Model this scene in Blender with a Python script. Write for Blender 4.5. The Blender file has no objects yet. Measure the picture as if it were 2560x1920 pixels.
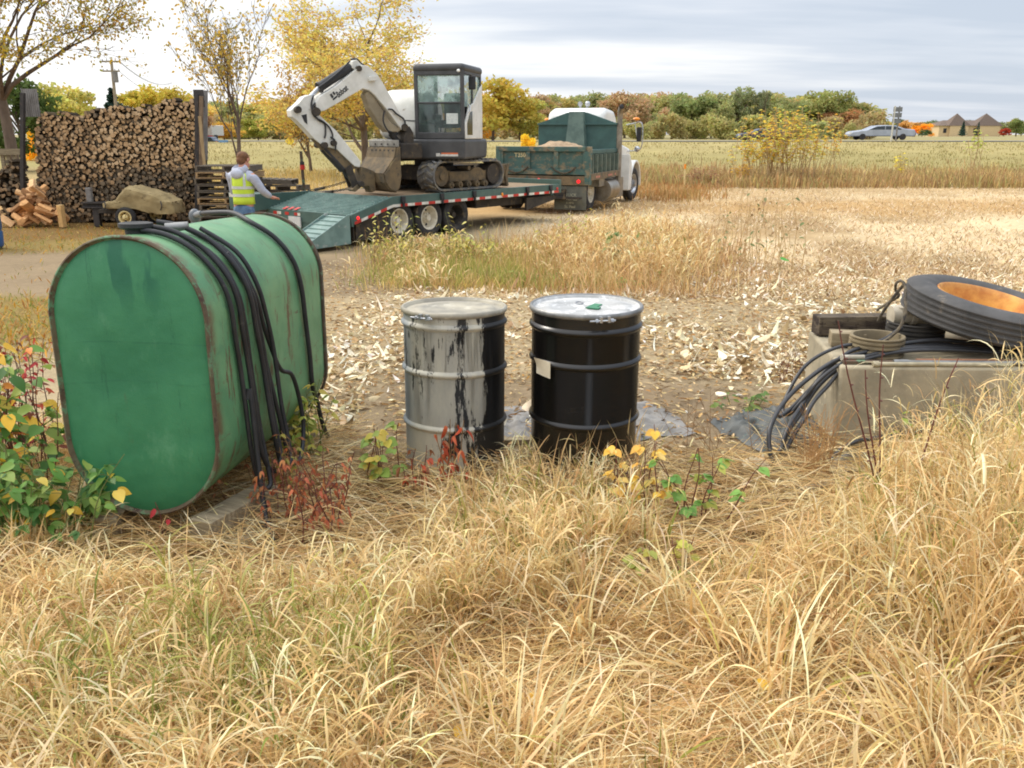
import bpy, bmesh, math, random
import numpy as np
from mathutils import Vector, Matrix, Euler
from math import sin, cos, pi, radians as R, atan, tan, sqrt
random.seed(7); rng = np.random.default_rng(7)
scene = bpy.context.scene
col = scene.collection
# ------------------------------------------------------------------ camera, sky, sun, exposure
FPX = 2141.0; PITCH = atan(624/FPX); CZ = 1.74
cd = bpy.data.cameras.new('camera'); cam = bpy.data.objects.new('camera', cd); col.objects.link(cam)
cam.location = (0, 0, CZ); cam.rotation_euler = (pi/2-PITCH, 0, 0)
cd.sensor_width = 36; cd.lens = 36*FPX/2560; cd.clip_start = .05; cd.clip_end = 6000
cd.dof.use_dof = False
scene.camera = cam
scene.render.resolution_x = 1024; scene.render.resolution_y = 768
scene.view_settings.view_transform = 'Standard'; scene.view_settings.look = 'None'
scene.view_settings.exposure = 0.45; scene.view_settings.gamma = 1
SUN_EL, SUN_AZ = R(42), R(-62)          # azimuth measured from +Y towards +X
wd = bpy.data.worlds.new('World'); scene.world = wd; wd.use_nodes = True
nt = wd.node_tree; N = nt.nodes; L = nt.links
for n in list(N): N.remove(n)
def nd(t, **k):
    n = N.new(t)
    for a, b in k.items(): setattr(n, a, b)
    return n
def mth(op, a, b=None, c=None, clamp=False, tree=None):
    n = (tree or nt).nodes.new('ShaderNodeMath'); n.operation = op; n.use_clamp = clamp
    for i, v in enumerate((a, b, c)):
        if v is None: continue
        if isinstance(v, (int, float)): n.inputs[i].default_value = v
        else: (tree or nt).links.new(v, n.inputs[i])
    return n.outputs[0]
tc = nd('ShaderNodeTexCoord'); sep = nd('ShaderNodeSeparateXYZ'); L.new(tc.outputs['Generated'], sep.inputs[0])
X, Y, Z = sep.outputs
zc = mth('MAXIMUM', Z, 0.0)
den = mth('ADD', zc, 0.10)
cx = mth('DIVIDE', X, den); cy = mth('DIVIDE', Y, den)
def cloud(sx, sy, det, off, rot=0.12):
    cb = nd('ShaderNodeCombineXYZ')
    L.new(mth('MULTIPLY', mth('ADD', cx, mth('MULTIPLY', cy, rot)), sx), cb.inputs[0]); L.new(mth('MULTIPLY', cy, sy), cb.inputs[1]); cb.inputs[2].default_value = off
    no = nd('ShaderNodeTexNoise'); no.inputs['Scale'].default_value = 1; no.inputs['Detail'].default_value = det; no.inputs['Roughness'].default_value = .55
    L.new(cb.outputs[0], no.inputs['Vector']); return no.outputs['Fac']
c1 = cloud(.26, .85, 5, 3.1); c2 = cloud(.5, .5, 3, 8.4, 0); c3 = cloud(.6, 1.7, 6, 1.7)
left = mth('MULTIPLY', mth('SUBTRACT', 0.15, X), 0.46)           # brighter cloud break towards the left
m1 = mth('ADD', mth('ADD', mth('MULTIPLY', c1, 1.15), mth('MULTIPLY', c3, .55)), mth('MULTIPLY', c2, .6))
m2 = mth('ADD', mth('SUBTRACT', m1, 0.76), left)
rp = nd('ShaderNodeValToRGB'); L.new(m2, rp.inputs[0])
e = rp.color_ramp.elements
e[0].position = .16; e[0].color = (.47, .525, .61, 1)
e[1].position = .66; e[1].color = (.86, .86, .87, 1)
q = e.new(.34); q.color = (.57, .61, .68, 1)
q = e.new(.48); q.color = (.70, .72, .755, 1)
sky = nd('ShaderNodeTexSky'); sky.sky_type = 'NISHITA'; sky.sun_disc = False
sky.sun_elevation = SUN_EL; sky.sun_rotation = SUN_AZ; sky.air_density = 1; sky.dust_density = 1.5
skm = nd('ShaderNodeVectorMath', operation='SCALE'); L.new(sky.outputs[0], skm.inputs[0]); skm.inputs['Scale'].default_value = .10
# overcast skies are brighter overhead than at the horizon
zen = mth('ADD', 1.0, mth('MULTIPLY', mth('MULTIPLY', mth('SUBTRACT', zc, .30, clamp=True), 1.0), 2.3))
skc = nd('ShaderNodeVectorMath', operation='SCALE'); L.new(rp.outputs[0], skc.inputs[0]); L.new(zen, skc.inputs['Scale'])
mx = nd('ShaderNodeMix', data_type='RGBA'); mx.inputs[0].default_value = .88
L.new(skm.outputs[0], mx.inputs[6]); L.new(skc.outputs[0], mx.inputs[7])
bg = nd('ShaderNodeBackground'); L.new(mx.outputs[2], bg.inputs[0]); bg.inputs[1].default_value = 1.0
wo = nd('ShaderNodeOutputWorld'); L.new(bg.outputs[0], wo.inputs[0])
sl = bpy.data.lights.new('sun', 'SUN'); sl.energy = 1.5; sl.angle = R(14); sl.color = (1, .93, .82)
so = bpy.data.objects.new('sun', sl); col.objects.link(so); so.location = (0, 0, 30)
sd = Vector((sin(SUN_AZ)*cos(SUN_EL), cos(SUN_AZ)*cos(SUN_EL), sin(SUN_EL)))   # towards the sun
so.rotation_euler = (-sd).to_track_quat('-Z', 'Y').to_euler()

# ------------------------------------------------------------------ measuring helpers
CP, SP = cos(PITCH), sin(PITCH)
CAMV = Vector((0, 0, CZ))
def ray(u, v):
    x = (u-1280)/FPX; y = (960-v)/FPX
    return Vector((x, CP+y*SP, -SP+y*CP))
def on_z(u, v, z=0):
    d = ray(u, v); return CAMV + d*((z-CZ)/d.z)
def at_y(u, v, y):
    d = ray(u, v); return CAMV + d*(y/d.y)
def zp(spec, p): return (spec[0]+p[0]/spec[2], spec[1]+p[1]/spec[2])
ZA = (700, 130, 3.95); ZB = (600, 100, 2.765); ZC = (1200, 200, 4.424); ZD = (850, 380, 3.687); ZE = (480, 350, 5.53)
ZW = (0, 200, 3.95); ZT = (0, 500, 1.843); ZR = (1800, 650, 2.5526); ZL = (0, 0, 2.765); ZF = (1700, 100, 2.572); ZDr = (900, 650, 2.458)
class Plane:
    """vertical plane through p0 with horizontal direction yaw (radians from +X); coords (s, z); off = along its left normal"""
    def __init__(s, p0, yaw):
        s.p = Vector((p0[0], p0[1], 0)); s.d = Vector((cos(yaw), sin(yaw), 0)); s.n = Vector((-sin(yaw), cos(yaw), 0))
        s.M = Matrix.Translation(s.p) @ Matrix.Rotation(yaw, 4, 'Z')
    def pt(s, u, v, off=0):
        d = ray(u, v); p = s.p+s.n*off
        t = (p-CAMV).dot(s.n)/d.dot(s.n); w = CAMV+d*t
        return ((w-p).dot(s.d), w.z)
    def tr(s, spec, pts, off=0): return [s.pt(*zp(spec, q), off) for q in pts]
def sstep(a, b, x):
    t = np.clip((np.asarray(x, float)-a)/(b-a), 0, 1); return t*t*(3-2*t)
def terr(x, y):
    x = np.asarray(x, float); y = np.asarray(y, float)
    z = -.25*sstep(6, 13.5, y) + 1.25*sstep(44, 90, y)
    z = z + .02*np.sin(x*1.7+y*.9)*np.sin(y*1.3-x*.6)*(1-sstep(9, 14, y)) + .12*sstep(2.2, 5, x)*(1-sstep(4.5, 9, y))*0
    z = z + .05*np.sin(x*.21+1)*np.sin(y*.17)*sstep(20, 40, y)
    return z
def tz(x, y): return float(terr(x, y))
# ------------------------------------------------------------------ materials
def S(r, g, b):
    f = lambda c: (c/255/12.92) if c/255 <= .04045 else ((c/255+.055)/1.055)**2.4
    return (f(r), f(g), f(b), 1)
def newmat(name):
    m = bpy.data.materials.new(name); m.use_nodes = True
    t = m.node_tree; b = t.nodes['Principled BSDF']; return m, t, b
def tnoise(t, scale, det=4, rough=.6, stretch=None, coord='Object', off=None):
    c = t.nodes.new('ShaderNodeTexCoord'); mp = t.nodes.new('ShaderNodeMapping'); t.links.new(c.outputs[coord], mp.inputs[0])
    if stretch: mp.inputs['Scale'].default_value = stretch
    if off: mp.inputs['Location'].default_value = off
    n = t.nodes.new('ShaderNodeTexNoise'); n.inputs['Scale'].default_value = scale; n.inputs['Detail'].default_value = det; n.inputs['Roughness'].default_value = rough
    t.links.new(mp.outputs[0], n.inputs['Vector']); return n.outputs['Fac']
def tramp(t, fac, a, b):
    n = t.nodes.new('ShaderNodeMapRange'); n.inputs[1].default_value = a; n.inputs[2].default_value = b; n.interpolation_type = 'SMOOTHSTEP'
    t.links.new(fac, n.inputs[0]); return n.outputs[0]
def tmix(t, fac, a, b):
    n = t.nodes.new('ShaderNodeMix'); n.data_type = 'RGBA'
    for i, v in ((0, fac), (6, a), (7, b)):
        if isinstance(v, (tuple, list, float, int)): n.inputs[i].default_value = v
        else: t.links.new(v, n.inputs[i])
    return n.outputs[2]
def tbump(t, b, h, dist=.01, strength=.5):
    n = t.nodes.new('ShaderNodeBump'); n.inputs['Distance'].default_value = dist; n.inputs['Strength'].default_value = strength
    t.links.new(h, n.inputs['Height']); t.links.new(n.outputs[0], b.inputs['Normal'])
def mat(name, c1, c2=None, scale=6, rough=.6, metal=0, bump=0, spots=(), spec=.5, stretch=None, emit=None, th=(.35, .65)):
    """procedural paint/wood/stone: two colours on noise, plus spot layers (colour, lo, hi, scale, stretch)"""
    m, t, b = newmat(name)
    c2 = c2 or tuple([v*.75 for v in c1[:3]]+[1])
    n0 = tnoise(t, scale, 5, .65, stretch)
    c = tmix(t, tramp(t, n0, *th), c1, c2)
    for i, (sc, lo, hi, ss, st) in enumerate(spots):
        c = tmix(t, tramp(t, tnoise(t, ss, 6, .7, st, off=(i*3.3+1, 2, 5)), lo, hi), c, sc)
    t.links.new(c, b.inputs['Base Color'])
    b.inputs['Roughness'].default_value = rough; b.inputs['Metallic'].default_value = metal
    b.inputs['Specular IOR Level'].default_value = spec
    if bump: tbump(t, b, tnoise(t, scale*3, 4, .6, stretch), bump, .6)
    if emit:
        b.inputs['Emission Color'].default_value = c1; b.inputs['Emission Strength'].default_value = emit
    return m
def vmat(name, rough=.75, trans=.25, noise=0, spec=.3):
    """colour from the mesh's own per-leaf albedo attribute"""
    m, t, b = newmat(name)
    a = t.nodes.new('ShaderNodeAttribute'); a.attribute_name = 'tint'
    c = a.outputs['Color']
    if noise:
        hs = t.nodes.new('ShaderNodeHueSaturation'); t.links.new(c, hs.inputs['Color'])
        t.links.new(mth('ADD', mth('MULTIPLY', tnoise(t, noise, 4), .9, tree=t), .55, tree=t), hs.inputs['Value']); c = hs.outputs[0]
    t.links.new(c, b.inputs['Base Color']); b.inputs['Roughness'].default_value = rough; b.inputs['Specular IOR Level'].default_value = spec
    if trans:
        tr = t.nodes.new('ShaderNodeBsdfTranslucent'); t.links.new(c, tr.inputs[0])
        ms = t.nodes.new('ShaderNodeMixShader'); ms.inputs[0].default_value = trans
        t.links.new(b.outputs[0], ms.inputs[1]); t.links.new(tr.outputs[0], ms.inputs[2])
        t.links.new(ms.outputs[0], t.nodes['Material Output'].inputs[0])
    return m
def omat(name, rough=.8, trans=.25):
    """foliage tinted by the object's own colour, varied leaf by leaf"""
    m, t, b = newmat(name)
    oi = t.nodes.new('ShaderNodeObjectInfo'); a = t.nodes.new('ShaderNodeAttribute'); a.attribute_name = 'tint'
    mul = t.nodes.new('ShaderNodeVectorMath'); mul.operation = 'MULTIPLY'
    t.links.new(oi.outputs['Color'], mul.inputs[0]); t.links.new(a.outputs['Color'], mul.inputs[1])
    t.links.new(mul.outputs[0], b.inputs['Base Color']); b.inputs['Roughness'].default_value = rough; b.inputs['Specular IOR Level'].default_value = .2
    tr = t.nodes.new('ShaderNodeBsdfTranslucent'); t.links.new(mul.outputs[0], tr.inputs[0])
    ms = t.nodes.new('ShaderNodeMixShader'); ms.inputs[0].default_value = trans
    t.links.new(b.outputs[0], ms.inputs[1]); t.links.new(tr.outputs[0], ms.inputs[2]); t.links.new(ms.outputs[0], t.nodes['Material Output'].inputs[0])
    return m
# ------------------------------------------------------------------ object helpers
def props(o, label=None, cat=None, group=None, kind=None):
    for k, v in (('label', label), ('category', cat), ('group', group), ('kind', kind)):
        if v: o[k] = v
    return o
def thing(name, label, cat, loc=(0, 0, 0), rz=0, group=None):
    o = bpy.data.objects.new(name, None); col.objects.link(o); o.empty_display_size = .2
    o.location = loc; o.rotation_euler = (0, 0, rz); props(o, label, cat, group)
    return o
def rootM(o): return Matrix.Translation(o.location) @ Matrix.Rotation(o.rotation_euler[2], 4, 'Z')
def link(name, me, m, parent=None):
    o = bpy.data.objects.new(name, me); col.objects.link(o)
    if m: me.materials.append(m)
    if parent: o.parent = parent
    return o
def rawmesh(name, V, Fc, tint=None, smooth=True):
    """V (n,3), Fc (m,k) numpy -> mesh, optional per-vertex tint"""
    me = bpy.data.meshes.new(name); V = np.asarray(V, np.float32); Fc = np.asarray(Fc, np.int32)
    me.vertices.add(len(V)); me.vertices.foreach_set('co', V.ravel())
    k = Fc.shape[1]; me.loops.add(Fc.size); me.loops.foreach_set('vertex_index', Fc.ravel())
    me.polygons.add(len(Fc)); me.polygons.foreach_set('loop_start', np.arange(0, Fc.size, k, dtype=np.int32))
    me.update(calc_edges=True)
    if smooth: me.polygons.foreach_set('use_smooth', np.ones(len(Fc), bool))
    if tint is not None:
        a = me.attributes.new('tint', 'FLOAT_COLOR', 'POINT')
        T = np.ones((len(V), 4), np.float32); T[:, :3] = tint; a.data.foreach_set('color', T.ravel())
    me.validate(); return me
class MB:
    def __init__(s, M=None): s.v = []; s.f = []; s.m = []; s.cur = 0; s.M = M or Matrix.Identity(4)
    def add(s, vs, fs, M=None):
        A = s.M @ M if M else s.M; n = len(s.v)
        s.v += [A @ Vector(p) for p in vs]; s.f += [[i+n for i in f] for f in fs]; s.m += [s.cur]*len(fs); return s
    def box(s, c, d, M=None, rot=None):
        x, y, z = (q/2 for q in d)
        vs = [(a*x, b*y, e*z) for a in (-1, 1) for b in (-1, 1) for e in (-1, 1)]
        A = Matrix.Translation(c)
        if rot: A = A @ Euler(rot).to_matrix().to_4x4()
        if M: A = M @ A
        return s.add(vs, [(0, 1, 3, 2), (4, 6, 7, 5), (0, 4, 5, 1), (2, 3, 7, 6), (0, 2, 6, 4), (1, 5, 7, 3)], A)
    def bb(s, x0, x1, y0, y1, z0, z1, M=None): return s.box(((x0+x1)/2, (y0+y1)/2, (z0+z1)/2), (abs(x1-x0), abs(y1-y0), abs(z1-z0)), M)
    def beam(s, p0, p1, w, h, M=None):
        p0, p1 = Vector(p0), Vector(p1); d = p1-p0; q = d.to_track_quat('X', 'Z').to_matrix().to_4x4()
        A = Matrix.Translation((p0+p1)/2) @ q
        return s.box((0, 0, 0), (d.length, w, h), (M @ A) if M else A)
    def tube(s, pts, r, n=8, cap=True, M=None, closed=False):
        pts = [Vector(p) for p in pts]; m = len(pts); rr = r if isinstance(r, (list, tuple)) else [r]*m
        vs = []; ref = None
        for i, p in enumerate(pts):
            a = pts[i-1] if (i > 0 or closed) else p; b = pts[(i+1) % m] if (i < m-1 or closed) else p
            t = (b-a).normalized()
            if ref is None: ref = t.orthogonal().normalized()
            else:
                ref = ref-t*ref.dot(t)
                ref = ref.normalized() if ref.length > 1e-6 else t.orthogonal().normalized()
            bn = t.cross(ref)
            vs += [p+(ref*cos(2*pi*k/n)+bn*sin(2*pi*k/n))*rr[i] for k in range(n)]
        fs = []
        for i in range(m if closed else m-1):
            j = (i+1) % m
            fs += [(i*n+k, i*n+(k+1) % n, j*n+(k+1) % n, j*n+k) for k in range(n)]
        if cap and not closed: fs += [list(range(n))[::-1], [(m-1)*n+k for k in range(n)]]
        return s.add(vs, fs, M)
    def cyl(s, p0, p1, r0, r1=None, n=20, M=None): return s.tube([p0, p1], [r0, r0 if r1 is None else r1], n, True, M)
    def lathe(s, prof, n=32, M=None, closed=False, cap=True):
        vs = []; m = len(prof)
        for r, z in prof: vs += [(r*cos(2*pi*k/n), r*sin(2*pi*k/n), z) for k in range(n)]
        fs = []
        for i in range(m if closed else m-1):
            j = (i+1) % m
            fs += [(i*n+k, i*n+(k+1) % n, j*n+(k+1) % n, j*n+k) for k in range(n)]
        if not closed and cap:
            if prof[0][0] > 1e-4: fs.append(list(range(n))[::-1])
            if prof[-1][0] > 1e-4: fs.append([(m-1)*n+k for k in range(n)])
        return s.add(vs, fs, M)
    def prism(s, poly, t0, t1, M=None):
        """poly in (x,z), extruded along y from t0 to t1"""
        n = len(poly); vs = [(x, t0, z) for x, z in poly]+[(x, t1, z) for x, z in poly]
        fs = [list(range(n)), list(range(2*n-1, n-1, -1))]+[(i, n+i, n+(i+1) % n, (i+1) % n) for i in range(n)]
        return s.add(vs, fs, M)
    def sph(s, c, r, n=14, m=8, M=None):
        r = (r, r, r) if isinstance(r, (int, float)) else r
        pr = [(sin(pi*i/m), -cos(pi*i/m)) for i in range(m+1)]
        A = Matrix.Translation(c) @ Matrix.Diagonal((*r, 1))
        return s.lathe([(max(a, 1e-5), b) for a, b in pr], n, (M @ A) if M else A)
    def build(s, name, m, parent=None, smooth=40, bevel=0, seg=2):
        me = bpy.data.meshes.new(name); me.from_pydata([tuple(v) for v in s.v], [], s.f); me.update()
        if isinstance(m, (list, tuple)):
            me.polygons.foreach_set('material_index', s.m); [me.materials.append(q) for q in m]; m = None
        bm = bmesh.new(); bm.from_mesh(me); bmesh.ops.remove_doubles(bm, verts=bm.verts, dist=1e-6)
        bmesh.ops.recalc_face_normals(bm, faces=bm.faces); bm.to_mesh(me); bm.free()
        if smooth:
            me.polygons.foreach_set('use_smooth', [True]*len(me.polygons)); me.set_sharp_from_angle(angle=R(smooth))
        o = link(name, me, m, parent)
        if bevel:
            b = o.modifiers.new('bevel', 'BEVEL'); b.width = bevel; b.segments = seg; b.limit_method = 'ANGLE'; b.angle_limit = R(35); b.harden_normals = False
        return o
def text(body, size, M, m, parent, name='lettering', extrude=.002, width=None, bold=0):
    cu = bpy.data.curves.new(name, 'FONT'); cu.body = body; cu.size = size; cu.extrude = extrude; cu.align_x = 'CENTER'; cu.align_y = 'CENTER'; cu.offset = bold
    tmp = bpy.data.objects.new('tmp', cu); col.objects.link(tmp); bpy.context.view_layer.update()
    me = bpy.data.meshes.new_from_object(tmp.evaluated_get(bpy.context.evaluated_depsgraph_get()))
    bpy.data.objects.remove(tmp); me.transform(M); me.name = name
    return link(name, me, m, parent)
def blades(P, yaw, h, w, lean, bend, tint, seg=5, twist=None, powr=1.4):
    n = len(P); seg = int(seg); d = np.stack([np.cos(yaw), np.sin(yaw), np.zeros(n)], 1)
    side = np.stack([-np.sin(yaw), np.cos(yaw), np.zeros(n)], 1)
    if twist is None: twist = rng.uniform(-.7, .7, n)
    sl = (h/seg)[:, None]; p = np.array(P, float); out = np.zeros((n, seg+1, 2, 3)); up = np.array([0, 0, 1.])
    for i in range(seg+1):
        t = i/seg; th = lean+bend*t**powr
        tan_ = np.sin(th)[:, None]*d+np.cos(th)[:, None]*up
        nor = np.cross(side, tan_)
        wv = side*np.cos(twist)[:, None]+nor*np.sin(twist)[:, None]
        ww = (w*(.55+.9*t if t < .5 else 2.0*(1-t)+.02))[:, None]*.5
        out[:, i, 0] = p-wv*ww; out[:, i, 1] = p+wv*ww
        p = p+tan_*sl
    V = out.reshape(-1, 3); base = (np.arange(n)*(seg+1)*2)[:, None, None]; q = np.arange(seg)[None, :, None]*2
    Fc = (base+q+np.array([0, 1, 3, 2])[None, None, :]).reshape(-1, 4)
    T = np.repeat(tint, (seg+1)*2, axis=0); return V, Fc, T
def leaves(P, D, U, ln, wd, tint, curl=.5, fold=.25, seg=4):
    """pointed leaves: P base, D direction, U up-ish"""
    n = len(P); D = D/np.linalg.norm(D, axis=1, keepdims=True); Sd = np.cross(D, U); Sd /= np.linalg.norm(Sd, axis=1, keepdims=True)+1e-9
    Nn = np.cross(Sd, D); prof = np.sin(np.linspace(.12, 1, seg+1)**.8*pi)+.02
    out = np.zeros((n, seg+1, 3, 3)); curl = np.broadcast_to(curl, (n,))[:, None]; ln = ln[:, None]; wd = wd[:, None]
    for i in range(seg+1):
        t = i/seg; c = P+D*ln*t-Nn*ln*curl*t*t*.6
        w = wd*.5*prof[i]
        out[:, i, 0] = c-Sd*w+Nn*w*fold*2; out[:, i, 1] = c; out[:, i, 2] = c+Sd*w+Nn*w*fold*2
    V = out.reshape(-1, 3); base = (np.arange(n)*(seg+1)*3)[:, None, None]
    q = np.concatenate([np.arange(seg)*3, np.arange(seg)*3+1])[None, :, None]
    Fc = (base+q+np.array([0, 1, 4, 3])[None, None, :]).reshape(-1, 4)
    return V, Fc, np.repeat(tint, (seg+1)*3, axis=0)
def merge(parts):
    V = []; Fc = []; T = []; o = 0
    for v, f, t in parts: V.append(v); Fc.append(f+o); T.append(t); o += len(v)
    return np.concatenate(V), np.concatenate(Fc), np.concatenate(T)
def pick(cols, n, p=None, var=.18):
    c = np.array([S(*q)[:3] for q in cols]); k = rng.choice(len(cols), n, p=(None if p is None else np.array(p)/sum(p)))
    return np.clip(c[k]*rng.uniform(1-var, 1+var, (n, 1))*rng.uniform(.95, 1.05, (n, 3)), 0, .95)
def snoise(x, y, s, seed=0):
    r = np.random.default_rng(seed); z = 0
    for k in range(6):
        a = r.uniform(0, 2*pi); f = s*r.uniform(.6, 1.7); z = z+np.sin((x*cos(a)+y*sin(a))*f+r.uniform(0, 6))
    return z/3
def stuff(name, parts, m, label, cat=None, parent=None):
    V, Fc, T = merge(parts); o = link(name, rawmesh(name, V, Fc, T), m, parent); props(o, label, cat, None, 'stuff'); return o
# ------------------------------------------------------------------ ground
def lerp3(a, b, t): return a+(b-a)*t[..., None]
def ground():
    ys = np.concatenate([np.linspace(-4, 1, 8)[:-1], np.linspace(1, 14, 130)[:-1], np.geomspace(14, 120, 110)[:-1], np.geomspace(120, 3000, 30)])
    xs = np.linspace(-1, 1, 181); xs = np.sign(xs)*np.abs(xs)**1.25
    Xg = xs[None, :]*(np.maximum(ys, 2)*1.15+7)[:, None]; Yg = np.repeat(ys[:, None], len(xs), 1)
    Zg = terr(Xg, Yg)
    C = lambda *a: np.array(S(*a)[:3])
    n1 = snoise(Xg, Yg, .9, 1); n2 = snoise(Xg, Yg, .25, 2); n3 = snoise(Xg, Yg, 3., 3)
    c = np.zeros(Xg.shape+(3,))+C(128, 105, 72)                      # foreground soil/thatch
    husk = C(168, 150, 118); c = lerp3(c, husk, sstep(4.2, 5.2, Yg+n1*.3))
    path = C(140, 122, 96)
    soil = sstep(4.6, 5.0, Yg)*(1-sstep(5.7, 6.4, Yg+n1*.3))*sstep(-1.3, -.7, Xg)*(1-sstep(1.3, 2.4, Xg))
    c = lerp3(c, C(132, 114, 90), soil*.85)
    lawn = C(138, 118, 70)
    straw = lerp3(np.zeros(c.shape)+C(206, 184, 146), C(166, 140, 102), sstep(-.4, .8, n1+n3*.5))
    c = lerp3(c, straw, sstep(9.5, 11.5, Yg+n1*.4)*sstep(-1.5, .5, Xg))
    lw = (1-sstep(-3.4, -2.2, Xg+n1*.3))
    c = lerp3(c, lawn, lw*sstep(7, 8, Yg+n1*.5))
    c = lerp3(c, path, lw*sstep(9.8, 10.6, Yg+n1*.35)*(1-sstep(14.3, 15.2, Yg+n1*.4)))
    c = lerp3(c, path, sstep(-4, -3, Xg)*(1-sstep(-1.2, -.2, Xg+n1*.3))*sstep(10, 10.8, Yg)*(1-sstep(16.5, 17.5, Yg)))
    c = lerp3(c, C(124, 98, 58), lw*sstep(16.3, 17.4, Yg+n1*.5))
    yy = Yg+n1*.8
    c = lerp3(c, C(176, 142, 94), sstep(21, 24, yy)*(1-sstep(26, 29, yy))*.9)
    c = lerp3(c, C(178, 152, 112), sstep(27, 32, yy))
    c = lerp3(c, C(158, 138, 96), sstep(32, 40, yy+n3*.8))
    c = lerp3(c, C(150, 138, 90), sstep(45, 54, yy+n2*2))
    c = lerp3(c, C(162, 148, 100), sstep(62, 76, yy+n2*3))
    c = lerp3(c, C(150, 140, 100), sstep(110, 140, yy))
    ny, nx = Xg.shape; idx = np.arange(ny*nx).reshape(ny, nx)
    Fc = np.stack([idx[:-1, :-1], idx[:-1, 1:], idx[1:, 1:], idx[1:, :-1]], -1).reshape(-1, 4)
    V = np.stack([Xg, Yg, Zg], -1).reshape(-1, 3)
    m, t, b = newmat('ground_soil_and_straw')
    a = t.nodes.new('ShaderNodeAttribute'); a.attribute_name = 'tint'; cc = a.outputs['Color']
    hs = t.nodes.new('ShaderNodeHueSaturation'); t.links.new(cc, hs.inputs['Color'])
    f1 = tnoise(t, 14, 8, .75); f2 = tnoise(t, 1.2, 6, .7); f3 = tnoise(t, .35, 5, .6, (1, .45, 1))
    v = mth('ADD', mth('ADD', mth('MULTIPLY', f1, .9, tree=t), mth('MULTIPLY', f2, .6, tree=t), tree=t), mth('MULTIPLY', f3, .5, tree=t), tree=t)
    t.links.new(v, hs.inputs['Value']); t.links.new(hs.outputs[0], b.inputs['Base Color'])
    b.inputs['Roughness'].default_value = .95; b.inputs['Specular IOR Level'].default_value = .1
    tbump(t, b, f1, .03, .8)
    o = link('ground', rawmesh('ground', V, Fc, c.reshape(-1, 3)), m); props(o, kind='structure')
ground()
m_road = mat('asphalt', S(120, 118, 115), S(100, 98, 96), 2, .9)
r_ = MB(); 
for k in range(40):
    x0 = -260+k*14
    r_.add([(x0, 92, 1.0+.06), (x0+14, 92, 1.06), (x0+14, 103, 1.06), (x0, 103, 1.06)], [(0, 1, 2, 3)])
props(r_.build('highway', m_road), kind='structure')
MG = vmat('dry_grass', .7, .30); MGR = vmat('husk_litter', .8, .15, 25)
TAN = [(236, 210, 154), (226, 194, 136), (208, 172, 116), (244, 226, 180), (180, 142, 92), (212, 184, 122)]
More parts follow.
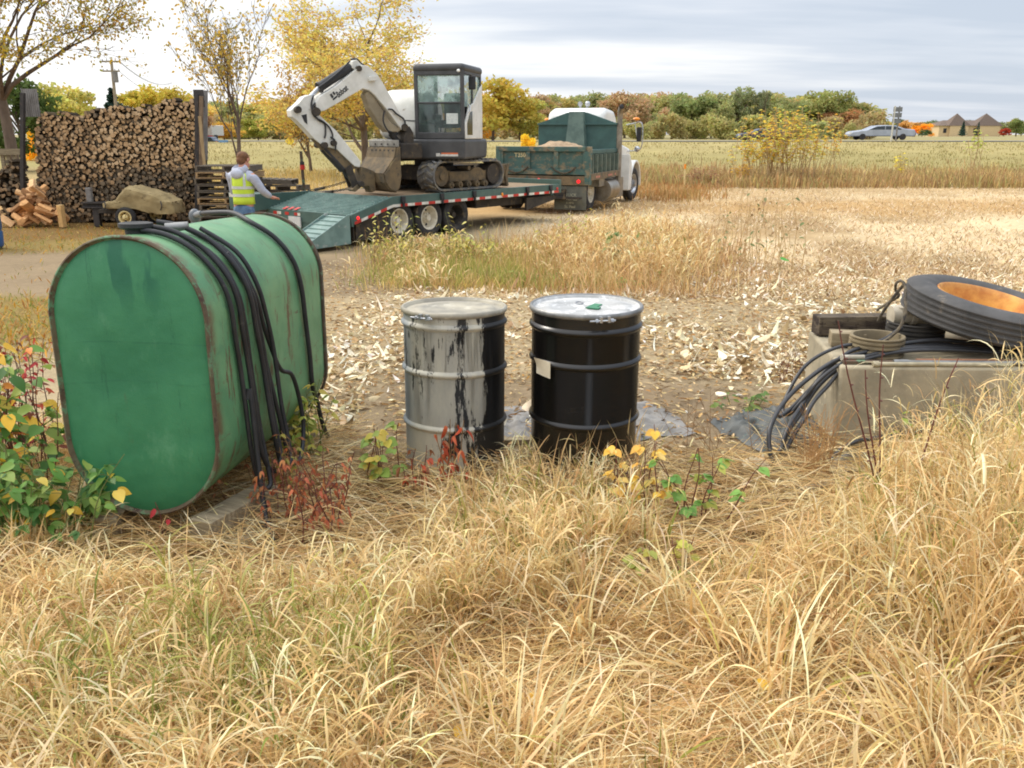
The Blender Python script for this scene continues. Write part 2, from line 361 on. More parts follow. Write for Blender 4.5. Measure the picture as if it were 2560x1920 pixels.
# -------- foreground matted straw and standing blades
def field_density(n, x0, x1, y0, y1):
    """more points near the camera: uniform over screen-ish rows"""
    u = rng.uniform(0, 1, n); y = (y0**-.6+(y1**-.6-y0**-.6)*u)**(-1/.6)
    x = rng.uniform(-1, 1, n)*(x1-x0)/2*y/y1+(x0+x1)/2
    return x, y
def fg():
    parts = []
    # thatch lying flat
    n = 52000; x, y = field_density(n, -3.6, 3.6, 1.5, 5.0)
    keep = ~((y > 4.35) & (x > -.9) & (x < 1.6)); x, y = x[keep], y[keep]; n = len(x)
    z = terr(x, y)+rng.uniform(.005, .07, n)
    cl = snoise(x, y, 2.2, 11)
    P = np.stack([x, y, z], 1); tint = pick(TAN+[(170, 134, 84), (140, 114, 76)], n, [5, 5, 4, 5, 3, 3, 2, 1])
    parts.append(blades(P, rng.normal(0, 1, n)*.7+np.where(rng.random(n) < .5, 0, pi)+cl*.6, rng.uniform(.10, .42, n), rng.uniform(.002, .006, n), rng.uniform(1.15, 1.6, n), rng.uniform(-.3, .6, n), tint, 4, rng.uniform(-1.2, 1.2, n)))
    # standing clumps
    nc = 1300; cx_, cy_ = field_density(nc, -3.7, 3.7, 1.55, 4.7)
    bare = ((cx_ > .62) & (cx_ < .97+(cy_-3.05)*.8) & (cy_ > 3.2)) | (snoise(cx_, cy_, 2.0, 21) < -.35) | ((cy_ > 4.3) & (cx_ > -.75) & (cx_ < .6)) | ((cx_ < -.35) & (cx_ > -1.75) & (cy_ > 3.08))
    bare |= (cx_ > -.35) & (cx_ < .80) & (cy_ < 2.8) & (rng.random(nc) < .85)
    cx_, cy_ = cx_[~bare], cy_[~bare]; nc = len(cx_); nb = 16
    x = np.repeat(cx_, nb)+rng.normal(0, .032, nc*nb); y = np.repeat(cy_, nb)+rng.normal(0, .032, nc*nb); n = nc*nb
    big = np.clip(.72+.60*snoise(cx_, cy_, 1.6, 5), .25, 1.5)
    big *= 1+.5*sstep(1.1, 1.9, cx_)*(sstep(2.2, 3.0, cy_))
    big *= np.where((cy_ > 3.2) & (np.abs(cx_) < .9), 1.1, 1)
    H = np.repeat(big, nb)*rng.uniform(.12, .34, n)
    cdir = np.repeat(rng.uniform(0, 2*pi, nc), nb)
    yaw = cdir+rng.normal(0, 1.3, n); lean = np.abs(rng.normal(.25, .28, n)); bend = np.where(rng.random(n) < .45, rng.uniform(.7, 2.5, n), rng.uniform(0, .9, n))
    P = np.stack([x, y, terr(x, y)], 1)
    g = np.exp(-((cx_+1.1)**2/.30+(cy_-2.25)**2/.12))*1.1+np.exp(-((cx_+.05)**2/.10+(cy_-3.35)**2/.1))*.25+.03+.16*(snoise(cx_, cy_, 1.3, 9) > .8)
    g += np.exp(-((cx_-.2)**2/.2+(cy_-3.5)**2/.15))*.25
    isg = rng.random(n) < np.repeat(np.clip(g, 0, .62), nb)
    tint = pick(TAN, n, [5, 5, 3, 5, 1.5, 3]); gt = pick([(140, 142, 60), (164, 160, 76), (184, 174, 98), (120, 130, 54)], n); tint[isg] = gt[isg]
    parts.append(blades(P, yaw, H, rng.uniform(.004, .010, n), lean, bend, tint, 6, rng.uniform(-.9, .9, n)))
    # a few broad pale leaves
    n = 1300; x, y = field_density(n, -3.6, 3.6, 1.6, 4.5); k = ~((x < -.42) & (x > -1.7) & (y > 3.2)); x, y = x[k], y[k]; n = len(x)
    P = np.stack([x, y, terr(x, y)+rng.uniform(.02, .13, n)], 1)
    parts.append(blades(P, rng.uniform(0, 2*pi, n), rng.uniform(.07, .24, n), rng.uniform(.005, .011, n), rng.uniform(.1, 1.1, n), rng.uniform(.6, 2.6, n), pick([(246, 226, 184), (234, 206, 156), (242, 220, 170)], n, var=.08), 7, rng.uniform(-.5, .5, n)))
    # big limp tussocks fanning out over the matted straw
    tus = [(rng.uniform(-.62, .68)*q, q) for q in 1.75*(4.3/1.75)**rng.uniform(0, 1, 30)]
    tus += [(1.05, 3.0), (1.2, 2.75), (.95, 2.6), (1.45, 2.9), (1.6, 2.5), (1.3, 2.3), (.75, 2.45), (.3, 3.5), (.1, 3.45), (.45, 3.4), (-.15, 3.5), (-.4, 3.3), (.55, 3.3), (-1.3, 2.2), (-.9, 2.2), (1.75, 2.9), (1.9, 3.1)]
    for tx_, ty_ in tus:
        if (-1.75 < tx_ < -.35 and ty_ > 2.95) or (.62 < tx_ < .97+(ty_-3.05)*.8 and ty_ > 3.1): continue
        n = 110; a = rng.uniform(0, 2*pi, n); q = np.abs(rng.normal(0, .09, n)); x = tx_+q*np.cos(a); y = ty_+q*np.sin(a)
        main = rng.uniform(0, 2*pi); yaw = np.where(rng.random(n) < .5, main+rng.normal(0, .5, n), a+rng.normal(0, .6, n)); hgt = rng.uniform(.18, .42)*(1.25 if tx_ > .7 else 1)
        T_ = pick(TAN+[(190, 182, 96)], n, [6, 5, 3, 5, 1, 2, .5])*rng.uniform(.88, 1.1)
        parts.append(blades(np.stack([x, y, terr(x, y)], 1), yaw, hgt*rng.uniform(.45, 1.25, n), rng.uniform(.0035, .010, n), np.abs(rng.normal(.5, .4, n)), rng.uniform(.3, 2.2, n), np.clip(T_, 0, .92), 6, rng.uniform(-.9, .9, n), 1.2))
    def reeds(x, y, H, glev, lw=(.003, .008), nl=8, leanm=.28, cdir=None, droop=(.8, 2.3)):
        # limp grass stalks with ribbon leaves arching off at different heights
        n = len(x); yaw = rng.uniform(0, 2*pi, n) if cdir is None else cdir+rng.normal(0, .7, n); lean = np.abs(rng.normal(leanm, .25, n)); z0 = terr(x, y); tn = pick(TAN, n, [5, 5, 4, 4, 2, 3]); ig = rng.random(n) < glev; gt_ = pick([(152, 150, 72), (172, 166, 84), (128, 136, 62), (190, 180, 110)], n); tn[ig] = gt_[ig]
        out = [blades(np.stack([x, y, z0], 1), yaw, H, rng.uniform(.0022, .0042, n), lean, rng.uniform(0, .5, n), tn*.92, 4, powr=1)]
        for k in range(nl):
            f = rng.uniform(.12, .98, n); s = H*f; P = np.stack([x+np.cos(yaw)*np.sin(lean)*s, y+np.sin(yaw)*np.sin(lean)*s, z0+np.cos(lean)*s], 1)
            out.append(blades(P, rng.uniform(0, 2*pi, n), rng.uniform(.07, .21, n), rng.uniform(*lw, n), rng.uniform(.15, .9, n), rng.uniform(*droop, n), np.clip(tn*rng.uniform(.82, 1.15, (n, 1)), 0, .92), 6, rng.uniform(-.6, .6, n), 1.3))
        return out
    nc = 620; cx_, cy_ = field_density(nc, -3.6, 3.6, 1.6, 4.6)
    bad = ((cx_ > .62) & (cx_ < .97+(cy_-3.05)*.8) & (cy_ > 3.1)) | ((cx_ < -.30) & (cx_ > -1.75) & (cy_ > 2.98)) | ((cy_ > 4.2) & (cx_ > -.75) & (cx_ < .8)) | ((cx_ > -.35) & (cx_ < .75) & (cy_ > 1.5) & (cy_ < 2.75+.3*cx_)) | ((cx_ > .35) & (cx_ < .8) & (cy_ < 3.2)) | (snoise(cx_, cy_, 2.1, 63) < -.30)
    cx_, cy_ = cx_[~bad], cy_[~bad]; nc = len(cx_); nb = 9; x = np.repeat(cx_, nb)+rng.normal(0, .06, nc*nb); y = np.repeat(cy_, nb)+rng.normal(0, .06, nc*nb)
    hh_ = np.clip(.24+.14*snoise(cx_, cy_, 1.7, 8), .1, .45)*(1+.35*sstep(.9, 1.5, cx_))
    gl = np.clip(np.exp(-((cx_+1.0)**2/.35+(cy_-2.35)**2/.16))*.6+np.exp(-((cx_-.15)**2/.3+(cy_-3.55)**2/.08))*.35+.015+.08*(snoise(cx_, cy_, 1.2, 19) > .6), 0, .8)
    parts += reeds(x, y, np.repeat(hh_, nb)*rng.uniform(.5, 1.2, len(x)), np.repeat(gl, nb), cdir=np.repeat(rng.uniform(0, 2*pi, nc), nb))
    stuff('dry_grass', parts, MG, 'tan dry grass and matted straw across the foreground', 'grass')
    # tall reed grass leaning at the right edge in front of the concrete block
    parts = []
    nc = 190; cx_ = rng.uniform(.9, 3.0, nc); cy_ = rng.uniform(2.3, 4.2, nc)
    k = cx_ > 1.1+(cy_-3.05)*.85; cx_, cy_ = cx_[k], cy_[k]; nc = len(cx_); nb = 16; n = nc*nb
    x = np.repeat(cx_, nb)+rng.normal(0, .05, n); y = np.repeat(cy_, nb)+rng.normal(0, .05, n)
    tall = np.repeat(.38+.62*sstep(.46, .66, cx_/cy_), nb)
    P = np.stack([x, y, terr(x, y)], 1)
    parts.append(blades(P, np.where(rng.random(n) < .6, pi, 0)+rng.normal(0, .9, n), tall*rng.uniform(.35, .95, n), rng.uniform(.0035, .009, n), np.abs(rng.normal(.3, .38, n)), np.where(rng.random(n) < .5, rng.uniform(.8, 2.2, n), rng.uniform(0, .7, n)), pick(TAN+[(160, 164, 84)], n, [6, 5, 3, 6, 1, 2, .6]), 6))
    nb = 8; x = np.repeat(cx_, nb)+rng.normal(0, .07, nc*nb); y = np.repeat(cy_, nb)+rng.normal(0, .07, nc*nb)
    parts += reeds(x, y, np.repeat(.30+.55*sstep(.46, .66, cx_/cy_), nb)*rng.uniform(.5, 1.15, len(x)), .07, nl=9, leanm=.35)
    stuff('tall_grass', parts, MG, 'tall pale leaning grass at the right edge before the concrete block', 'tall grass')
    # corn husk litter
    parts = []
    n = 21000; y = rng.uniform(0, 1, n); y = 4.9*(14.5/4.9)**y; x = rng.uniform(-.62, .72, n)*y*1.05+.2
    dens = .5+.75*snoise(x, y, 2.3, 31)+.3*snoise(x, y, .8, 32)+np.where((x > .45*y*.45), .15, 0)
    soil = (y < 6.0) & (x > -1.0) & (x < 2.0)
    k = (rng.random(n) < np.clip(dens+.15, .04, 1)*np.where(soil, .12, 1)*np.where((y > 11) & (x/y < .16), .12, 1)*np.where(y > 12, .5, 1)) & ((x > -1.6) | (y < 5.5)) & (x/y > -.34)
    x, y = x[k], y[k]; n = len(x)
    a = rng.uniform(0, 2*pi, n); D = np.stack([np.cos(a), np.sin(a), rng.uniform(-.1, .45, n)], 1); U = np.stack([rng.normal(0, .5, n), rng.normal(0, .5, n), np.ones(n)], 1)
    parts.append(leaves(np.stack([x, y, terr(x, y)+rng.uniform(.01, .05, n)], 1), D, U, rng.uniform(.035, .09, n)*rng.choice([.6, 1, 2.1], n, p=[.42, .43, .15]), rng.uniform(.014, .052, n)*rng.choice([.5, 1, 1.4], n), pick([(242, 230, 202), (230, 214, 178), (214, 192, 150), (246, 240, 222), (184, 156, 112), (152, 126, 90)], n, [5, 5, 4, 2.5, 2.5, 2]), rng.uniform(-1.6, 1.9, n), rng.uniform(-.3, .4, 1)[0]))
    n = 46000; y = 4.4*(14/4.4)**rng.uniform(0, 1, n); x = rng.uniform(-.40, .75, n)*y*1.05+.2
    k = (rng.random(n) < np.where((y < 6.0) & (x > -1.0) & (x < 2.0), .35, 1)); x, y = x[k], y[k]; n = len(x)
    a = rng.uniform(0, 2*pi, n); D = np.stack([np.cos(a), np.sin(a), rng.uniform(-.05, .3, n)], 1); U = np.stack([rng.normal(0, .6, n), rng.normal(0, .6, n), np.ones(n)], 1)
    parts.append(leaves(np.stack([x, y, terr(x, y)+rng.uniform(.002, .03, n)], 1), D, U, rng.uniform(.02, .08, n), rng.uniform(.006, .022, n), pick([(206, 180, 130), (186, 152, 102), (150, 116, 72), (110, 86, 58), (226, 208, 168), (176, 124, 56)], n, [4, 4, 4, 3, 2, 1]), .2, .2, 2))
    stuff('husk_litter', parts, MGR, 'pale corn husks and dry leaf litter strewn over the soil', 'husks')
    # straw stubble over the right-hand field, and fallen leaves over the lawn at left
    parts = []
    n = 52000; y = 10*(40/10)**rng.uniform(0, 1, n); x = rng.uniform(.02, .8, n)*y+rng.normal(0, .3, n); k = snoise(x, y, .8, 77) > -.9+rng.normal(0, .3, n); x, y = x[k], y[k]; n = len(x)
    parts.append(blades(np.stack([x, y, terr(x, y)], 1), rng.uniform(0, 2*pi, n), rng.uniform(.04, .16, n), rng.uniform(.008, .022, n), rng.uniform(.5, 1.5, n), rng.uniform(0, .8, n), pick([(228, 208, 170), (208, 182, 138), (176, 144, 102), (238, 224, 198), (150, 122, 84)], n), 2))
    n = 9000; y = 6.5*(20/6.5)**rng.uniform(0, 1, n); x = -rng.uniform(.25, .68, n)*y; k = ~((y > 10.3) & (y < 14.8) & (rng.random(n) < .93)); x, y = x[k], y[k]; n = len(x)
    parts.append(blades(np.stack([x, y, terr(x, y)], 1), rng.uniform(0, 2*pi, n), rng.uniform(.04, .14, n), rng.uniform(.008, .02, n), rng.uniform(.2, 1.4, n), rng.uniform(0, .8, n), pick([(130, 134, 60), (160, 150, 76), (190, 160, 90), (170, 120, 60), (200, 150, 50)], n), 2))
    stuff('stubble', parts, MG, 'short straw stubble and fallen leaves over the open field', 'stubble')
    # weeds strip between litter and trailer
    parts = []
    def strip(nc, nb, fx, fy, hmin, hmax, tints, p=None, w=(.004, .012), sp=.12, seg=4, leanm=.15):
        y = fy(nc); x = fx(y, nc); n = nc*nb; hh = np.repeat(rng.uniform(hmin, hmax, nc), nb)
        xx = np.repeat(x, nb)+rng.normal(0, sp, n); yy = np.repeat(y, nb)+rng.normal(0, sp, n)
        base = np.repeat(pick(tints, nc, p), nb, axis=0)*rng.uniform(.75, 1.3, (n, 1))
        return blades(np.stack([xx, yy, terr(xx, yy)], 1), rng.uniform(0, 2*pi, n), hh*rng.uniform(.45, 1.1, n), rng.uniform(*w, n), np.abs(rng.normal(leanm, .2, n)), np.where(rng.random(n) < .4, rng.uniform(.6, 2, n), rng.uniform(0, .6, n)), np.clip(base, 0, .9), seg)
    WT = [(206, 178, 108), (190, 160, 96), (176, 166, 92), (158, 156, 78), (214, 184, 128), (196, 160, 112)]
    def soft(y, n, u0, u1, j=.025): return (rng.uniform(u0, u1, n)+rng.normal(0, j, n))*y
    parts.append(strip(1300, 11, lambda y, n: soft(y, n, -.135, .10), lambda n: 11.0*(15.6/11.0)**rng.uniform(0, 1, n)+rng.normal(0, .4, n), .10, .38, WT+[(150, 156, 80)], sp=.2, leanm=.25))
    parts.append(strip(420, 20, lambda y, n: soft(y, n, -.13, .05, .03), lambda n: rng.uniform(11.2, 15.0, n), .10, .32, [(150, 158, 76), (172, 170, 90), (140, 148, 70)], sp=.18))
    parts.append(strip(1100, 9, lambda y, n: soft(y, n, .05, .20, .04), lambda n: rng.normal(13.8, 1.9, n).clip(10.4, 19), .15, .62, [(206, 172, 120), (196, 158, 110), (214, 186, 136), (180, 134, 92), (186, 160, 100)], sp=.2, leanm=.3))
    n = 3200; y = rng.uniform(11.0, 16.5, n); x = (rng.uniform(-.13, .20, n)+rng.normal(0, .02, n))*y; k = (snoise(x, y, 1.4, 55) > -.35+rng.normal(0, .3, n)) & ~((x/y < .03) & (y > 15.3)); x, y = x[k], y[k]
    parts += reeds(x, y, rng.uniform(.12, .42, len(x))*(1+.4*sstep(.04, .14, x/y)), .14*(x/y < .06)+.02, (.010, .026), 5, .35)
    n = 1900; y = rng.normal(14, 1.3, n).clip(11.5, 18); x = (rng.normal(.135, .045, n))*y
    parts += reeds(x, y, rng.uniform(.3, .85, n)*np.exp(-((x/y-.14)/.07)**2*.5), np.full(n, .03), (.010, .024), 6, .45)
    stuff('meadow_grass', parts, MG, 'straw and olive coloured meadow grass in front of the trailer', 'grass')
    parts = []
    parts.append(strip(2600, 12, lambda y, n: rng.uniform(-.08, .66, n)*y, lambda n: 33.5+np.abs(rng.normal(3, 6.5, n)), .08, .75, [(170, 142, 94), (188, 160, 106), (164, 154, 98), (186, 150, 104), (196, 174, 116), (164, 132, 92)], w=(.02, .06), sp=.35, seg=3))
    parts.append(strip(350, 10, lambda y, n: soft(y, n, .15, .21, .02), lambda n: rng.uniform(27, 36, n), .12, .45, [(170, 120, 72), (186, 142, 90), (190, 160, 108), (160, 130, 76)], w=(.012, .035), sp=.3, seg=3))
    parts.append(strip(1800, 10, lambda y, n: rng.uniform(-.42, .66, n)*y, lambda n: rng.uniform(44, 88, n), .08, .22, [(160, 144, 94), (150, 138, 86), (172, 154, 104), (142, 134, 82)], w=(.03, .08), sp=.6, seg=3))
    parts.append(strip(900, 12, lambda y, n: rng.uniform(-.42, -.06, n)*y, lambda n: rng.uniform(24, 50, n), .12, .45, [(200, 174, 104), (184, 156, 90), (210, 186, 124)], w=(.015, .04), sp=.35, seg=3))
    stuff('field_weeds', parts, MG, 'brown and olive weeds in the field below the highway', 'weeds')
fg()
# ------------------------------------------------------------------ green tank with hoses
RUST = S(96, 62, 44)
def tank_material(face):
    m, t, b = newmat('green_paint_end' if face else 'green_paint_shell')
    if face:
        c = tmix(t, tramp(t, tnoise(t, 2.2, 5, .6), .3, .7), S(44, 112, 76), S(64, 132, 90))
        c = tmix(t, mth('MULTIPLY', tramp(t, tnoise(t, 5, 8, .75, (1, 1, .5), off=(9, 0, 0)), .55, .70), .5, tree=t), c, S(92, 148, 110))
        c = tmix(t, mth('MULTIPLY', tramp(t, tnoise(t, 9, 9, .8, (1, 1, .15), off=(5, 0, 3)), .60, .68), .45, tree=t), c, S(74, 92, 62))
        c = tmix(t, tramp(t, tnoise(t, 3, 6, .7, (1, 1, .25)), .56, .74), c, S(34, 108, 74))
        cd_ = t.nodes.new('ShaderNodeTexCoord'); sp = t.nodes.new('ShaderNodeSeparateXYZ'); t.links.new(cd_.outputs['Object'], sp.inputs[0])
        top = tramp(t, sp.outputs[2], .86, 1.08)
        dr = tramp(t, tnoise(t, 9, 3, .5, (1, 1, .28), off=(2.3, 0, 0)), .54, .60)
        mid = tramp(t, mth('ABSOLUTE', mth('ADD', sp.outputs[0], -.02, tree=t), tree=t), .17, .10)
        c = tmix(t, mth('MULTIPLY', mth('MULTIPLY', top, dr, tree=t), mid, tree=t), c, S(34, 100, 72))
        for hgt, w_, k in ((.78, .006, 1.), (.60, .008, 2.5)):   # scuff lines
            ln = tramp(t, mth('ABSOLUTE', mth('ADD', sp.outputs[2], mth('ADD', mth('MULTIPLY', tnoise(t, k, 2, .5), .12, tree=t), -hgt-.06, tree=t), tree=t), tree=t), w_, .001)
            c = tmix(t, mth('MULTIPLY', mth('MULTIPLY', ln, tramp(t, tnoise(t, 5, 3, .5, off=(k, 0, 0)), .45, .6), tree=t), .3, tree=t), c, S(30, 90, 66))
    else:
        c = tmix(t, tramp(t, tnoise(t, 3, 5, .6), .35, .65), S(88, 138, 98), S(112, 154, 110))  # shell paler than the end plate: faded paint, with sky light painted in
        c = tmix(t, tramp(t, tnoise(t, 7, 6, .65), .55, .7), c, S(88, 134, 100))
    # thin scratches and rust freckles
    if not face:
        cd2 = t.nodes.new('ShaderNodeTexCoord'); sq = t.nodes.new('ShaderNodeSeparateXYZ'); t.links.new(cd2.outputs['Object'], sq.inputs[0])
        side = tramp(t, sq.outputs[2], 1.16, .75)
        s1 = tramp(t, tnoise(t, 5, 9, .78, (1, 3.4, .55)), .535, .60)
        s2 = tramp(t, tnoise(t, 7, 9, .8, (1, .6, 2.6), off=(4, 1, 7)), .60, .66)
        c = tmix(t, mth('MULTIPLY', mth('MAXIMUM', s1, s2, tree=t), mth('ADD', mth('MULTIPLY', side, .6, tree=t), .38, tree=t), tree=t), c, S(100, 80, 58))
        fr = tramp(t, tnoise(t, 6, 7, .75), .40, .58)
        edge = tramp(t, sq.outputs[1], .10, .03)
        c = tmix(t, mth('MULTIPLY', mth('MULTIPLY', edge, fr, tree=t), .9, tree=t), c, S(102, 78, 58))
    else:
        c = tmix(t, tramp(t, tnoise(t, 14, 9, .85), .64, .70), c, S(88, 84, 58)); c = tmix(t, mth('MULTIPLY', tramp(t, tnoise(t, 4, 9, .85, (3, 1, .35), off=(7, 2, 2)), .57, .64), .5, tree=t), c, S(30, 88, 62))
    t.links.new(c, b.inputs['Base Color']); b.inputs['Roughness'].default_value = .48 if face else .5
    b.inputs['Specular IOR Level'].default_value = .4
    tbump(t, b, mth('ADD', tnoise(t, 2.2, 3, .5), mth('MULTIPLY', tnoise(t, 30, 4, .7), .06, tree=t), tree=t), .05, .6)
    return m
m_rust = mat('rusty_steel', S(92, 74, 58), S(66, 56, 44), 9, .85, spots=((S(92, 120, 92), .55, .62, 12, None), (S(120, 72, 44), .58, .7, 20, None)), bump=.004)
m_rim = mat('worn_green_rim', S(104, 96, 72), S(84, 64, 48), 7, .8, spots=((S(96, 132, 98), .50, .60, 9, None), (S(70, 52, 42), .56, .66, 14, None)))
m_rub = mat('black_rubber', S(48, 48, 50), S(34, 34, 36), 8, .55, spots=((S(92, 88, 82), .62, .75, 14, None),))
m_cab = mat('black_cable', S(50, 50, 52), S(34, 34, 36), 5, .38, spec=.6, spots=((S(96, 92, 86), .62, .78, 30, None),))
m_wood = mat('weathered_wood', S(156, 142, 114), S(122, 108, 84), 4, .9, stretch=(1, 12, 8), bump=.004, spots=((S(92, 80, 62), .6, .68, 10, (1, 8, 8)),))
m_conc = mat('concrete', S(172, 160, 134), S(138, 130, 110), 3.0, .95, bump=.012, spots=((S(116, 104, 84), .62, .72, 6, None), (S(90, 84, 72), .70, .74, 26, None), (S(196, 182, 152), .6, .7, 9, None)))
m_galv = mat('galvanised_steel', S(150, 150, 148), S(120, 120, 118), 10, .45, .6, spots=((S(104, 92, 78), .6, .7, 18, None),))
m_zinc = mat('bright_zinc', S(200, 202, 204), S(160, 162, 164), 10, .3, .8)
TW, TH, TL = .69, 1.22, 1.45
tank = thing('fuel_tank', 'large green oval steel tank draped with black hoses, rust along its rims', 'tank', (-1.605, 3.49, .123), R(-6.5))
tank.rotation_euler[0] = R(-1.3)
def stadium(r, hh, n=40):
    """points around a stadium, width 2r, total height hh, bottom at z=0"""
    st = hh-2*r; P = []
    for k in range(n+1): a = pi*k/n; P.append((r*cos(a), st/2+r*sin(a)))
    for k in range(n+1): a = pi+pi*k/n; P.append((r*cos(a), -st/2+r*sin(a)))
    return [(x, z+hh/2) for x, z in P]
def stad_loft(rings):
    """rings: (y, inset) -> shell"""
    mb = MB(); n = 0
    for i, (y, ins) in enumerate(rings):
        P = [(x*(TW/2-ins)/(TW/2), (z-TH/2)*(TH/2-ins)/(TH/2)+TH/2) for x, z in stadium(TW/2, TH)]
        n = len(P); mb.v += [Vector((x, y, z)) for x, z in P]
    for i in range(len(rings)-1):
        mb.f += [[i*n+k, i*n+(k+1) % n, (i+1)*n+(k+1) % n, (i+1)*n+k] for k in range(n)]
    return mb, n
mb, n = stad_loft([(.012, .010), (.03, .008), (.05, .004), (.5, 0), (.95, 0), (TL-.05, .004), (TL, .012), (TL+.02, .05)])
mb.f.append([7*n+k for k in range(n)])
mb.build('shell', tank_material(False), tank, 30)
mb, n = stad_loft([(.004, .012), (-.004, .03), (-.012, .08), (-.02, .20)]); mb.f.append([3*n+k for k in range(n)]); mb.build('end_plate', tank_material(True), tank, 60)
mb, n = stad_loft([(.012, .004), (.010, -.003), (.0, -.005), (-.012, -.002), (-.014, .004), (-.004, .009), (.004, .016)]); mb.build('rim', m_rim, tank, 60)
mb, n = stad_loft([(TL-.02, .006), (TL-.018, -.005), (TL+.01, -.005), (TL+.014, .012)]); mb.build('rim', m_rust, tank, 60)
MB().lathe([(.045, 0), (.045, .018), (.062, .021), (.07, .028), (.07, .044), (.055, .048), (.04, .042), (.02, .042)], 24, Matrix.Translation((-.02, .17, TH-.005))).build('filler_cap', mat('dark_casting', S(46, 46, 46), S(34, 34, 34), 8, .6), tank)
mb = MB().cyl((.06, .27, TH+.012), (.15, .30, TH+.02), .022, .018).cyl((.06, .27, TH+.012), (.06, .27, TH-.02), .02); mb.build('fitting', m_galv, tank)
def surf(a, y, off):
    """arc length a from the crown towards the right-hand side, lifted by off"""
    r = TW/2; q = pi*r/2; st = TH-TW
    if a < q: th = a/r; return Vector(((r+off)*sin(th), y, TH-r+(r+off)*cos(th)))
    if a < q+st: return Vector((r+off, y, TH-r-(a-q)))
    th = (a-q-st)/r; return Vector(((r+off)*cos(th), y, r-(r+off)*sin(th)))
def smooth_path(pts, k=6):
    P = [Vector(p) for p in pts]; out = []
    for i in range(len(P)-1):
        a = P[max(i-1, 0)]; b = P[i]; c = P[i+1]; d = P[min(i+2, len(P)-1)]
        for j in range(k):
            t = j/k; out.append(.5*((2*b)+(c-a)*t+(2*a-5*b+4*c-d)*t*t+(3*b-a-3*c+d)*t**3))
    out.append(P[-1]); return out
hose = thing('fuel_hose', 'coiled black rubber hose looped in long strands over the middle of the green tank', 'hose', tank.location, tank.rotation_euler[2])
hose.rotation_euler[0] = tank.rotation_euler[0]
r0 = .0115
def strand(y0, y1, depth, k, ret=None, off=.014, bulge=.03):
    pts = [surf(a, y0+(y1-y0)*f-.03*(1-f), off+.012*(k % 3)) for f, a in ((0, .02), (.12, .12), (.25, .24), (.4, .38), (.55, .5), (.75, .66), (1, .82))]
    x = TW/2+off+.01*(k % 3)
    pts += [Vector((x+bulge*.4, y1+.005, .40)), Vector((x+bulge*.8, y1+.012, .20))]
    return pts
h = MB(); hh = []
ys = [(.17, .25, .84, .36), (.22, .31, .88, .49), (.30, .44, .80, .58)]
for k, (ya, yb, dp, yr) in enumerate(ys):
    pts = strand(ya, yb, dp, k, bulge=.02+.012*k)
    bx = TW/2+.03+.012*k; zb = TH-.345-dp+.09*(k % 2)
    pts += [Vector((bx+.02, (yb+yr)/2-.02, zb)), Vector((bx+.045, (yb+yr)/2+.03, zb-.012)), Vector((bx+.03, yr, zb+.07))]
    pts += [Vector((bx, yr+.01, zb+.28)), Vector((bx-.015, yr, zb+.55)), surf(.62, yr-.04, .02+.006*k), surf(.46, yr-.08, .022), surf(.30, yr-.1, .02), surf(.12, yr-.12, .018)]
    h = MB().tube(smooth_path(pts, 5), r0, 8); h.build('strand', m_rub, hose, 60)
# wide loop swinging out to the right, and the free end trailing to the ground
pts = [surf(.1, .36, .02), surf(.3, .40, .02), surf(.5, .46, .018), surf(.68, .54, .018), surf(.9, .66, .03), Vector((.40, .76, .45)), Vector((.415, .82, .24)), Vector((.42, .80, .10)), Vector((.43, .70, .02)), Vector((.42, .60, .06)), Vector((.40, .55, .3)), Vector((.37, .50, .6)), surf(.7, .46, .02), surf(.5, .42, .025), surf(.3, .36, .03)]
MB().tube(smooth_path(pts, 6), r0, 8).build('strand', m_rub, hose, 60)
pts = [surf(.95, .26, .03), Vector((.385, .27, .5)), Vector((.41, .24, .2)), Vector((.45, .18, -.03)), Vector((.50, .10, -.10)), Vector((.55, .02, -.115))]
MB().tube(smooth_path(pts, 6), .0125, 8).build('strand', m_rub, hose, 60)
dh = thing('delivery_hose', 'single black hose with grey nozzle running over the far end of the green tank', 'hose', tank.location, tank.rotation_euler[2]); dh.rotation_euler[0] = tank.rotation_euler[0]
pts = [(-.30, 1.36, TH+.0), (-.2, 1.25, TH+.012), surf(-.02, 1.14, .02)]+[surf(a, .98+.22*f, .016) for f, a in ((0, .14), (.1, .28), (.25, .42), (.4, .56), (.55, .75), (.7, .95), (.8, 1.12))]+[Vector((.36, 1.2, .2)), Vector((.38, 1.24, 0.02)), Vector((.40, 1.3, -.09))]
MB().tube(smooth_path(pts, 6), .0135, 8).build('hose_line', m_rub, dh, 60)
MB().tube([(-.30, 1.36, TH+.0), (-.36, 1.44, TH-.01), (-.42, 1.52, TH-.02)], [.017, .02, .016], 10).sph((-.44, 1.55, TH-.03), (.034, .034, .045)).cyl((-.44, 1.55, TH-.12), (-.44, 1.55, TH-.04), .024).build('nozzle', mat('grey_cast', S(120, 124, 128), S(90, 94, 98), 9, .5), dh)
def lumber(name, label, c, d, rz, m=None, cat='lumber', rot=None, group=None):
    o = MB().box((0, 0, 0), d).build(name, m or m_wood, None, 0, .004); o.location = c; o.rotation_euler = rot or (0, 0, rz); props(o, label, cat, group); return o
lumber('support_block', 'weathered square timber propping up the front right of the green tank', (-1.27, 3.63, .062), (.12, .46, .115), R(-24))
lumber('support_block', 'timber block under the rear of the green tank, mostly hidden', (-1.45, 4.72, .055), (.6, .1, .11), R(-6))
lumber('support_block', 'shadowed timber under the front left of the green tank', (-1.80, 3.62, .055), (.12, .3, .11), R(-4))
lumber('board', 'thin grey board lying under the timber beside the green tank', (-1.17, 3.60, .012), (.2, .42, .02), R(-34))
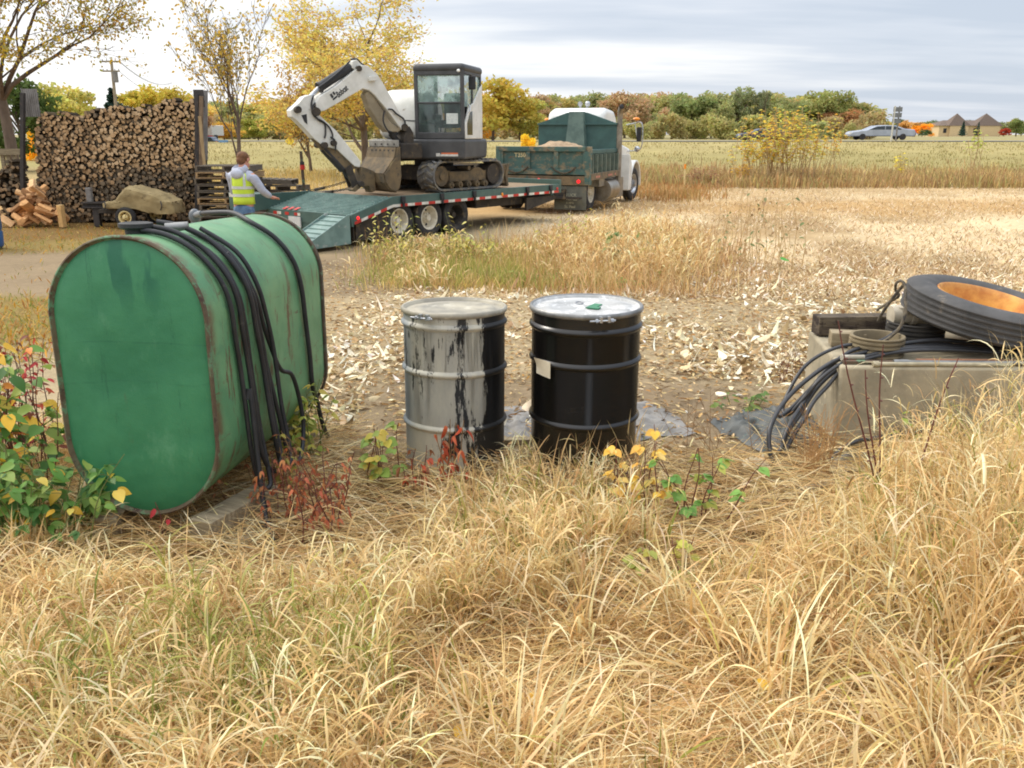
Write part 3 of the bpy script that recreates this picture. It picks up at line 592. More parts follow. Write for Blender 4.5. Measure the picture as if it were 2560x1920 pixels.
# ------------------------------------------------------------------ drums
def drum_mat(kind):
    m, t, b = newmat(kind)
    if kind == 'black_gloss_enamel':
        c = tmix(t, tramp(t, tnoise(t, 5, 6, .7), .5, .75), S(26, 24, 22), S(38, 35, 32))
        c = tmix(t, tramp(t, tnoise(t, 22, 8, .8), .70, .74), c, S(96, 84, 66))
        t.links.new(c, b.inputs['Base Color']); b.inputs['Roughness'].default_value = .26
        b.inputs['Specular IOR Level'].default_value = .5
        tbump(t, b, tnoise(t, 3, 2, .5), .02, .25)
    else:
        cd_ = t.nodes.new('ShaderNodeTexCoord'); sp = t.nodes.new('ShaderNodeSeparateXYZ'); t.links.new(cd_.outputs['Object'], sp.inputs[0])
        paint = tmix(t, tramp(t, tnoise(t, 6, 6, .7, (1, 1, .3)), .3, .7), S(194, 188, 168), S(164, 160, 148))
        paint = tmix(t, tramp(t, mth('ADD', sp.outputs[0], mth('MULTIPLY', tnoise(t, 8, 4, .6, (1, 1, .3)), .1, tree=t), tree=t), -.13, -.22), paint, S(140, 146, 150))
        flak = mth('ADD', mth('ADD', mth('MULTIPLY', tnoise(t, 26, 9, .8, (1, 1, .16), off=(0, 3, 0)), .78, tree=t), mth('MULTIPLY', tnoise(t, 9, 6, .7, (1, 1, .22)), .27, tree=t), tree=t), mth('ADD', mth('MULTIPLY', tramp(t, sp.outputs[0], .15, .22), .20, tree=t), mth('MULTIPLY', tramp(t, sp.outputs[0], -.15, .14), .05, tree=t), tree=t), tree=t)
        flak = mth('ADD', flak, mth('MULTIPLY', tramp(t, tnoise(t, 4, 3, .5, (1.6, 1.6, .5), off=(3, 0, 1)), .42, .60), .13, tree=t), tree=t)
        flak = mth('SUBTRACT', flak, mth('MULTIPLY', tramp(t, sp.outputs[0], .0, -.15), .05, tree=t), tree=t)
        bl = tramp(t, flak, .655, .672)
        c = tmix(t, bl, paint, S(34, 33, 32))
        t.links.new(c, b.inputs['Base Color']); b.inputs['Roughness'].default_value = .55
    return m
m_black = drum_mat('black_gloss_enamel'); m_peel = drum_mat('peeling_grey_paint')
m_lidw = mat('scuffed_white_lid', S(186, 186, 184), S(156, 156, 154), 4, .7, stretch=(1, 3, 1), spots=((S(206, 206, 204), .5, .6, 7, (2, 1, 1)),))
m_lidg = mat('grimy_pale_lid', S(172, 164, 144), S(140, 134, 120), 6, .5, spots=((S(80, 76, 70), .66, .74, 14, None), (S(196, 190, 172), .55, .65, 5, None)))
def drum(name, label, loc, r, h, ribs, mbody, mlid, mring, clampdir, tilt=(0, 0)):
    o = thing(name, label, 'drum', loc); o.rotation_euler = (R(tilt[0]), R(tilt[1]), 0)
    pr = [(r-.004, 0), (r+.006, .004), (r+.006, .016), (r-.002, .022)]
    for z in ribs: pr += [(r-.001, z-.019), (r+.003, z-.014), (r+.011, z-.006), (r+.0125, z), (r+.011, z+.006), (r+.003, z+.014), (r-.001, z+.019)]
    pr += [(r-.001, h-.05), (r-.001, h-.02)]
    MB().lathe(pr, 72).build('body', mbody, o, 50)
    MB().lathe([(r+.004, h-.024), (r+.010, h-.020), (r+.0125, h-.01), (r+.011, h), (r+.005, h+.005), (r-.004, h+.003), (r-.007, h-.004)], 72, cap=False).build('clamp_ring', mring, o, 50)
    MB().lathe([(r-.006, h), (r-.012, h-.006), (r-.016, h-.014), (r-.05, h-.014), (r-.055, h-.009), (r-.10, h-.009), (r-.105, h-.013), (.0001, h-.012)], 72, cap=False).build('lid', mlid, o, 50)
    a = clampdir; A = Matrix.Rotation(a, 4, 'Z')
    mb = MB(A); mb.cyl((r+.026, -.075, h-.022), (r+.026, .055, h-.022), .0055, n=10)
    for y in (-.018, .022): mb.box((r+.02, y, h-.016), (.026, .012, .030))
    mb.cyl((r+.026, .03, h-.022), (r+.026, .046, h-.022), .011, n=6).cyl((r+.026, -.046, h-.022), (r+.026, -.034, h-.022), .011, n=6)
    mb.build('ring_bolt', m_zinc, o)
    return o
dk = drum('steel_drum', 'glossy black steel drum with white lid and small paper sticker', (.385, 4.38, tz(.385, 4.38)-.005), .283, .885, (.79, .615, .30), m_black, m_lidw, m_galv, R(-78))
dk.rotation_euler = (R(.3), 0, 0)
MB().tube([(-.03+.02*cos(a), .09+.035*sin(a), .8745) for a in np.linspace(0, 5.6, 14)], .004, 6).build('bung', mat('lid_grey', S(140, 142, 146)), dk)
MB().box((.04, .0, .876), (.045, .12, .004), rot=(0, 0, R(-28))).box((.035, -.055, .878), (.06, .045, .006), rot=(0, 0, R(-28))).build('green_tag', mat('green_plastic', S(60, 128, 92), S(48, 108, 78)), dk)
# paper sticker wrapped on the side, its top corner curling away
mb = MB(); pts = []
a0 = R(-90-40)
for i in range(9):
    for j in range(6):
        a = a0-R(19)*(1-i/8)*1.0+R(0); z = .56+.085*j/5; lift = .003+.03*max(0, (j/5-.55))*max(0, .6-i/8)*2+.012*max(0, .3-i/8)
        rr = .297+lift; mb.v.append(Vector((rr*cos(a), rr*sin(a), z-.01*i/8)))
for i in range(8):
    for j in range(5): mb.f.append([i*6+j, (i+1)*6+j, (i+1)*6+j+1, i*6+j+1])
mb.build('paper_label', mat('white_paper', S(226, 216, 194), S(206, 194, 168), 12, .8), dk, 60)
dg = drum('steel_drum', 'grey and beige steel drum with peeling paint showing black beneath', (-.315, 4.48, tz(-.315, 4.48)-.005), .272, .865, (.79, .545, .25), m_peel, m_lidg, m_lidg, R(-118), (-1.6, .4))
# ------------------------------------------------------------------ concrete block and what is piled on it
BZ = .49; BYAW = R(-2)
blk = thing('concrete_block', 'long stained concrete block half hidden by tall grass at the right', 'block', (1.845, 4.64, 0), BYAW)
mb = MB(); mb.prism([(0, -.1), (2.6, -.1), (2.6, BZ), (0, BZ)], 0, .94)
mb.v = [Vector((v.x+(.10*v.y/.94 if v.x < 1 else 0), v.y, v.z)) for v in mb.v]
mb.build('slab', m_conc, blk, 30, .018, 3)
mb = MB().bb(.03, 2.5, .04, .075, BZ, BZ+.02); mb.build('angle_iron', m_rust, blk)
BM = rootM(blk)
def onblk(x, y, z=0): v = BM @ Vector((x, y, BZ+z)); return v
tyre = thing('spare_tire', 'worn black truck tire on a rusty orange rim, tilted over the concrete block', 'tire', tuple(at_y(2462, 760, 5.12)))
tyre.rotation_euler = (R(7), R(9), 0); tyre.location.z -= .04
def tyre_geo(Ro, Ri, W, M=None, grooves=3, n=64):
    mb = MB(M); h = W/2; pr = [(Ri, -h*.72), (Ri+.02, -h*.86), (Ri+(Ro-Ri)*.35, -h), (Ri+(Ro-Ri)*.65, -h*.98), (Ro-.035, -h*.88), (Ro-.012, -h*.78)]
    g = []
    for k in range(grooves):
        z = (-.55+1.1*k/(max(grooves-1, 1)))*h*.9; g += [(Ro, z-.012), (Ro-.010, z-.008), (Ro-.010, z+.008), (Ro, z+.012)]
    pr += [(Ro, -h*.68)]+g+[(Ro, h*.68)]+[(a, -b) for a, b in reversed([(Ri, -h*.72), (Ri+.02, -h*.86), (Ri+(Ro-Ri)*.35, -h), (Ri+(Ro-Ri)*.65, -h*.98), (Ro-.035, -h*.88), (Ro-.012, -h*.78)])]
    mb.lathe(pr, n, closed=True); return mb
m_tyre = mat('old_tire_rubber', S(84, 82, 80), S(66, 65, 64), 5, .8, spots=((S(112, 104, 92), .6, .72, 9, None),))
tyre_geo(.465, .285, .20, grooves=4).build('tread_and_sidewall', m_tyre, tyre, 35)
m_orng = mat('rusty_orange_rim', S(228, 186, 88), S(236, 204, 120), 5, .6, bump=.004, spots=((S(160, 96, 44), .60, .72, 9, None), (S(236, 190, 96), .62, .7, 8, None)))
MB().lathe([(.292, .078), (.288, .084), (.278, .08), (.272, .05), (.262, .01), (.255, -.05), (.262, -.075), (.285, -.08), (.292, -.08)], 56, closed=True).build('rim', mat('rust_brown_rim_lip', S(216, 164, 88), S(180, 116, 60), 6, .7), tyre, 60)
MB().lathe([(.258, -.055), (.24, -.068), (.18, -.072), (.13, -.06), (.10, -.055), (.0001, -.055)], 56).build('disc', m_orng, tyre, 60)
def ringstack(name, label, c, r, n, m, tilt=0):
    pr = []
    for k in range(n): z = k*.026; pr += [(r-.012, z), (r, z+.003), (r, z+.014), (r-.012, z+.017)]
    pr += [(r-.012, n*.026), (r, n*.026+.004), (r-.004, n*.026+.010), (r-.02, n*.026+.008), (r-.026, n*.026-.01), (r-.03, 0)]
    o = MB().lathe(pr, 56, closed=True).build(name, m, None, 40); o.location = c; o.rotation_euler = (0, R(tilt), 0); props(o, label, 'pulley'); return o
m_gp = mat('dusty_grey_casting', S(136, 122, 94), S(112, 100, 78), 6, .9)
m_dk = mat('dark_ribbed_rubber', S(56, 52, 46), S(42, 40, 38), 6, .8)
p = at_y(*zp(ZR, (978, 470)), 4.98)
ringstack('grooved_ring', 'dusty grey grooved ring lying flat beside the tilted tire', (p.x, 4.92, onblk(0, 0)[2]+.004), .155, 4, m_gp)
p = at_y(*zp(ZR, (1310, 450)), 5.05)
ringstack('grooved_ring', 'darker ribbed ring stack under the tilted tire', (p.x, 5.18, onblk(0, 0)[2]+.004), .17, 5, m_dk)
lumber('wood_block', 'short weathered wood block next to the grey grooved ring', (2.055, 5.12, BZ+.05), (.20, .12, .085), R(-12), m_wood, 'wood block')
lumber('charred_timber', 'dark crumbling timber at the back edge of the concrete block', (2.27, 5.44, BZ+.07), (.62, .12, .12), R(4), mat('charred_timber', S(104, 92, 74), S(60, 50, 42), 8, .95, bump=.02, stretch=(.3, 1, 2), spots=((S(50, 40, 34), .5, .6, 14, None),)), 'timber')
ptr = MB(); q0 = Vector((2.36, 5.2, BZ+.175)); ptr.cyl(q0, q0+Vector((.46, .04, -.01)), .05, .05).cyl(q0+Vector((.10, .0, 0)), q0+Vector((.13, 0, 0)), .058, .058).cyl(q0+Vector((.32, .01, 0)), q0+Vector((.35, .01, 0)), .058, .058).cyl(q0+Vector((.06, 0, -.03)), q0+Vector((.05, .0, .06)), .042, .05).cyl(q0+Vector((-.02, 0, 0)), q0+Vector((.03, 0, 0)), .06, .06)
props(ptr.build('pipe_fitting', mat('aged_white_plastic', S(188, 178, 158), S(160, 150, 130), 6, .6), None, 40), 'off white pipe fitting lying behind the grey grooved ring', 'pipe fitting')
for k, (lab, x0, x1, y, r, z, m) in enumerate((('thin galvanised conduit along the front edge of the block, rusty in the middle', .30, 2.3, .03, .012, .02, m_galv), ('pale pipe lying lowest along the front lip of the concrete block', .18, .95, .012, .013, .012, mat('pale_pipe', S(176, 166, 138), S(150, 140, 114), 9, .7)), ('short pale tube end under the cables at the left of the block', .03, .16, .09, .014, .03, m_lidg))):
    a = onblk(x0, y, z); b = onblk(x1, y+.01, z)
    props(MB().cyl(a, b, r, n=12).cyl(a, a+(b-a)*.04, r*1.35, n=12).build('pipe', m, None), lab, 'pipe')
lumber('metal_strip', 'rust brown flat bar lying under the cables on the block', onblk(.72, .075, .022), (.55, .03, .012), BYAW, mat('brown_bar', S(150, 104, 74), S(120, 84, 62), 8, .8), 'bar')
# black cables draping off the block to the ground
cb = thing('cable_bundle', 'bundle of black cables curving off the concrete block down to the ground', 'cable', (1.75, 4.7, 0))
CM = rootM(cb).inverted()
def W(z, u, v, y): return CM @ at_y(*zp(z, (u, v)), y)
tracks = [
 ([(1930, 545, 4.95), (1640, 530, 4.95), (1380, 510, 4.9), (1100, 545, 4.85), (880, 600, 4.80), (720, 650, 4.75), (560, 760, 4.68), (440, 870, 4.6), (360, 980, 4.5), (315, 1100, 4.42), (320, 1230, 4.36), (345, 1290, 4.34)], .013),
 ([(1930, 560, 4.9), (1500, 545, 4.9), (1200, 555, 4.85), (960, 600, 4.82), (800, 640, 4.80), (660, 740, 4.78), (540, 860, 4.72), (440, 960, 4.65), (380, 1000, 4.6)], .012),
 ([(1930, 585, 4.85), (1500, 560, 4.83), (1150, 570, 4.80), (900, 625, 4.77), (760, 690, 4.74), (640, 790, 4.70), (560, 900, 4.66), (500, 1000, 4.6), (430, 1100, 4.5), (390, 1210, 4.45), (355, 1230, 4.45)], .013),
 ([(1930, 600, 4.8), (1500, 575, 4.8), (1150, 585, 4.78), (880, 650, 4.75), (760, 720, 4.70), (690, 800, 4.66), (600, 900, 4.6), (540, 1010, 4.55), (470, 1120, 4.5), (410, 1240, 4.45)], .012),
 ([(1480, 540, 4.95), (1250, 525, 4.95), (1000, 535, 4.92), (800, 545, 4.9), (650, 600, 4.88), (540, 680, 4.85), (470, 780, 4.8), (420, 880, 4.75), (400, 960, 4.7), (440, 985, 4.65), (520, 900, 4.64), (640, 760, 4.66), (760, 670, 4.7), (900, 610, 4.8)], .011),
 ([(1160, 430, 4.95), (1060, 500, 4.9), (940, 545, 4.86), (820, 590, 4.82), (700, 680, 4.76), (600, 800, 4.7), (520, 930, 4.62), (450, 1040, 4.52), (400, 1160, 4.46)], .012)]
for pts, r in tracks:
    MB().tube(smooth_path([W(ZR, *q) for q in pts], 5), r, 8).build('strand', m_cab, cb, 60)
c2 = MB(); c2.tube(smooth_path([at_y(*zp(ZR, q[:2]), q[2]) for q in [(1450, 1075, 4.58), (1250, 1100, 4.55), (1050, 1130, 4.5), (900, 1150, 4.46), (800, 1190, 4.42), (740, 1240, 4.38), (700, 1290, 4.36)]], 5), .012, 8)
props(c2.build('ground_cable', m_cab, None, 60), 'single black cable lying along the foot of the concrete block', 'cable')
c3 = MB(); c3.tube(smooth_path([at_y(*zp(ZR, q[:2]), q[2]) for q in [(1010, 390, 5.1), (1035, 340, 5.05), (1090, 260, 5.0), (1150, 185, 4.95), (1180, 160, 4.9), (1185, 250, 4.85), (1180, 350, 4.82), (1140, 440, 4.82), (1060, 510, 4.84), (980, 545, 4.86)]], 6), .009, 8)
c3.tube(smooth_path([at_y(*zp(ZR, q[:2]), q[2]) for q in [(1000, 320, 5.1), (1070, 275, 5.05), (1140, 230, 5.0), (1120, 190, 5.0), (1125, 150, 4.95), (1150, 133, 4.93), (1175, 150, 4.9), (1185, 200, 4.88)]], 6), .008, 8)
props(c3.build('rope', mat('braided_rope', S(118, 108, 90), S(60, 56, 52), 30, .9), None, 60), 'frayed rope and cord looped up against the left side of the tilted tire', 'rope')
# crumpled sheets beside block, stick, board, rags
def sheet(name, label, cat, c, sx, sy, amp, m, rz=0, seed=0, n=36):
    g = np.linspace(-1, 1, n); Xs, Ys = np.meshgrid(g, g); r_ = np.random.default_rng(seed)
    Zs = np.abs(snoise(Xs*3, Ys*3, 1.6, seed))*amp+np.abs(snoise(Xs*3, Ys*3, 4, seed+1))*amp*.5
    ed = 1-np.clip(np.maximum(np.abs(Xs), np.abs(Ys)), 0, 1)**4; Zs = Zs*ed+.006
    ang = np.arctan2(Ys, Xs); rr = 1-.22*np.abs(snoise(ang*2, ang*0, 1.5, seed+3)); Xw = Xs*sx/2*rr; Yw = Ys*sy/2*rr
    V = np.stack([Xw*cos(rz)-Yw*sin(rz)+c[0], Xw*sin(rz)+Yw*cos(rz)+c[1], Zs+terr(Xw+c[0], Yw+c[1])], -1).reshape(-1, 3)
    idx = np.arange(n*n).reshape(n, n); Fc = np.stack([idx[:-1, :-1], idx[:-1, 1:], idx[1:, 1:], idx[1:, :-1]], -1).reshape(-1, 4)
    return props(link(name, rawmesh(name, V, Fc), m), label, cat)
m_tarp = mat('dirty_plastic_sheet', S(84, 86, 82), S(58, 60, 56), 7, .5, bump=.01, spots=((S(60, 90, 84), .6, .7, 10, None), (S(110, 104, 90), .6, .7, 16, None)))
sheet('plastic_sheet', 'crumpled dark plastic sheet on the ground left of the concrete block', 'plastic sheet', (1.60, 5.0, 0), .75, .75, .07, m_tarp, .4, 3)
m_pale = mat('grey_muddy_sheet', S(138, 134, 128), S(108, 104, 98), 6, .6, bump=.01, spots=((S(96, 90, 80), .6, .7, 9, None),))
sheet('plastic_sheet', 'grey crumpled plastic at the foot of the concrete block front', 'plastic sheet', (2.03, 4.45, 0), .62, .28, .05, m_pale, .1, 8)
sheet('plastic_sheet', 'flat pale grey plastic on the soil right of the black drum', 'plastic sheet', (.76, 5.15, 0), .62, .80, .03, m_pale, .3, 13)
sheet('plastic_sheet', 'pale grey sheet on the soil seen between the two drums', 'plastic sheet', (.02, 5.1, 0), .5, .75, .03, m_pale, -.2, 17)
lumber('stick', 'grey weathered stick lying in the straw in front of the block', (1.73, 4.07, .03), (.62, .045, .035), R(22), m_wood, 'stick')
lumber('board', 'short grey board on the soil behind the two drums', (.08, 4.72, .02), (.5, .06, .03), R(2), m_wood)
m_rag = mat('pale_husk_rag', S(222, 208, 176), S(196, 178, 140), 9, .9)
for k, (x, y, s, lab) in enumerate(((2.22, 4.34, .2, 'crumpled cream bag at the foot of the concrete block'), (1.95, 3.62, .16, 'torn cream husk bunch on bare thatch before the block'), (1.60, 3.72, .12, 'small cream scrap on thatch left of the larger bunch'), (1.33, 4.35, .15, 'pale crumpled scrap lying left of the cable ends'))):
    sheet('paper_scrap', lab, 'scrap', (x, y, 0), s, s*.6, .05, m_rag, k, 40+k, 18)
st = props(MB().sph((0, 0, 0), (.06, .045, .035), 12, 7).build('stone', mat('field_stone', S(150, 140, 128), S(110, 102, 92), 8, .9), None, 60), 'small grey stone in the grass below the gap between the drums', 'stone'); st.location = tuple(on_z(*zp(ZDr, (1015, 1365)), .03))
# ------------------------------------------------------------------ trailer
m_grn = mat('worn_dark_green_paint', S(74, 100, 92), S(62, 86, 80), 3, .5, spots=((S(112, 104, 80), .60, .76, 5, (1, 1, 2)), (S(78, 58, 44), .66, .72, 9, None)))
m_ramp = mat('worn_ramp_steel', S(122, 148, 140), S(100, 126, 120), 4, .5, 0, spots=((S(168, 170, 162), .56, .68, 6, (1, 6, 1)), (S(112, 92, 72), .66, .74, 9, None)))
m_deck = mat('plank_deck', S(150, 128, 98), S(116, 96, 74), 3, .9, stretch=(1, 14, 1), bump=.004)
m_dirt = mat('muddy_dark_steel', S(66, 58, 48), S(44, 40, 36), 5, .8, spots=((S(112, 94, 66), .55, .7, 6, None),))
m_blk = mat('black_trim', S(46, 46, 48), S(34, 34, 36), 6, .55, spots=((S(100, 92, 78), .62, .78, 7, None),))
m_red = mat('red_reflector', S(204, 48, 36), S(176, 40, 32), 8, .4); m_wht = mat('white_reflector', S(226, 222, 210), S(200, 196, 184), 8, .4)
m_redl = mat('lit_red_lamp', S(236, 34, 40), S(236, 34, 40), 4, .3, emit=1.2)
m_amb = mat('amber_lamp', S(240, 150, 30), S(230, 130, 24), 4, .3)
m_whl = mat('white_wheel_rim', S(232, 224, 204), S(206, 196, 172), 6, .6, spots=((S(150, 130, 104), .58, .70, 8, None),))
m_wpaint = mat('white_machine_paint', S(222, 220, 212), S(204, 202, 192), 3, .45, spots=((S(150, 138, 116), .60, .74, 5, None),))
m_tb = mat('tire_black', S(58, 56, 54), S(44, 42, 42), 5, .85, spots=((S(110, 98, 78), .56, .7, 6, None),))
GZ = -.25
TH_ = R(52)
trl = thing('flatbed_trailer', 'dark green beavertail equipment trailer with red and white reflective tape and steel ramps', 'trailer', (-2.25, 16.5, GZ), TH_)
TI = rootM(trl).inverted()
DK = .86; TWD = 2.5; TLN = 5.5; bt = -1.02; bz = .60
def side_rail(y0, y1, name='side_rail'):
    mb = MB(); mb.prism([(bt, bz-.19), (.0, DK-.2), (TLN, DK-.2), (TLN, DK), (0, DK), (bt, bz)], y0, y1); return mb.build(name, m_grn, trl, 0, .006)
side_rail(0, .07); side_rail(TWD-.07, TWD)
MB().bb(.0, TLN, .07, TWD-.07, DK-.06, DK-.01).build('deck', m_deck, trl, 0)
mb = MB(); mb.prism([(bt, bz-.04), (.0, DK-.06), (.0, DK-.015), (bt, bz-.005)], .07, TWD-.07)
for k in range(13):
    f = (k+.4)/13; x = bt*(1-f); z = bz+(DK-bz)*f; mb.box((x, TWD/2, z), (.03, TWD-.2, .03))
mb.build('beavertail', m_ramp, trl, 0)
mb = MB().bb(bt-.03, bt+.02, 0, TWD, bz-.22, bz-.01); mb.bb(bt-.02, bt+.04, .55, TWD-.55, bz-.42, bz-.22); mb.build('rear_sill', m_grn, trl, 0, .005)
mb = MB(); mb.bb(.1, TLN, .55, .67, DK-.36, DK-.06); mb.bb(.1, TLN, TWD-.67, TWD-.55, DK-.36, DK-.06)
for k in range(10): mb.bb(.3+k*.58, .38+k*.58, .07, TWD-.07, DK-.18, DK-.06)
mb.bb(2.7, TLN, .25, TWD-.25, DK-.40, DK-.20)
mb.prism([(TLN-1.2, .32), (TLN-.1, .50), (TLN-.1, .60), (TLN-1.2, .60)], .08, .14)
mb.build('frame', m_dirt, trl, 0)
MB().bb(TLN-.02, TLN+.06, 0, TWD, DK-.2, DK+.10).build('bulkhead', m_grn, trl, 0, .005)
mb = MB(); mb.beam((TLN, .5, .55), (TLN+1.0, TWD/2-.1, .5), .14, .18); mb.beam((TLN, TWD-.5, .55), (TLN+1.0, TWD/2+.1, .5), .14, .18); mb.beam((TLN+.9, TWD/2, .5), (TLN+1.5, TWD/2, .5), .16, .14); mb.build('drawbar', m_grn, trl, 0)
# reflective tape
def tape(y, outward, x0, x1, zf, n, white_first=False):
    for i in range(n):
        a = x0+(x1-x0)*i/n; b = x0+(x1-x0)*(i+1)/n
        mb = MB(); mb.prism([(a, zf(a)), (b, zf(b)), (b, zf(b)+.052), (a, zf(a)+.052)], y, y+outward); mb.build('reflective_tape', m_wht if (i % 2 == int(not white_first)) else m_red, trl, 0)
zz = lambda x: (DK-.195) if x >= 0 else DK-.195+(bz-DK)*(x/bt)
tape(0, -.004, bt+.04, 0, zz, 6); tape(0, -.004, .0, TLN-.05, zz, 28, True)
for x in (.25, 1.35, 2.35, 4.2, 5.1):      # stake pockets and ratchets
    mb = MB().bb(x-.05, x+.05, -.04, -.003, DK-.10, DK-.005).cyl((x, -.05, DK-.10), (x, -.01, DK-.10), .045, n=10).bb(x-.02, x+.02, -.05, -.02, DK-.2, DK-.1); mb.build('ratchet', m_blk, trl, 30)
for x, z, m in ((3.3, DK-.13, m_amb), (TLN-.12, DK-.1, m_red), (bt+.12, bz-.07, m_redl)): MB().sph((x, -.01, z), (.032, .02, .045 if m is m_amb else .035), 10, 6).build('marker_lamp', m, trl)
MB().sph((bt-.04, .12, bz-.12), (.015, .05, .035), 10, 6).build('marker_lamp', m_redl, trl)
for y in (.22, ): MB().sph((bt-.04, y+.0, bz-.12), (.012, .03, .03), 8, 5).build('marker_lamp', m_redl, trl)
for y0, y1, m in ((1.52, 1.62, m_red), (1.44, 1.52, m_wht), (1.78, 1.90, m_red), (2.02, 2.14, m_wht), (2.14, 2.26, m_red)):
    MB().bb(bt-.035, bt-.032, y0, y1, bz-.10, bz-.045).build('reflective_tape', m, trl, 0)
MB().bb(bt-.06, bt-.035, 1.42, 1.77, bz-.32, bz-.12).build('licence_plate', mat('pale_plate', S(214, 212, 204), S(180, 182, 186), 14, .5, stretch=(1, 6, 1)), trl, 0)
for k in range(3): MB().prism([(bt-.03, bz+.004), (bt+.08, bz+.04), (bt+.08, bz+.046), (bt-.03, bz+.010)], 1.55+.17*k, 1.64+.17*k).build('reflector', m_red, trl, 0)
# near ramp, hanging from the tail with wedge sides
RW0, RW1 = .0, .62
rp_ = thing; 
mb = MB(); xt = -2.22
mb.prism([(bt-.06, bz-.03), (xt, .10), (xt, .06), (bt-.06, bz-.07)], RW0+.02, RW1-.02)
for k in range(8):
    f = (k+.5)/8; mb.box((xt+(bt-.06-xt)*f, (RW0+RW1)/2, .10+(bz-.03-.10)*f), (.03, RW1-RW0-.06, .035))
for y in (RW0, RW1-.02): mb.prism([(xt, .10), (xt, .06), (bt-.12, .08), (bt-.07, .08), (bt-.07, bz-.0), (bt-.12, bz+.0)], y, y+.02)
mb.build('loading_ramp', m_ramp, trl, 0, .004)
# far ramp folded over: side wedge standing above the tail
mb = MB(); mb.prism([(bt-.35, DK-.30), (bt-.35, DK+.02), (0.05, DK+.02), (.05, DK-.05), (bt+.1, bz-.02)], TWD-.1, TWD-.04)
mb.bb(bt-.36, bt-.32, TWD-.08, TWD+.71, DK-.30, DK+.03); mb.bb(bt-.34, bt+.1, TWD-.05, TWD+.68, DK-.02, DK+.02); mb.bb(bt-.34, bt+.1, TWD-.05, TWD+.68, DK-.29, DK-.26)
mb.build('folded_ramp', m_grn, trl, 0, .004)
MB().bb(bt-.367, bt-.361, TWD+.36, TWD+.69, DK-.06, DK+.02).build('reflective_tape', m_wht, trl, 0)
MB().bb(bt-.367, bt-.361, TWD+.02, TWD+.36, DK-.06, DK+.02).build('reflective_tape', m_red, trl, 0)
MB().bb(bt+.15, bt+1.0, .10, .13, .10, DK-.22).build('mud_flap', m_dirt, trl, 0)
MB().bb(bt+.1, bt+.13, .12, .5, .12, bz-.2).build('mud_flap', m_dirt, trl, 0)
def wheel(parent, c, Ro, Ri, W, axis_rz, rimmat, deep=.06, holes=8, dual=False, name='wheel', out=-1):
    """axle along local y; out=-1 faces -y"""
    A = Matrix.Translation(c) @ Matrix.Rotation(axis_rz, 4, 'Z') @ Matrix.Rotation(R(90), 4, 'X')   # z -> -y
    w = bpy.data.objects.new(name, None); col.objects.link(w); w.parent = parent
    tyre_geo(Ro, Ri, W, A, 3, 40).build('tyre', m_tb, w, 35)
    if dual: tyre_geo(Ro, Ri, W, A @ Matrix.Translation((0, 0, -W*1.15)), 3, 40).build('tyre', m_tb, w, 35)
    mb = MB(A); h = W/2
    mb.lathe([(Ri+.004, h*.72), (Ri+.012, h*.86), (Ri-.012, h*.84), (Ri-.022, h*.6), (Ri-.03, h-deep-.05), (Ri*.8, h-deep-.08), (Ri*.5, h-deep-.06), (Ri*.45, h-deep+.0), (Ri*.28, h-deep+.01), (Ri*.25, h-deep+.07), (.0001, h-deep+.075)], 36, cap=False)
    for k in range(holes): a = 2*pi*k/holes; mb.cyl((Ri*.36*cos(a), Ri*.36*sin(a), h-deep), (Ri*.36*cos(a), Ri*.36*sin(a), h-deep+.035), .014, n=6)
    mb.cur = 1
    for k in range(holes): a = 2*pi*(k+.5)/holes; mb.cyl((Ri*.68*cos(a), Ri*.68*sin(a), h-deep-.078), (Ri*.68*cos(a), Ri*.68*sin(a), h-deep-.062), .024, n=10)
    mb.build('rim', [rimmat, m_blk], w, 50)
    return w
for x, m, dp in ((.26, m_whl, .10), (1.10, m_whl, .10), (1.92, m_dirt, .16)):
    wheel(trl, (x, .20, .385), .385, .225, .22, 0, m, dp, 8, True)
    w = MB().cyl((x, TWD-.35, .385), (x, TWD-.12, .385), .385, n=28).build('wheel', m_tb, trl, 40)
    MB().cyl((x, .3, .385), (x, TWD-.2, .385), .06, n=10).build('axle', m_dirt, trl)
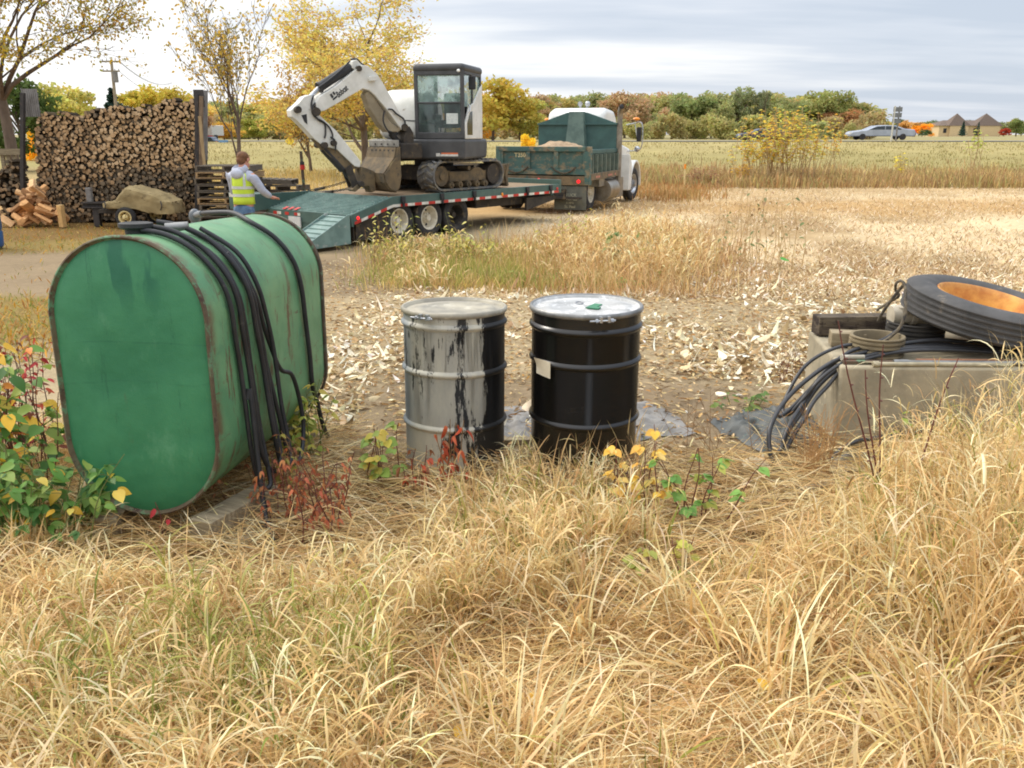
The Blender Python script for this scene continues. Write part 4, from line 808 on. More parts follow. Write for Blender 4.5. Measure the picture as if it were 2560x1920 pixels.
# ------------------------------------------------------------------ excavator
EX = rootM(trl) @ Vector((2.38, 1.14, 0))
exc = thing('mini_excavator', 'white and dark grey compact excavator with its arm folded down on the trailer deck', 'excavator', (EX.x, EX.y, GZ+DK-.008), TH_+pi)
EI = rootM(exc).inverted()           # local +X = towards the trailer's tail (machine front)
m_grey = mat('dark_grey_cab_paint', S(74, 74, 74), S(60, 60, 60), 3, .5, spots=((S(112, 102, 86), .62, .76, 6, None),))
m_brn = mat('mud_coated_steel', S(118, 100, 72), S(86, 76, 60), 5, .85, spots=((S(70, 66, 58), .55, .68, 7, None),), bump=.004)
m_trk = mat('muddy_track_rubber', S(112, 110, 106), S(90, 90, 90), 5, .85, spots=((S(150, 138, 112), .48, .66, 7, None),))
def track(yc):
    w = .46; a, rr = .83, .295; ob = bpy.data.objects.new('track', None); col.objects.link(ob); ob.parent = exc
    def loop(r, n=18):
        P = [(a*1+r*cos(t), rr+.03+r*sin(t)) for t in np.linspace(-pi/2, pi/2, n)]+[(-a+r*cos(t), rr+.03+r*sin(t)) for t in np.linspace(pi/2, 3*pi/2, n)]
        return P
    A = loop(rr); B = loop(rr-.035); n = len(A); mb = MB()
    for yy in (yc-w/2, yc+w/2): mb.v += [Vector((x, yy, z)) for x, z in A]+[Vector((x, yy, z)) for x, z in B]
    for i in range(n):
        j = (i+1) % n
        mb.f += [[i, j, 2*n+j, 2*n+i], [n+i, 3*n+i, 3*n+j, n+j], [i, n+i, n+j, j], [2*n+i, 2*n+j, 3*n+j, 3*n+i]]
    mb.build('belt', m_trk, ob, 40)
    mb = MB(); per = 4*a+2*pi*rr; nl = 38
    for k in range(nl):
        s = per*k/nl
        if s < 2*a: p = (-a+s, .03); t = (1, 0)
        elif s < 2*a+pi*rr: th = -pi/2+(s-2*a)/rr; p = (a+rr*cos(th), rr+.03+rr*sin(th)); t = (-sin(th), cos(th))
        elif s < 4*a+pi*rr: p = (a-(s-2*a-pi*rr), 2*rr+.03); t = (-1, 0)
        else: th = pi/2+(s-4*a-pi*rr)/rr; p = (-a+rr*cos(th), rr+.03+rr*sin(th)); t = (-sin(th), cos(th))
        nx, nz = t[1], -t[0]
        ang = math.atan2(t[1], t[0])
        for sgn in (-1, 1):
            M_ = Matrix.Translation((p[0]+nx*.012, yc+sgn*w*.235, p[1]+nz*.012)) @ Matrix.Rotation(-ang, 4, 'Y') @ Matrix.Rotation(sgn*.5, 4, 'Z')
            mb.box((0, 0, 0), (.055, w*.44, .032), M_)
    mb.build('lugs', m_trk, ob, 0, .004)
    mb = MB(); s = 1
    y0, y1 = yc-w*.30, yc+w*.30
    mb.bb(-.62, .55, y0, y1, .20, .40); mb.prism([(-.55, .40), (-.1, .40), (-.25, .47), (-.4, .47)], y0, y1)
    mb.bb(.5, .78, y0+.02, y1-.02, .22, .42); mb.build('track_frame', m_brn, ob, 0, .008)
    mb = MB().cyl((a, y0-.04, rr+.03), (a, y1+.04, rr+.03), .20, n=24).cyl((a, y0-.07, rr+.03), (a, y1+.07, rr+.03), .08, n=16); mb.build('sprocket', m_brn, ob)
    mb = MB().cyl((-a, y0-.04, rr+.03), (-a, y1+.04, rr+.03), .21, n=24); mb.build('idler', m_dirt, ob)
    for k in range(5): MB().cyl((-.55+k*.27, y0-.05, .135), (-.55+k*.27, y1+.05, .135), .07, n=14).cyl((-.55+k*.27, y0-.09, .135), (-.55+k*.27, y1+.09, .135), .03, n=10).build('roller', m_brn, ob)
    MB().cyl((-.05, y0-.02, .46), (-.05, y1+.02, .46), .045, n=12).build('roller', m_brn, ob)
track(.80); track(-.80)       # +y is the near side (camera)
mb = MB(); mb.bb(-.6, .6, -.62, .62, .22, .5); mb.cyl((0, 0, .5), (0, 0, .72), .42, n=28); mb.bb(-1.25, -.55, -.45, -.37, .3, .4); mb.bb(-1.25, -.55, .37, .45, .3, .4); mb.build('undercarriage', m_dirt, exc, 30)
mb = MB(); mb.prism([(-1.28, .03), (-1.34, .05), (-1.30, .25), (-1.36, .50), (-1.30, .52), (-1.22, .25)], -1.0, 1.0); mb.bb(-1.30, -1.1, .9, .96, .1, .5); mb.build('dozer_blade', m_brn, exc, 0, .006)
# upper house: heading nearer to the camera than the tracks
HM = EI @ Matrix.Translation((-1.68, 18.84, GZ+DK-.09)) @ Matrix.Rotation(R(-90-14), 4, 'Z')   # +X forward, +Y machine left
def hb(): return MB(HM)
mb = hb(); mb.prism([(-.62, .74), (1.02, .74), (1.02, 1.13), (-.6, 1.13), (-.68, 1.05)], -.98, 1.02)
mb.build('lower_body', m_grey, exc, 0, .05, 3)
mb = hb(); mb.bb(.85, 1.035, -.40, .10, .78, 1.0); mb.build('front_recess', m_blk, exc, 0, .01)
mb = hb(); mb.prism([(-.97, 1.13), (.62, 1.13), (.66, 1.40), (.60, 1.85), (.30, 2.10), (-.35, 2.14), (-.80, 1.90), (-1.0, 1.45)], -.97, -.02); mb.build('engine_cover', m_wpaint, exc, 30, .16, 5)
mb = hb(); mb.tube([(.64, -.60, 1.5), (.66, -.02, 1.48)], .012, 6); mb.build('cover_seam', m_blk, exc)
# cab shell: pillars, roof, door
cx0, cx1, cy0, cy1, cz0, cz1 = -.30, .98, -.03, 1.0, 1.13, 2.53
p_ = .075
mb = hb()
for (a, b) in ((cx1-p_, cx1), (cx0, cx0+p_)):
    for (e, f) in ((cy0, cy0+p_), (cy1-p_, cy1)): mb.bb(a, b, e, f, cz0, cz1-.05)
mb.bb(cx1-p_*.9, cx1-.004, cy0, cy1, cz0, cz0+.13); mb.bb(cx1-p_*.9, cx1-.004, cy0, cy1, cz1-.20, cz1-.05); mb.bb(cx1-.06, cx1-.008, cy0, cy1, 1.80, 1.84)
mb.bb(cx0, cx1, cy1-.05, cy1-.004, cz0, cz0+.10); mb.bb(cx0, cx1, cy1-.05, cy1-.004, cz1-.18, cz1-.05); mb.bb(cx0, cx1, cy0+.004, cy0+.05, cz0, cz0+.10); mb.bb(cx0, cx1, cy0+.004, cy0+.05, cz1-.18, cz1-.05)
mb.bb(.30, .37, cy1-.05, cy1-.002, cz0, cz1-.1); mb.build('cab_frame', m_grey, exc, 0, .018, 2)
mb = hb(); mb.bb(cx0-.05, cx1+.02, cy0-.02, cy1+.02, cz1-.14, cz1+.02); mb.build('cab_roof', m_grey, exc, 30, .075, 5)
m_glass = None
def glass(ca, cb_, nm):
    m, t, b = newmat(nm); b.inputs['Base Color'].default_value = S(120, 150, 142); b.inputs['Roughness'].default_value = .05
    b.inputs['Alpha'].default_value = .45; b.inputs['Specular IOR Level'].default_value = .8
    c = tmix(t, tramp(t, tnoise(t, 4, 6, .7, off=(3, 1, 0)), .4, .6), ca, cb_); t.links.new(c, b.inputs['Base Color']); return m
m_glass = glass(S(176, 206, 196), S(96, 124, 114), 'sky_lit_glass'); m_glass2 = glass(S(70, 92, 86), S(40, 56, 54), 'shaded_glass')  # sky reflection and cab shade painted into the two glass colours
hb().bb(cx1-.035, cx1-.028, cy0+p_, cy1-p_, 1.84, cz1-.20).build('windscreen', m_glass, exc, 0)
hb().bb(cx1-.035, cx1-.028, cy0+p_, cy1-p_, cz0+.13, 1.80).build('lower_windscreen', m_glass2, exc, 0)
hb().bb(.37, cx1-p_, cy1-.03, cy1-.024, 1.75, cz1-.18).build('door_window', m_glass, exc, 0)
hb().bb(cx0+p_, .30, cy1-.03, cy1-.024, cz0+.3, cz1-.18).build('rear_side_window', m_glass, exc, 0)
hb().bb(cx0+p_, cx1-p_, cy0+.02, cy0+.026, cz0+.3, cz1-.18).build('right_window', m_glass, exc, 0)
mb = hb(); mb.prism([(cx1-.06, cz0+.0), (cx1-.06, cz0+.28), (.62, cz0+.62), (.34, cz0+.70), (cx0-.02, cz0+1.10), (cx0-.02, cz0)], cy1-.03, cy1+.012)
mb.build('white_side_panel', m_wpaint, exc, 0, .02, 3)
hb().prism([(.80, cz0+.08), (.80, cz0+.30), (.60, cz0+.52), (.44, cz0+.54), (.44, cz0+.08)], cy1+.012, cy1+.018).build('lower_door_window', mat('dark_glass', S(40, 52, 50), S(30, 40, 38), 3, .1), exc, 0)
hb().tube(smooth_path([(.78, cy1+.02, 1.62), (.76, cy1+.05, 1.66), (.73, cy1+.05, 1.74), (.74, cy1+.02, 1.80)]), .012, 8).build('door_handle', mat('chrome_handle', S(220, 220, 220), S(200, 200, 200), 5, .2, .8), exc)
mb = hb(); mb.box((.72, cy1+.10, 2.20), (.05, .15, .26)); mb.build('mirror', m_blk, exc, 0, .03, 3)
mb = hb(); mb.tube([(.9, cy1, 2.35), (.85, cy1+.1, 2.34), (.78, cy1+.1, 2.3)], .012, 6); mb.build('mirror_arm', m_blk, exc)
hb().sph((cx1+.02, cy1-.09, cz1-.12), (.02, .035, .03), 10, 6).build('work_lamp', mat('lamp_lens', S(246, 246, 240), S(236, 236, 230), 5, .2), exc)
# seat and operator controls inside the cab
mb = hb(); mb.bb(-.15, .35, .22, .72, 1.35, 1.50); mb.bb(-.25, -.12, .22, .72, 1.45, 2.05); mb.bb(-.05, .3, .1, .2, 1.5, 1.62); mb.bb(-.05, .3, .75, .85, 1.5, 1.62); mb.build('seat', m_blk, exc, 0, .04, 3)
mb = hb(); mb.tube([(.2, .15, 1.6), (.24, .15, 1.78)], .015, 6).tube([(.2, .8, 1.6), (.24, .8, 1.78)], .015, 6).tube([(.65, .4, 1.2), (.6, .4, 1.6)], .012, 6).tube([(.65, .5, 1.2), (.6, .5, 1.6)], .012, 6); mb.build('levers', m_blk, exc)
hb().bb(cx1-.026, cx1-.020, .63, .87, 1.42, 1.62).build('notice_sheet', mat('printed_sheet', S(220, 222, 214), S(170, 180, 176), 30, .7, stretch=(1, 1, 4)), exc, 0)
m_lab = mat('label_white', S(216, 214, 206), S(190, 186, 176), 20, .5); m_laor = mat('label_orange', S(214, 110, 60), S(196, 96, 50), 10, .5)
hb().bb(1.021, 1.024, .42, .50, .80, .86).build('warning_label', m_lab, exc, 0); hb().bb(1.021, 1.025, .51, .88, .80, .84).build('warning_label', m_lab, exc, 0); hb().bb(1.021, 1.0255, .53, .88, .84, .87).build('warning_label', m_laor, exc, 0)
hb().bb(.66, .86, .981, .984, .82, .94).build('load_chart', m_lab, exc, 0)
# boom group in its own vertical plane (boom swung to the machine's right)
BP = Plane((-2.18, 17.45), R(-90-52)); BD = BP.d; BNv = BP.n    # s grows away from the pivot; near side = +n
BMx = EI @ BP.M
def bb_(): return MB(BMx)
NEAR = .15
# shape as (s,z) outlines measured on the near face of the boom
tr = lambda pts, off=NEAR, z=ZA: BP.tr(z, pts, off)
boom = tr([(385, 590), (362, 545), (352, 500), (390, 440), (560, 330), (775, 150), (815, 128), (868, 135), (960, 215), (1010, 290), (1240, 700), (1235, 740), (1205, 770), (1150, 700), (1050, 560), (940, 430), (880, 378), (820, 362), (750, 400), (600, 490), (440, 580)])
bb_().prism(boom, -.14, NEAR).build('boom', m_wpaint, exc, 0, .012, 2)
bun = tr([(1100, 690), (940, 430), (880, 385), (850, 420), (900, 560), (1000, 720), (1070, 790), (1190, 790), (1215, 765)])
bb_().prism(bun, -.10, .10).build('boom_underside', mat('brown_boom_underside', S(156, 144, 120), S(132, 120, 98), 4, .8), exc, 0, .02, 2)  # underside in a browner tone than the boom's sides
bb_().prism(tr([(865, 262), (872, 240), (930, 236), (936, 285), (868, 288)]), NEAR, NEAR+.09).build('boom_light', m_wpaint, exc, 0, .008)
# arm cylinder along the boom's back
a0, a1, a2 = tr([(690, 150), (395, 345), (185, 560)], 0.02)
bb_().cyl((a0[0], .02, a0[1]), (a1[0], .02, a1[1]), .085, n=20).cyl((a1[0], .02, a1[1]), (a1[0]+(a1[0]-a0[0])*.05, .02, a1[1]+(a1[1]-a0[1])*.05), .10, n=20).build('arm_cylinder', m_blk, exc)
bb_().cyl((a1[0], .02, a1[1]), (a2[0], .02, a2[1]), .042, n=14).build('cylinder_rod', m_zinc, exc)
pk = tr([(700, 140), (760, 150)], 0.02); bb_().prism(tr([(680, 160), (690, 95), (730, 78), (780, 130), (790, 175), (740, 185)], 0), -.07, .11).build('cylinder_bracket', m_wpaint, exc, 0, .01)
arm = tr([(118, 640), (108, 575), (140, 545), (190, 500), (240, 440), (300, 420), (345, 455), (352, 500), (330, 540), (372, 600), (440, 670), (560, 780), (640, 880), (800, 1080), (790, 1140), (740, 1130), (560, 960), (430, 930), (340, 860), (230, 740), (150, 660)], .10)
bb_().prism(arm, -.10, .10).build('arm', m_wpaint, exc, 0, .012, 2)
bb_().prism(tr([(212, 625), (262, 612), (270, 715), (240, 690)], .10), .10, .106).build('arm_opening', m_blk, exc, 0)
q = tr([(340, 600), (160, 560), (150, 600), (430, 930)], .0)
for k, (u, v, r_) in enumerate(((345, 590, .075), (165, 570, .06), (430, 920, .055), (520, 900, .05), (1215, 745, .07), (765, 165, .05))):
    s, z = BP.pt(*zp(ZA, (u, v)), .1); bb_().cyl((s, -.2, z), (s, .185, z), r_, n=18).build('pin', m_dirt, exc)
b0, b1, b2 = tr([(425, 950), (620, 1160), (720, 1290)], .0)
bb_().cyl((b0[0], 0, b0[1]), (b1[0], 0, b1[1]), .075, n=18).cyl((b1[0], 0, b1[1]), (b2[0], 0, b2[1]), .035, n=12).build('bucket_cylinder', m_blk, exc)
# strip along the arm's underside, darker than its sides
bb_().prism(tr([(230, 745), (430, 935), (560, 965), (740, 1135), (790, 1145), (640, 1165), (440, 1000), (210, 740)], .0), -.06, .07).build('arm_underside', m_brn, exc, 0)
lk = tr([(640, 1150), (700, 1110), (780, 1340), (730, 1380)], .08); bb_().prism(lk, .06, .10).prism(lk, -.10, -.06).build('link', m_dirt, exc, 0, .006)
lk = tr([(795, 1130), (860, 1150), (930, 1180), (940, 1370), (900, 1390), (870, 1320), (800, 1330), (740, 1380), (700, 1360), (780, 1290)], .10); bb_().prism(lk, -.12, .13).build('coupler', m_brn, exc, 0, .01)
bb_().cyl(*[(s, y, z) for (s, z), y in zip(tr([(760, 1300), (760, 1300)], 0), (-.16, .2))], .055, n=14).build('pin', m_dirt, exc)
# hydraulic hoses on arm and boom
for pts, off in (([(330, 430), (310, 520), (330, 600), (380, 670), (440, 710), (450, 800), (440, 850)], .12), ([(350, 500), (320, 560), (345, 640), (430, 690), (490, 750), (520, 820), (510, 860)], .13), ([(500, 840), (540, 870), (550, 930), (545, 970)], .13), ([(1030, 580), (1020, 680), (1060, 770), (1100, 790)], .17), ([(1070, 565), (1110, 570), (1150, 610), (1220, 660), (1240, 720)], .18), ([(700, 75), (760, 70), (800, 110), (830, 130)], .05), ([(690, 90), (600, 180), (480, 280), (380, 350)], .12)):
    P = [BP.pt(*zp(ZA, q), off) for q in pts]; bb_().tube(smooth_path([(s, off, z) for s, z in P], 5), .016, 8).build('hydraulic_hose', m_rub, exc)
# bucket: side outline on the near plane, opening towards the machine
BW = 1.15; bo = .48
sd_ = BP.tr(ZA, [(1188, 935), (1160, 945), (1140, 1050), (1035, 1208), (1050, 1290), (1095, 1355), (1150, 1380), (1185, 1335), (1200, 1230)], bo)
bb_().prism(sd_, bo-.03, bo).build('bucket_side', m_brn, exc, 0, .008); bb_().prism(sd_, bo-BW, bo-BW+.03).build('bucket_side', m_brn, exc, 0, .008)
mb = bb_(); prof = sd_[1:8]
for i in range(len(prof)-1):
    a, b = prof[i], prof[i+1]; d = Vector((b[0]-a[0], b[1]-a[1])); nn = Vector((-d.y, d.x)).normalized()*.02
    mb.add([(a[0], bo-BW+.03, a[1]), (b[0], bo-BW+.03, b[1]), (b[0], bo-.03, b[1]), (a[0], bo-.03, a[1]), (a[0]+nn.x, bo-BW+.03, a[1]+nn.y), (b[0]+nn.x, bo-BW+.03, b[1]+nn.y), (b[0]+nn.x, bo-.03, b[1]+nn.y), (a[0]+nn.x, bo-.03, a[1]+nn.y)], [(0, 1, 2, 3), (7, 6, 5, 4), (0, 4, 5, 1), (2, 6, 7, 3), (1, 5, 6, 2), (0, 3, 7, 4)])
mb.build('bucket_shell', m_brn, exc, 0)
s0, z0 = sd_[0]; s1, z1 = sd_[1]
bb_().box(((s0+s1)/2, bo-BW/2, z1+.075), (.03, BW-.02, .13)).build('cutting_edge', mat('grey_steel_plate', S(158, 156, 150), S(130, 128, 122), 6, .5, .5), exc, 0, .012, 3)
mb = bb_()
for k in range(4): mb.cyl(((s0+s1)/2+.02, bo-.14-k*.24, z1+.06), ((s0+s1)/2+.03, bo-.14-k*.24, z1+.06), .018, n=8)
for k in range(6): mb.box((s1+.02, bo-.12-k*.16, z1-.09), (.04, .05, .10))
mb.build('edge_bolts', m_blk, exc, 0)
# swing post between house and boom
f0 = BMx @ Vector((0, 0, 1.85)); 
mb = MB(BMx); zf = GZ+DK
mb.prism(BP.tr(ZA, [(1250, 730), (1290, 800), (1300, 1000), (1200, 1040), (1190, 860), (1215, 770)], .05), -.15, .17); mb.build('swing_post', m_dirt, exc, 0, .02)
mb = MB(BMx); s_, z_ = BP.pt(*zp(ZA, (1080, 800)), -.05); s2, z2 = BP.pt(*zp(ZA, (900, 560)), -.05); mb.cyl((s_-.1, 0, z_-.05), (s2, 0, z2), .07, n=16); mb.cyl((s_-.3, .0, z_-.35), (s_, 0, z_), .06, n=14); mb.build('boom_cylinder', m_blk, exc)
mb = MB(BMx); mb.box((-.12, 0, zf+.82), (.5, .42, .3)); mb.build('swing_bracket', m_dirt, exc, 0, .03)
# lettering on the boom side
sA, zA_ = BP.pt(*zp(ZA, (615, 392)), NEAR); sB, zB_ = BP.pt(*zp(ZA, (660, 350)), NEAR); sC, zC_ = BP.pt(*zp(ZA, (565, 430)), NEAR)
ang = math.atan2(zB_-zC_, (sC-sB))            # reading direction runs against s
def onboom(u, v, ang):
    s, z = BP.pt(*zp(ZA, (u, v)), NEAR)
    return BMx @ Matrix.Translation((s, NEAR+.004, z)) @ Matrix.Rotation(pi, 4, 'Z') @ Matrix.Rotation(R(90), 4, 'X') @ Matrix.Rotation(ang, 4, 'Z')
m_ink = mat('black_lettering', S(36, 36, 38), S(30, 30, 32), 5, .5)
text('Bobcat', .15, onboom(613, 388, ang) @ Matrix.Diagonal((.62, 1, 1, 1)), m_ink, exc, bold=.003)
mb = MB(onboom(528, 433, ang) @ Matrix.Diagonal((.75, .85, 1, 1))); mb.prism([(-.07, 0), (.07, 0), (.07, .002), (-.07, .002)], -.07, -.035); mb.prism([(-.07, 0), (-.01, 0), (-.01, .002), (-.07, .002)], -.02, .07); mb.prism([(.02, 0), (.07, 0), (.07, .002), (.02, .002)], .0, .07); mb.build('emblem', m_ink, exc, 0)
# chain binders running down from the machine to the deck at the far side
def chain(label, p0, p1, sag, y):
    pts = [tuple(Vector(p0).lerp(Vector(p1), t)+Vector((0, 0, -sag*4*t*(1-t)))) for t in np.linspace(0, 1, 14)]
    mb = MB()
    for i in range(13):
        a, b = Vector(pts[i]), Vector(pts[i+1]); 
        mb.tube([a, a.lerp(b, .3)+Vector((0, 0, .014)), a.lerp(b, .7)+Vector((0, 0, .014)), b, a.lerp(b, .7)-Vector((0, 0, .014)), a.lerp(b, .3)-Vector((0, 0, .014))], .009, 5, closed=True)
    m_ = Vector(pts[6]); d = (Vector(pts[8])-m_).normalized(); mb.cyl(m_, m_+d*.3, .03, n=8)
    props(mb.build('tie_down_chain', m_dirt, None, 40), label, 'chain')
TM = rootM(trl)
chain('upper tie-down chain from the folded arm to the far edge of the trailer deck', at_y(*zp(ZA, (650, 1280)), 17.3), at_y(*zp(ZA, (200, 1385)), 18.2), .02, 0)
chain('lower tie-down chain lying low over the far edge of the trailer deck', at_y(*zp(ZA, (700, 1340)), 17.2), at_y(*zp(ZA, (330, 1395)), 18.3), .02, 0)
# ------------------------------------------------------------------ dump truck
TA = R(69)
trk = thing('dump_truck', 'dark green single axle dump truck with white cab, loaded with gravel, towing the trailer', 'truck', (1.93, 22.5, -.24), TA)
m_box = mat('scraped_green_dump_body', S(72, 102, 94), S(58, 86, 82), 3, .6, spots=((S(136, 120, 92), .47, .66, 4, (1, 1, 1.6)), (S(110, 76, 52), .60, .68, 8, None)))
m_boxc = mat('cleaner_green_steel', S(58, 94, 90), S(48, 80, 78), 3, .5, spots=((S(90, 78, 62), .66, .76, 8, None),))
m_tr = mat('dusty_rail_paint', S(112, 122, 108), S(84, 98, 88), 4, .7, spots=((S(140, 118, 88), .55, .7, 6, None),))
m_tan = mat('mud_tan_steel', S(128, 108, 80), S(96, 84, 66), 5, .85, spots=((S(64, 84, 76), .56, .7, 5, None),))
W2 = 2.42
# tailgate (at x=0, facing -x); right side y=0 (near/right in picture), left y=W2
zt0, zt1 = .98, 1.68
mb = MB(); mb.bb(0, .05, .04, W2-.04, zt0, zt1-.04); mb.build('tailgate', m_box, trk, 0)
mb = MB(); mb.bb(-.07, .02, 0, W2, zt1-.12, zt1); mb.bb(-.06, .01, 0, W2, zt0, zt0+.14)
for y in (.0, .78, 1.55, W2-.12): mb.bb(-.055, .01, y, y+.12, zt0+.14, zt1-.12)
mb.build('tailgate_frame', m_box, trk, 0, .01)
mb = MB(); mb.bb(-.05, .16, 0.02, W2-.02, zt0-.26, zt0-.03); mb.build('rear_sill', m_tan, trk, 0, .01)
for y, z in ((.22, .16), (1.10, .14), (1.30, .14), (1.46, .15)): MB().cyl((-.075, y, zt0-z), (-.05, y, zt0-z), .045 if y in (.22, 1.30) else .028, n=14).build('tail_lamp', m_redl, trk)
for y0 in (.62, 1.92):
    P = [(-.08, y0-.33+.66*t, zt0+.20-.16*4*t*(1-t)) for t in np.linspace(0, 1, 14)]; MB().tube(P, .018, 6).build('tailgate_chain', m_rust, trk)
text('T350', .15, TransM := Matrix.Translation((-.006, W2-.58, zt1-.22)) @ Matrix.Rotation(R(-90), 4, 'Z') @ Matrix.Rotation(R(90), 4, 'X'), mat('faded_white_lettering', S(220, 214, 180), S(200, 180, 120), 30, .7), trk, bold=.003)
BL = 3.0
for y0, y1, nm in ((0, .06, 'side_panel'), (W2-.06, W2, 'side_panel')):
    mb = MB(); mb.bb(.05, BL, y0+.03, y1-.002, zt0-.05, zt1-.10)
    s = -1 if y0 == 0 else 1; yo = y0 if y0 == 0 else y1
    mb.bb(.02, BL+.05, min(yo, yo-s*.09), max(yo, yo-s*.09), zt1-.18, zt1-.08)
    mb.build(nm, m_tr if 0 else m_boxc, trk, 0, .008)
    for k in range(7):
        mb = MB(); x = .25+k*.43; ya = y0-.0 if y0 == 0 else y1
        mb.prism([(x, zt0+.02), (x+.07, zt0+.02), (x+.07, zt1-.2), (x, zt1-.2)], ya-(.07 if y0 == 0 else 0), ya+(0.02 if y0 == 0 else .07))
        mb.build('side_rib', m_tr, trk, 0)
    mb = MB(); ya = -.09 if y0 == 0 else W2
    mb.bb(.05, BL, ya, ya+.09, zt0-.14, zt0+.03); mb.build('lower_rail', m_tan, trk, 0, .01)
mb = MB(); mb.bb(-.07, .12, -.08, .06, zt0-.25, zt1-.0); mb.bb(-.07, .12, W2-.06, W2+.08, zt0-.25, zt1); mb.build('corner_post', m_box, trk, 0, .01)
for x in (.5, .64, .78, 1.75, 1.9, 2.05, 2.45): MB().bb(x, x+.08, -.094, -.090, zt0-.09, zt0-.04).build('side_reflector', mat('pink_reflector', S(214, 140, 120), S(196, 110, 96), 8, .5), trk, 0)
mb = MB().bb(.05, BL, .03, W2-.03, zt0-.05, zt0); mb.build('dump_floor', m_dirt, trk, 0)
mb = MB(); mb.prism([(0, zt0-.05), (0, 2.28), (.06, 2.28), (.06, zt0-.05)], 0.03, W2-.03, Matrix.Translation((BL, 0, 0)))
mb.add([(BL-.05, .03, 2.28), (BL-.05, W2-.03, 2.28), (BL-.05, W2*.62, 2.58), (BL-.05, W2*.38, 2.58), (BL+.06, .03, 2.28), (BL+.06, W2-.03, 2.28), (BL+.06, W2*.62, 2.58), (BL+.06, W2*.38, 2.58)], [(0, 1, 2, 3), (7, 6, 5, 4), (0, 4, 5, 1), (1, 5, 6, 2), (2, 6, 7, 3), (3, 7, 4, 0)])
mb.bb(BL-.07, BL+.0, .02, W2-.02, 2.24, 2.29); mb.build('headboard', m_boxc, trk, 0, .006)
mb = MB(); mb.add([(BL-.02, W2*.36, zt1-.3), (BL-.02, W2*.64, zt1-.3), (BL-.02, W2*.60, 2.60), (BL-.02, W2*.40, 2.60), (BL-.22, W2*.37, zt1-.3), (BL-.22, W2*.63, zt1-.3), (BL-.14, W2*.585, 2.60), (BL-.14, W2*.415, 2.60)], [(4, 5, 6, 7), (0, 4, 7, 3), (1, 2, 6, 5), (2, 3, 7, 6)]); mb.build('hoist_cover', mat('greyed_green_steel', S(98, 120, 112), S(78, 100, 94), 4, .6), trk, 0)
m_grav = mat('gravel_load', S(176, 152, 122), S(150, 126, 98), 12, .95, bump=.03, spots=((S(120, 104, 84), .6, .7, 30, None),))
g = np.linspace(0, 1, 40); Xs, Ys = np.meshgrid(g, g); hz = zt1-.30+.42*np.sin(np.clip(Xs*1.05, 0, 1)*pi)**.7*np.sin(Ys*pi)**.8*(.9+.12*snoise(Xs*6, Ys*6, 1.5, 4))+.03*snoise(Xs*20, Ys*20, 2, 6)
idx = np.arange(1600).reshape(40, 40); V = np.stack([.08+Xs*(BL-.1), .07+Ys*(W2-.14), hz], -1).reshape(-1, 3)
gv = link('gravel', rawmesh('gravel', V, np.stack([idx[:-1, :-1], idx[:-1, 1:], idx[1:, 1:], idx[1:, :-1]], -1).reshape(-1, 4)), m_grav, None); gv.location = trk.location; gv.rotation_euler = trk.rotation_euler
props(gv, 'heap of tan gravel filling the dump truck body', 'gravel', None, 'stuff')
# chassis, wheels, flaps
mb = MB(); mb.bb(-.1, 6.2, .8, .92, .62, .86); mb.bb(-.1, 6.2, 1.5, 1.62, .62, .86); mb.bb(-.16, -.04, .55, W2-.55, .35, .62); mb.bb(.9, 1.3, .6, 1.8, .4, .62); mb.bb(-.22, -.1, .1, 1.35, .38, .44); mb.build('chassis', m_dirt, trk, 0)
wheel(trk, (1.15, .34, .50), .50, .29, .27, 0, m_whl, .10, 10, True)
wheel(trk, (1.15, W2-.05, .50), .50, .29, .27, 0, m_whl, .10, 10, True)
fl = MB().bb(-.02, .01, .02, .88, .10, .70); fl.build('mud_flap', mat('grey_mud_flap', S(104, 104, 92), S(84, 84, 76), 4, .85, spots=((S(130, 116, 92), .56, .7, 4, None),)), trk, 0)
m_fl = mat('flap_lettering', S(168, 164, 140), S(150, 146, 124), 20, .8)
for k, (wd_, sz) in enumerate((('TRUCK', .105), ('UTILITIES', .092), ('& MFG', .07), ('St. Paul', .10))):
    text(wd_, sz, Matrix.Translation((-.024, .45, .47-k*.098)) @ Matrix.Rotation(R(-90), 4, 'Z') @ Matrix.Rotation(R(90), 4, 'X'), m_fl, trk, bold=.003)
MB().bb(-.02, .01, W2-.72, W2-.1, .24, .62).build('mud_flap', m_tan, trk, 0)
MB().cyl((-.12, 1.02, .62), (-.06, 1.02, .62), .085, n=16).bb(-.06, .0, .90, 1.14, .5, .74).build('stop_lamp', m_redl, trk)
mb = MB(); mb.cyl((1.75, .12, .50), (2.75, .12, .50), .30, n=26); mb.build('fuel_tank', mat('polished_tank', S(170, 162, 148), S(140, 130, 114), 4, .35, .7), trk)
m_alu = (mat('aluminium_box', S(160, 156, 146), S(134, 128, 116), 5, .4, .6)); MB().bb(1.2, 1.72, .0, .4, .62, .98).build('tool_box', m_alu, trk, 0, .02); MB().bb(2.95, 3.75, -.02, .45, .22, .80).build('tool_box', m_alu, trk, 0, .02)
m_cabw = mat('white_truck_paint', S(232, 232, 226), S(218, 218, 212), 3, .3)
mb = MB(); mb.prism([(3.12, .85), (3.12, 2.35), (3.22, 2.62), (3.6, 2.72), (4.4, 2.66), (4.7, 2.45), (4.95, 1.8), (4.95, .85)], .48, W2-.25); mb.build('cab', m_cabw, trk, 30, .13, 4)
mb = MB(); mb.prism([(4.85, .8), (4.85, 1.75), (6.35, 1.55), (6.4, .75)], .42, W2-.42); mb.build('bonnet', m_cabw, trk, 0, .10, 4)
hb2 = MB().bb(3.5, 4.3, .468, .478, 1.72, 2.3); hb2.build('side_window', mat('dark_cab_glass', S(40, 50, 54), S(34, 42, 46), 3, .08), trk, 0)
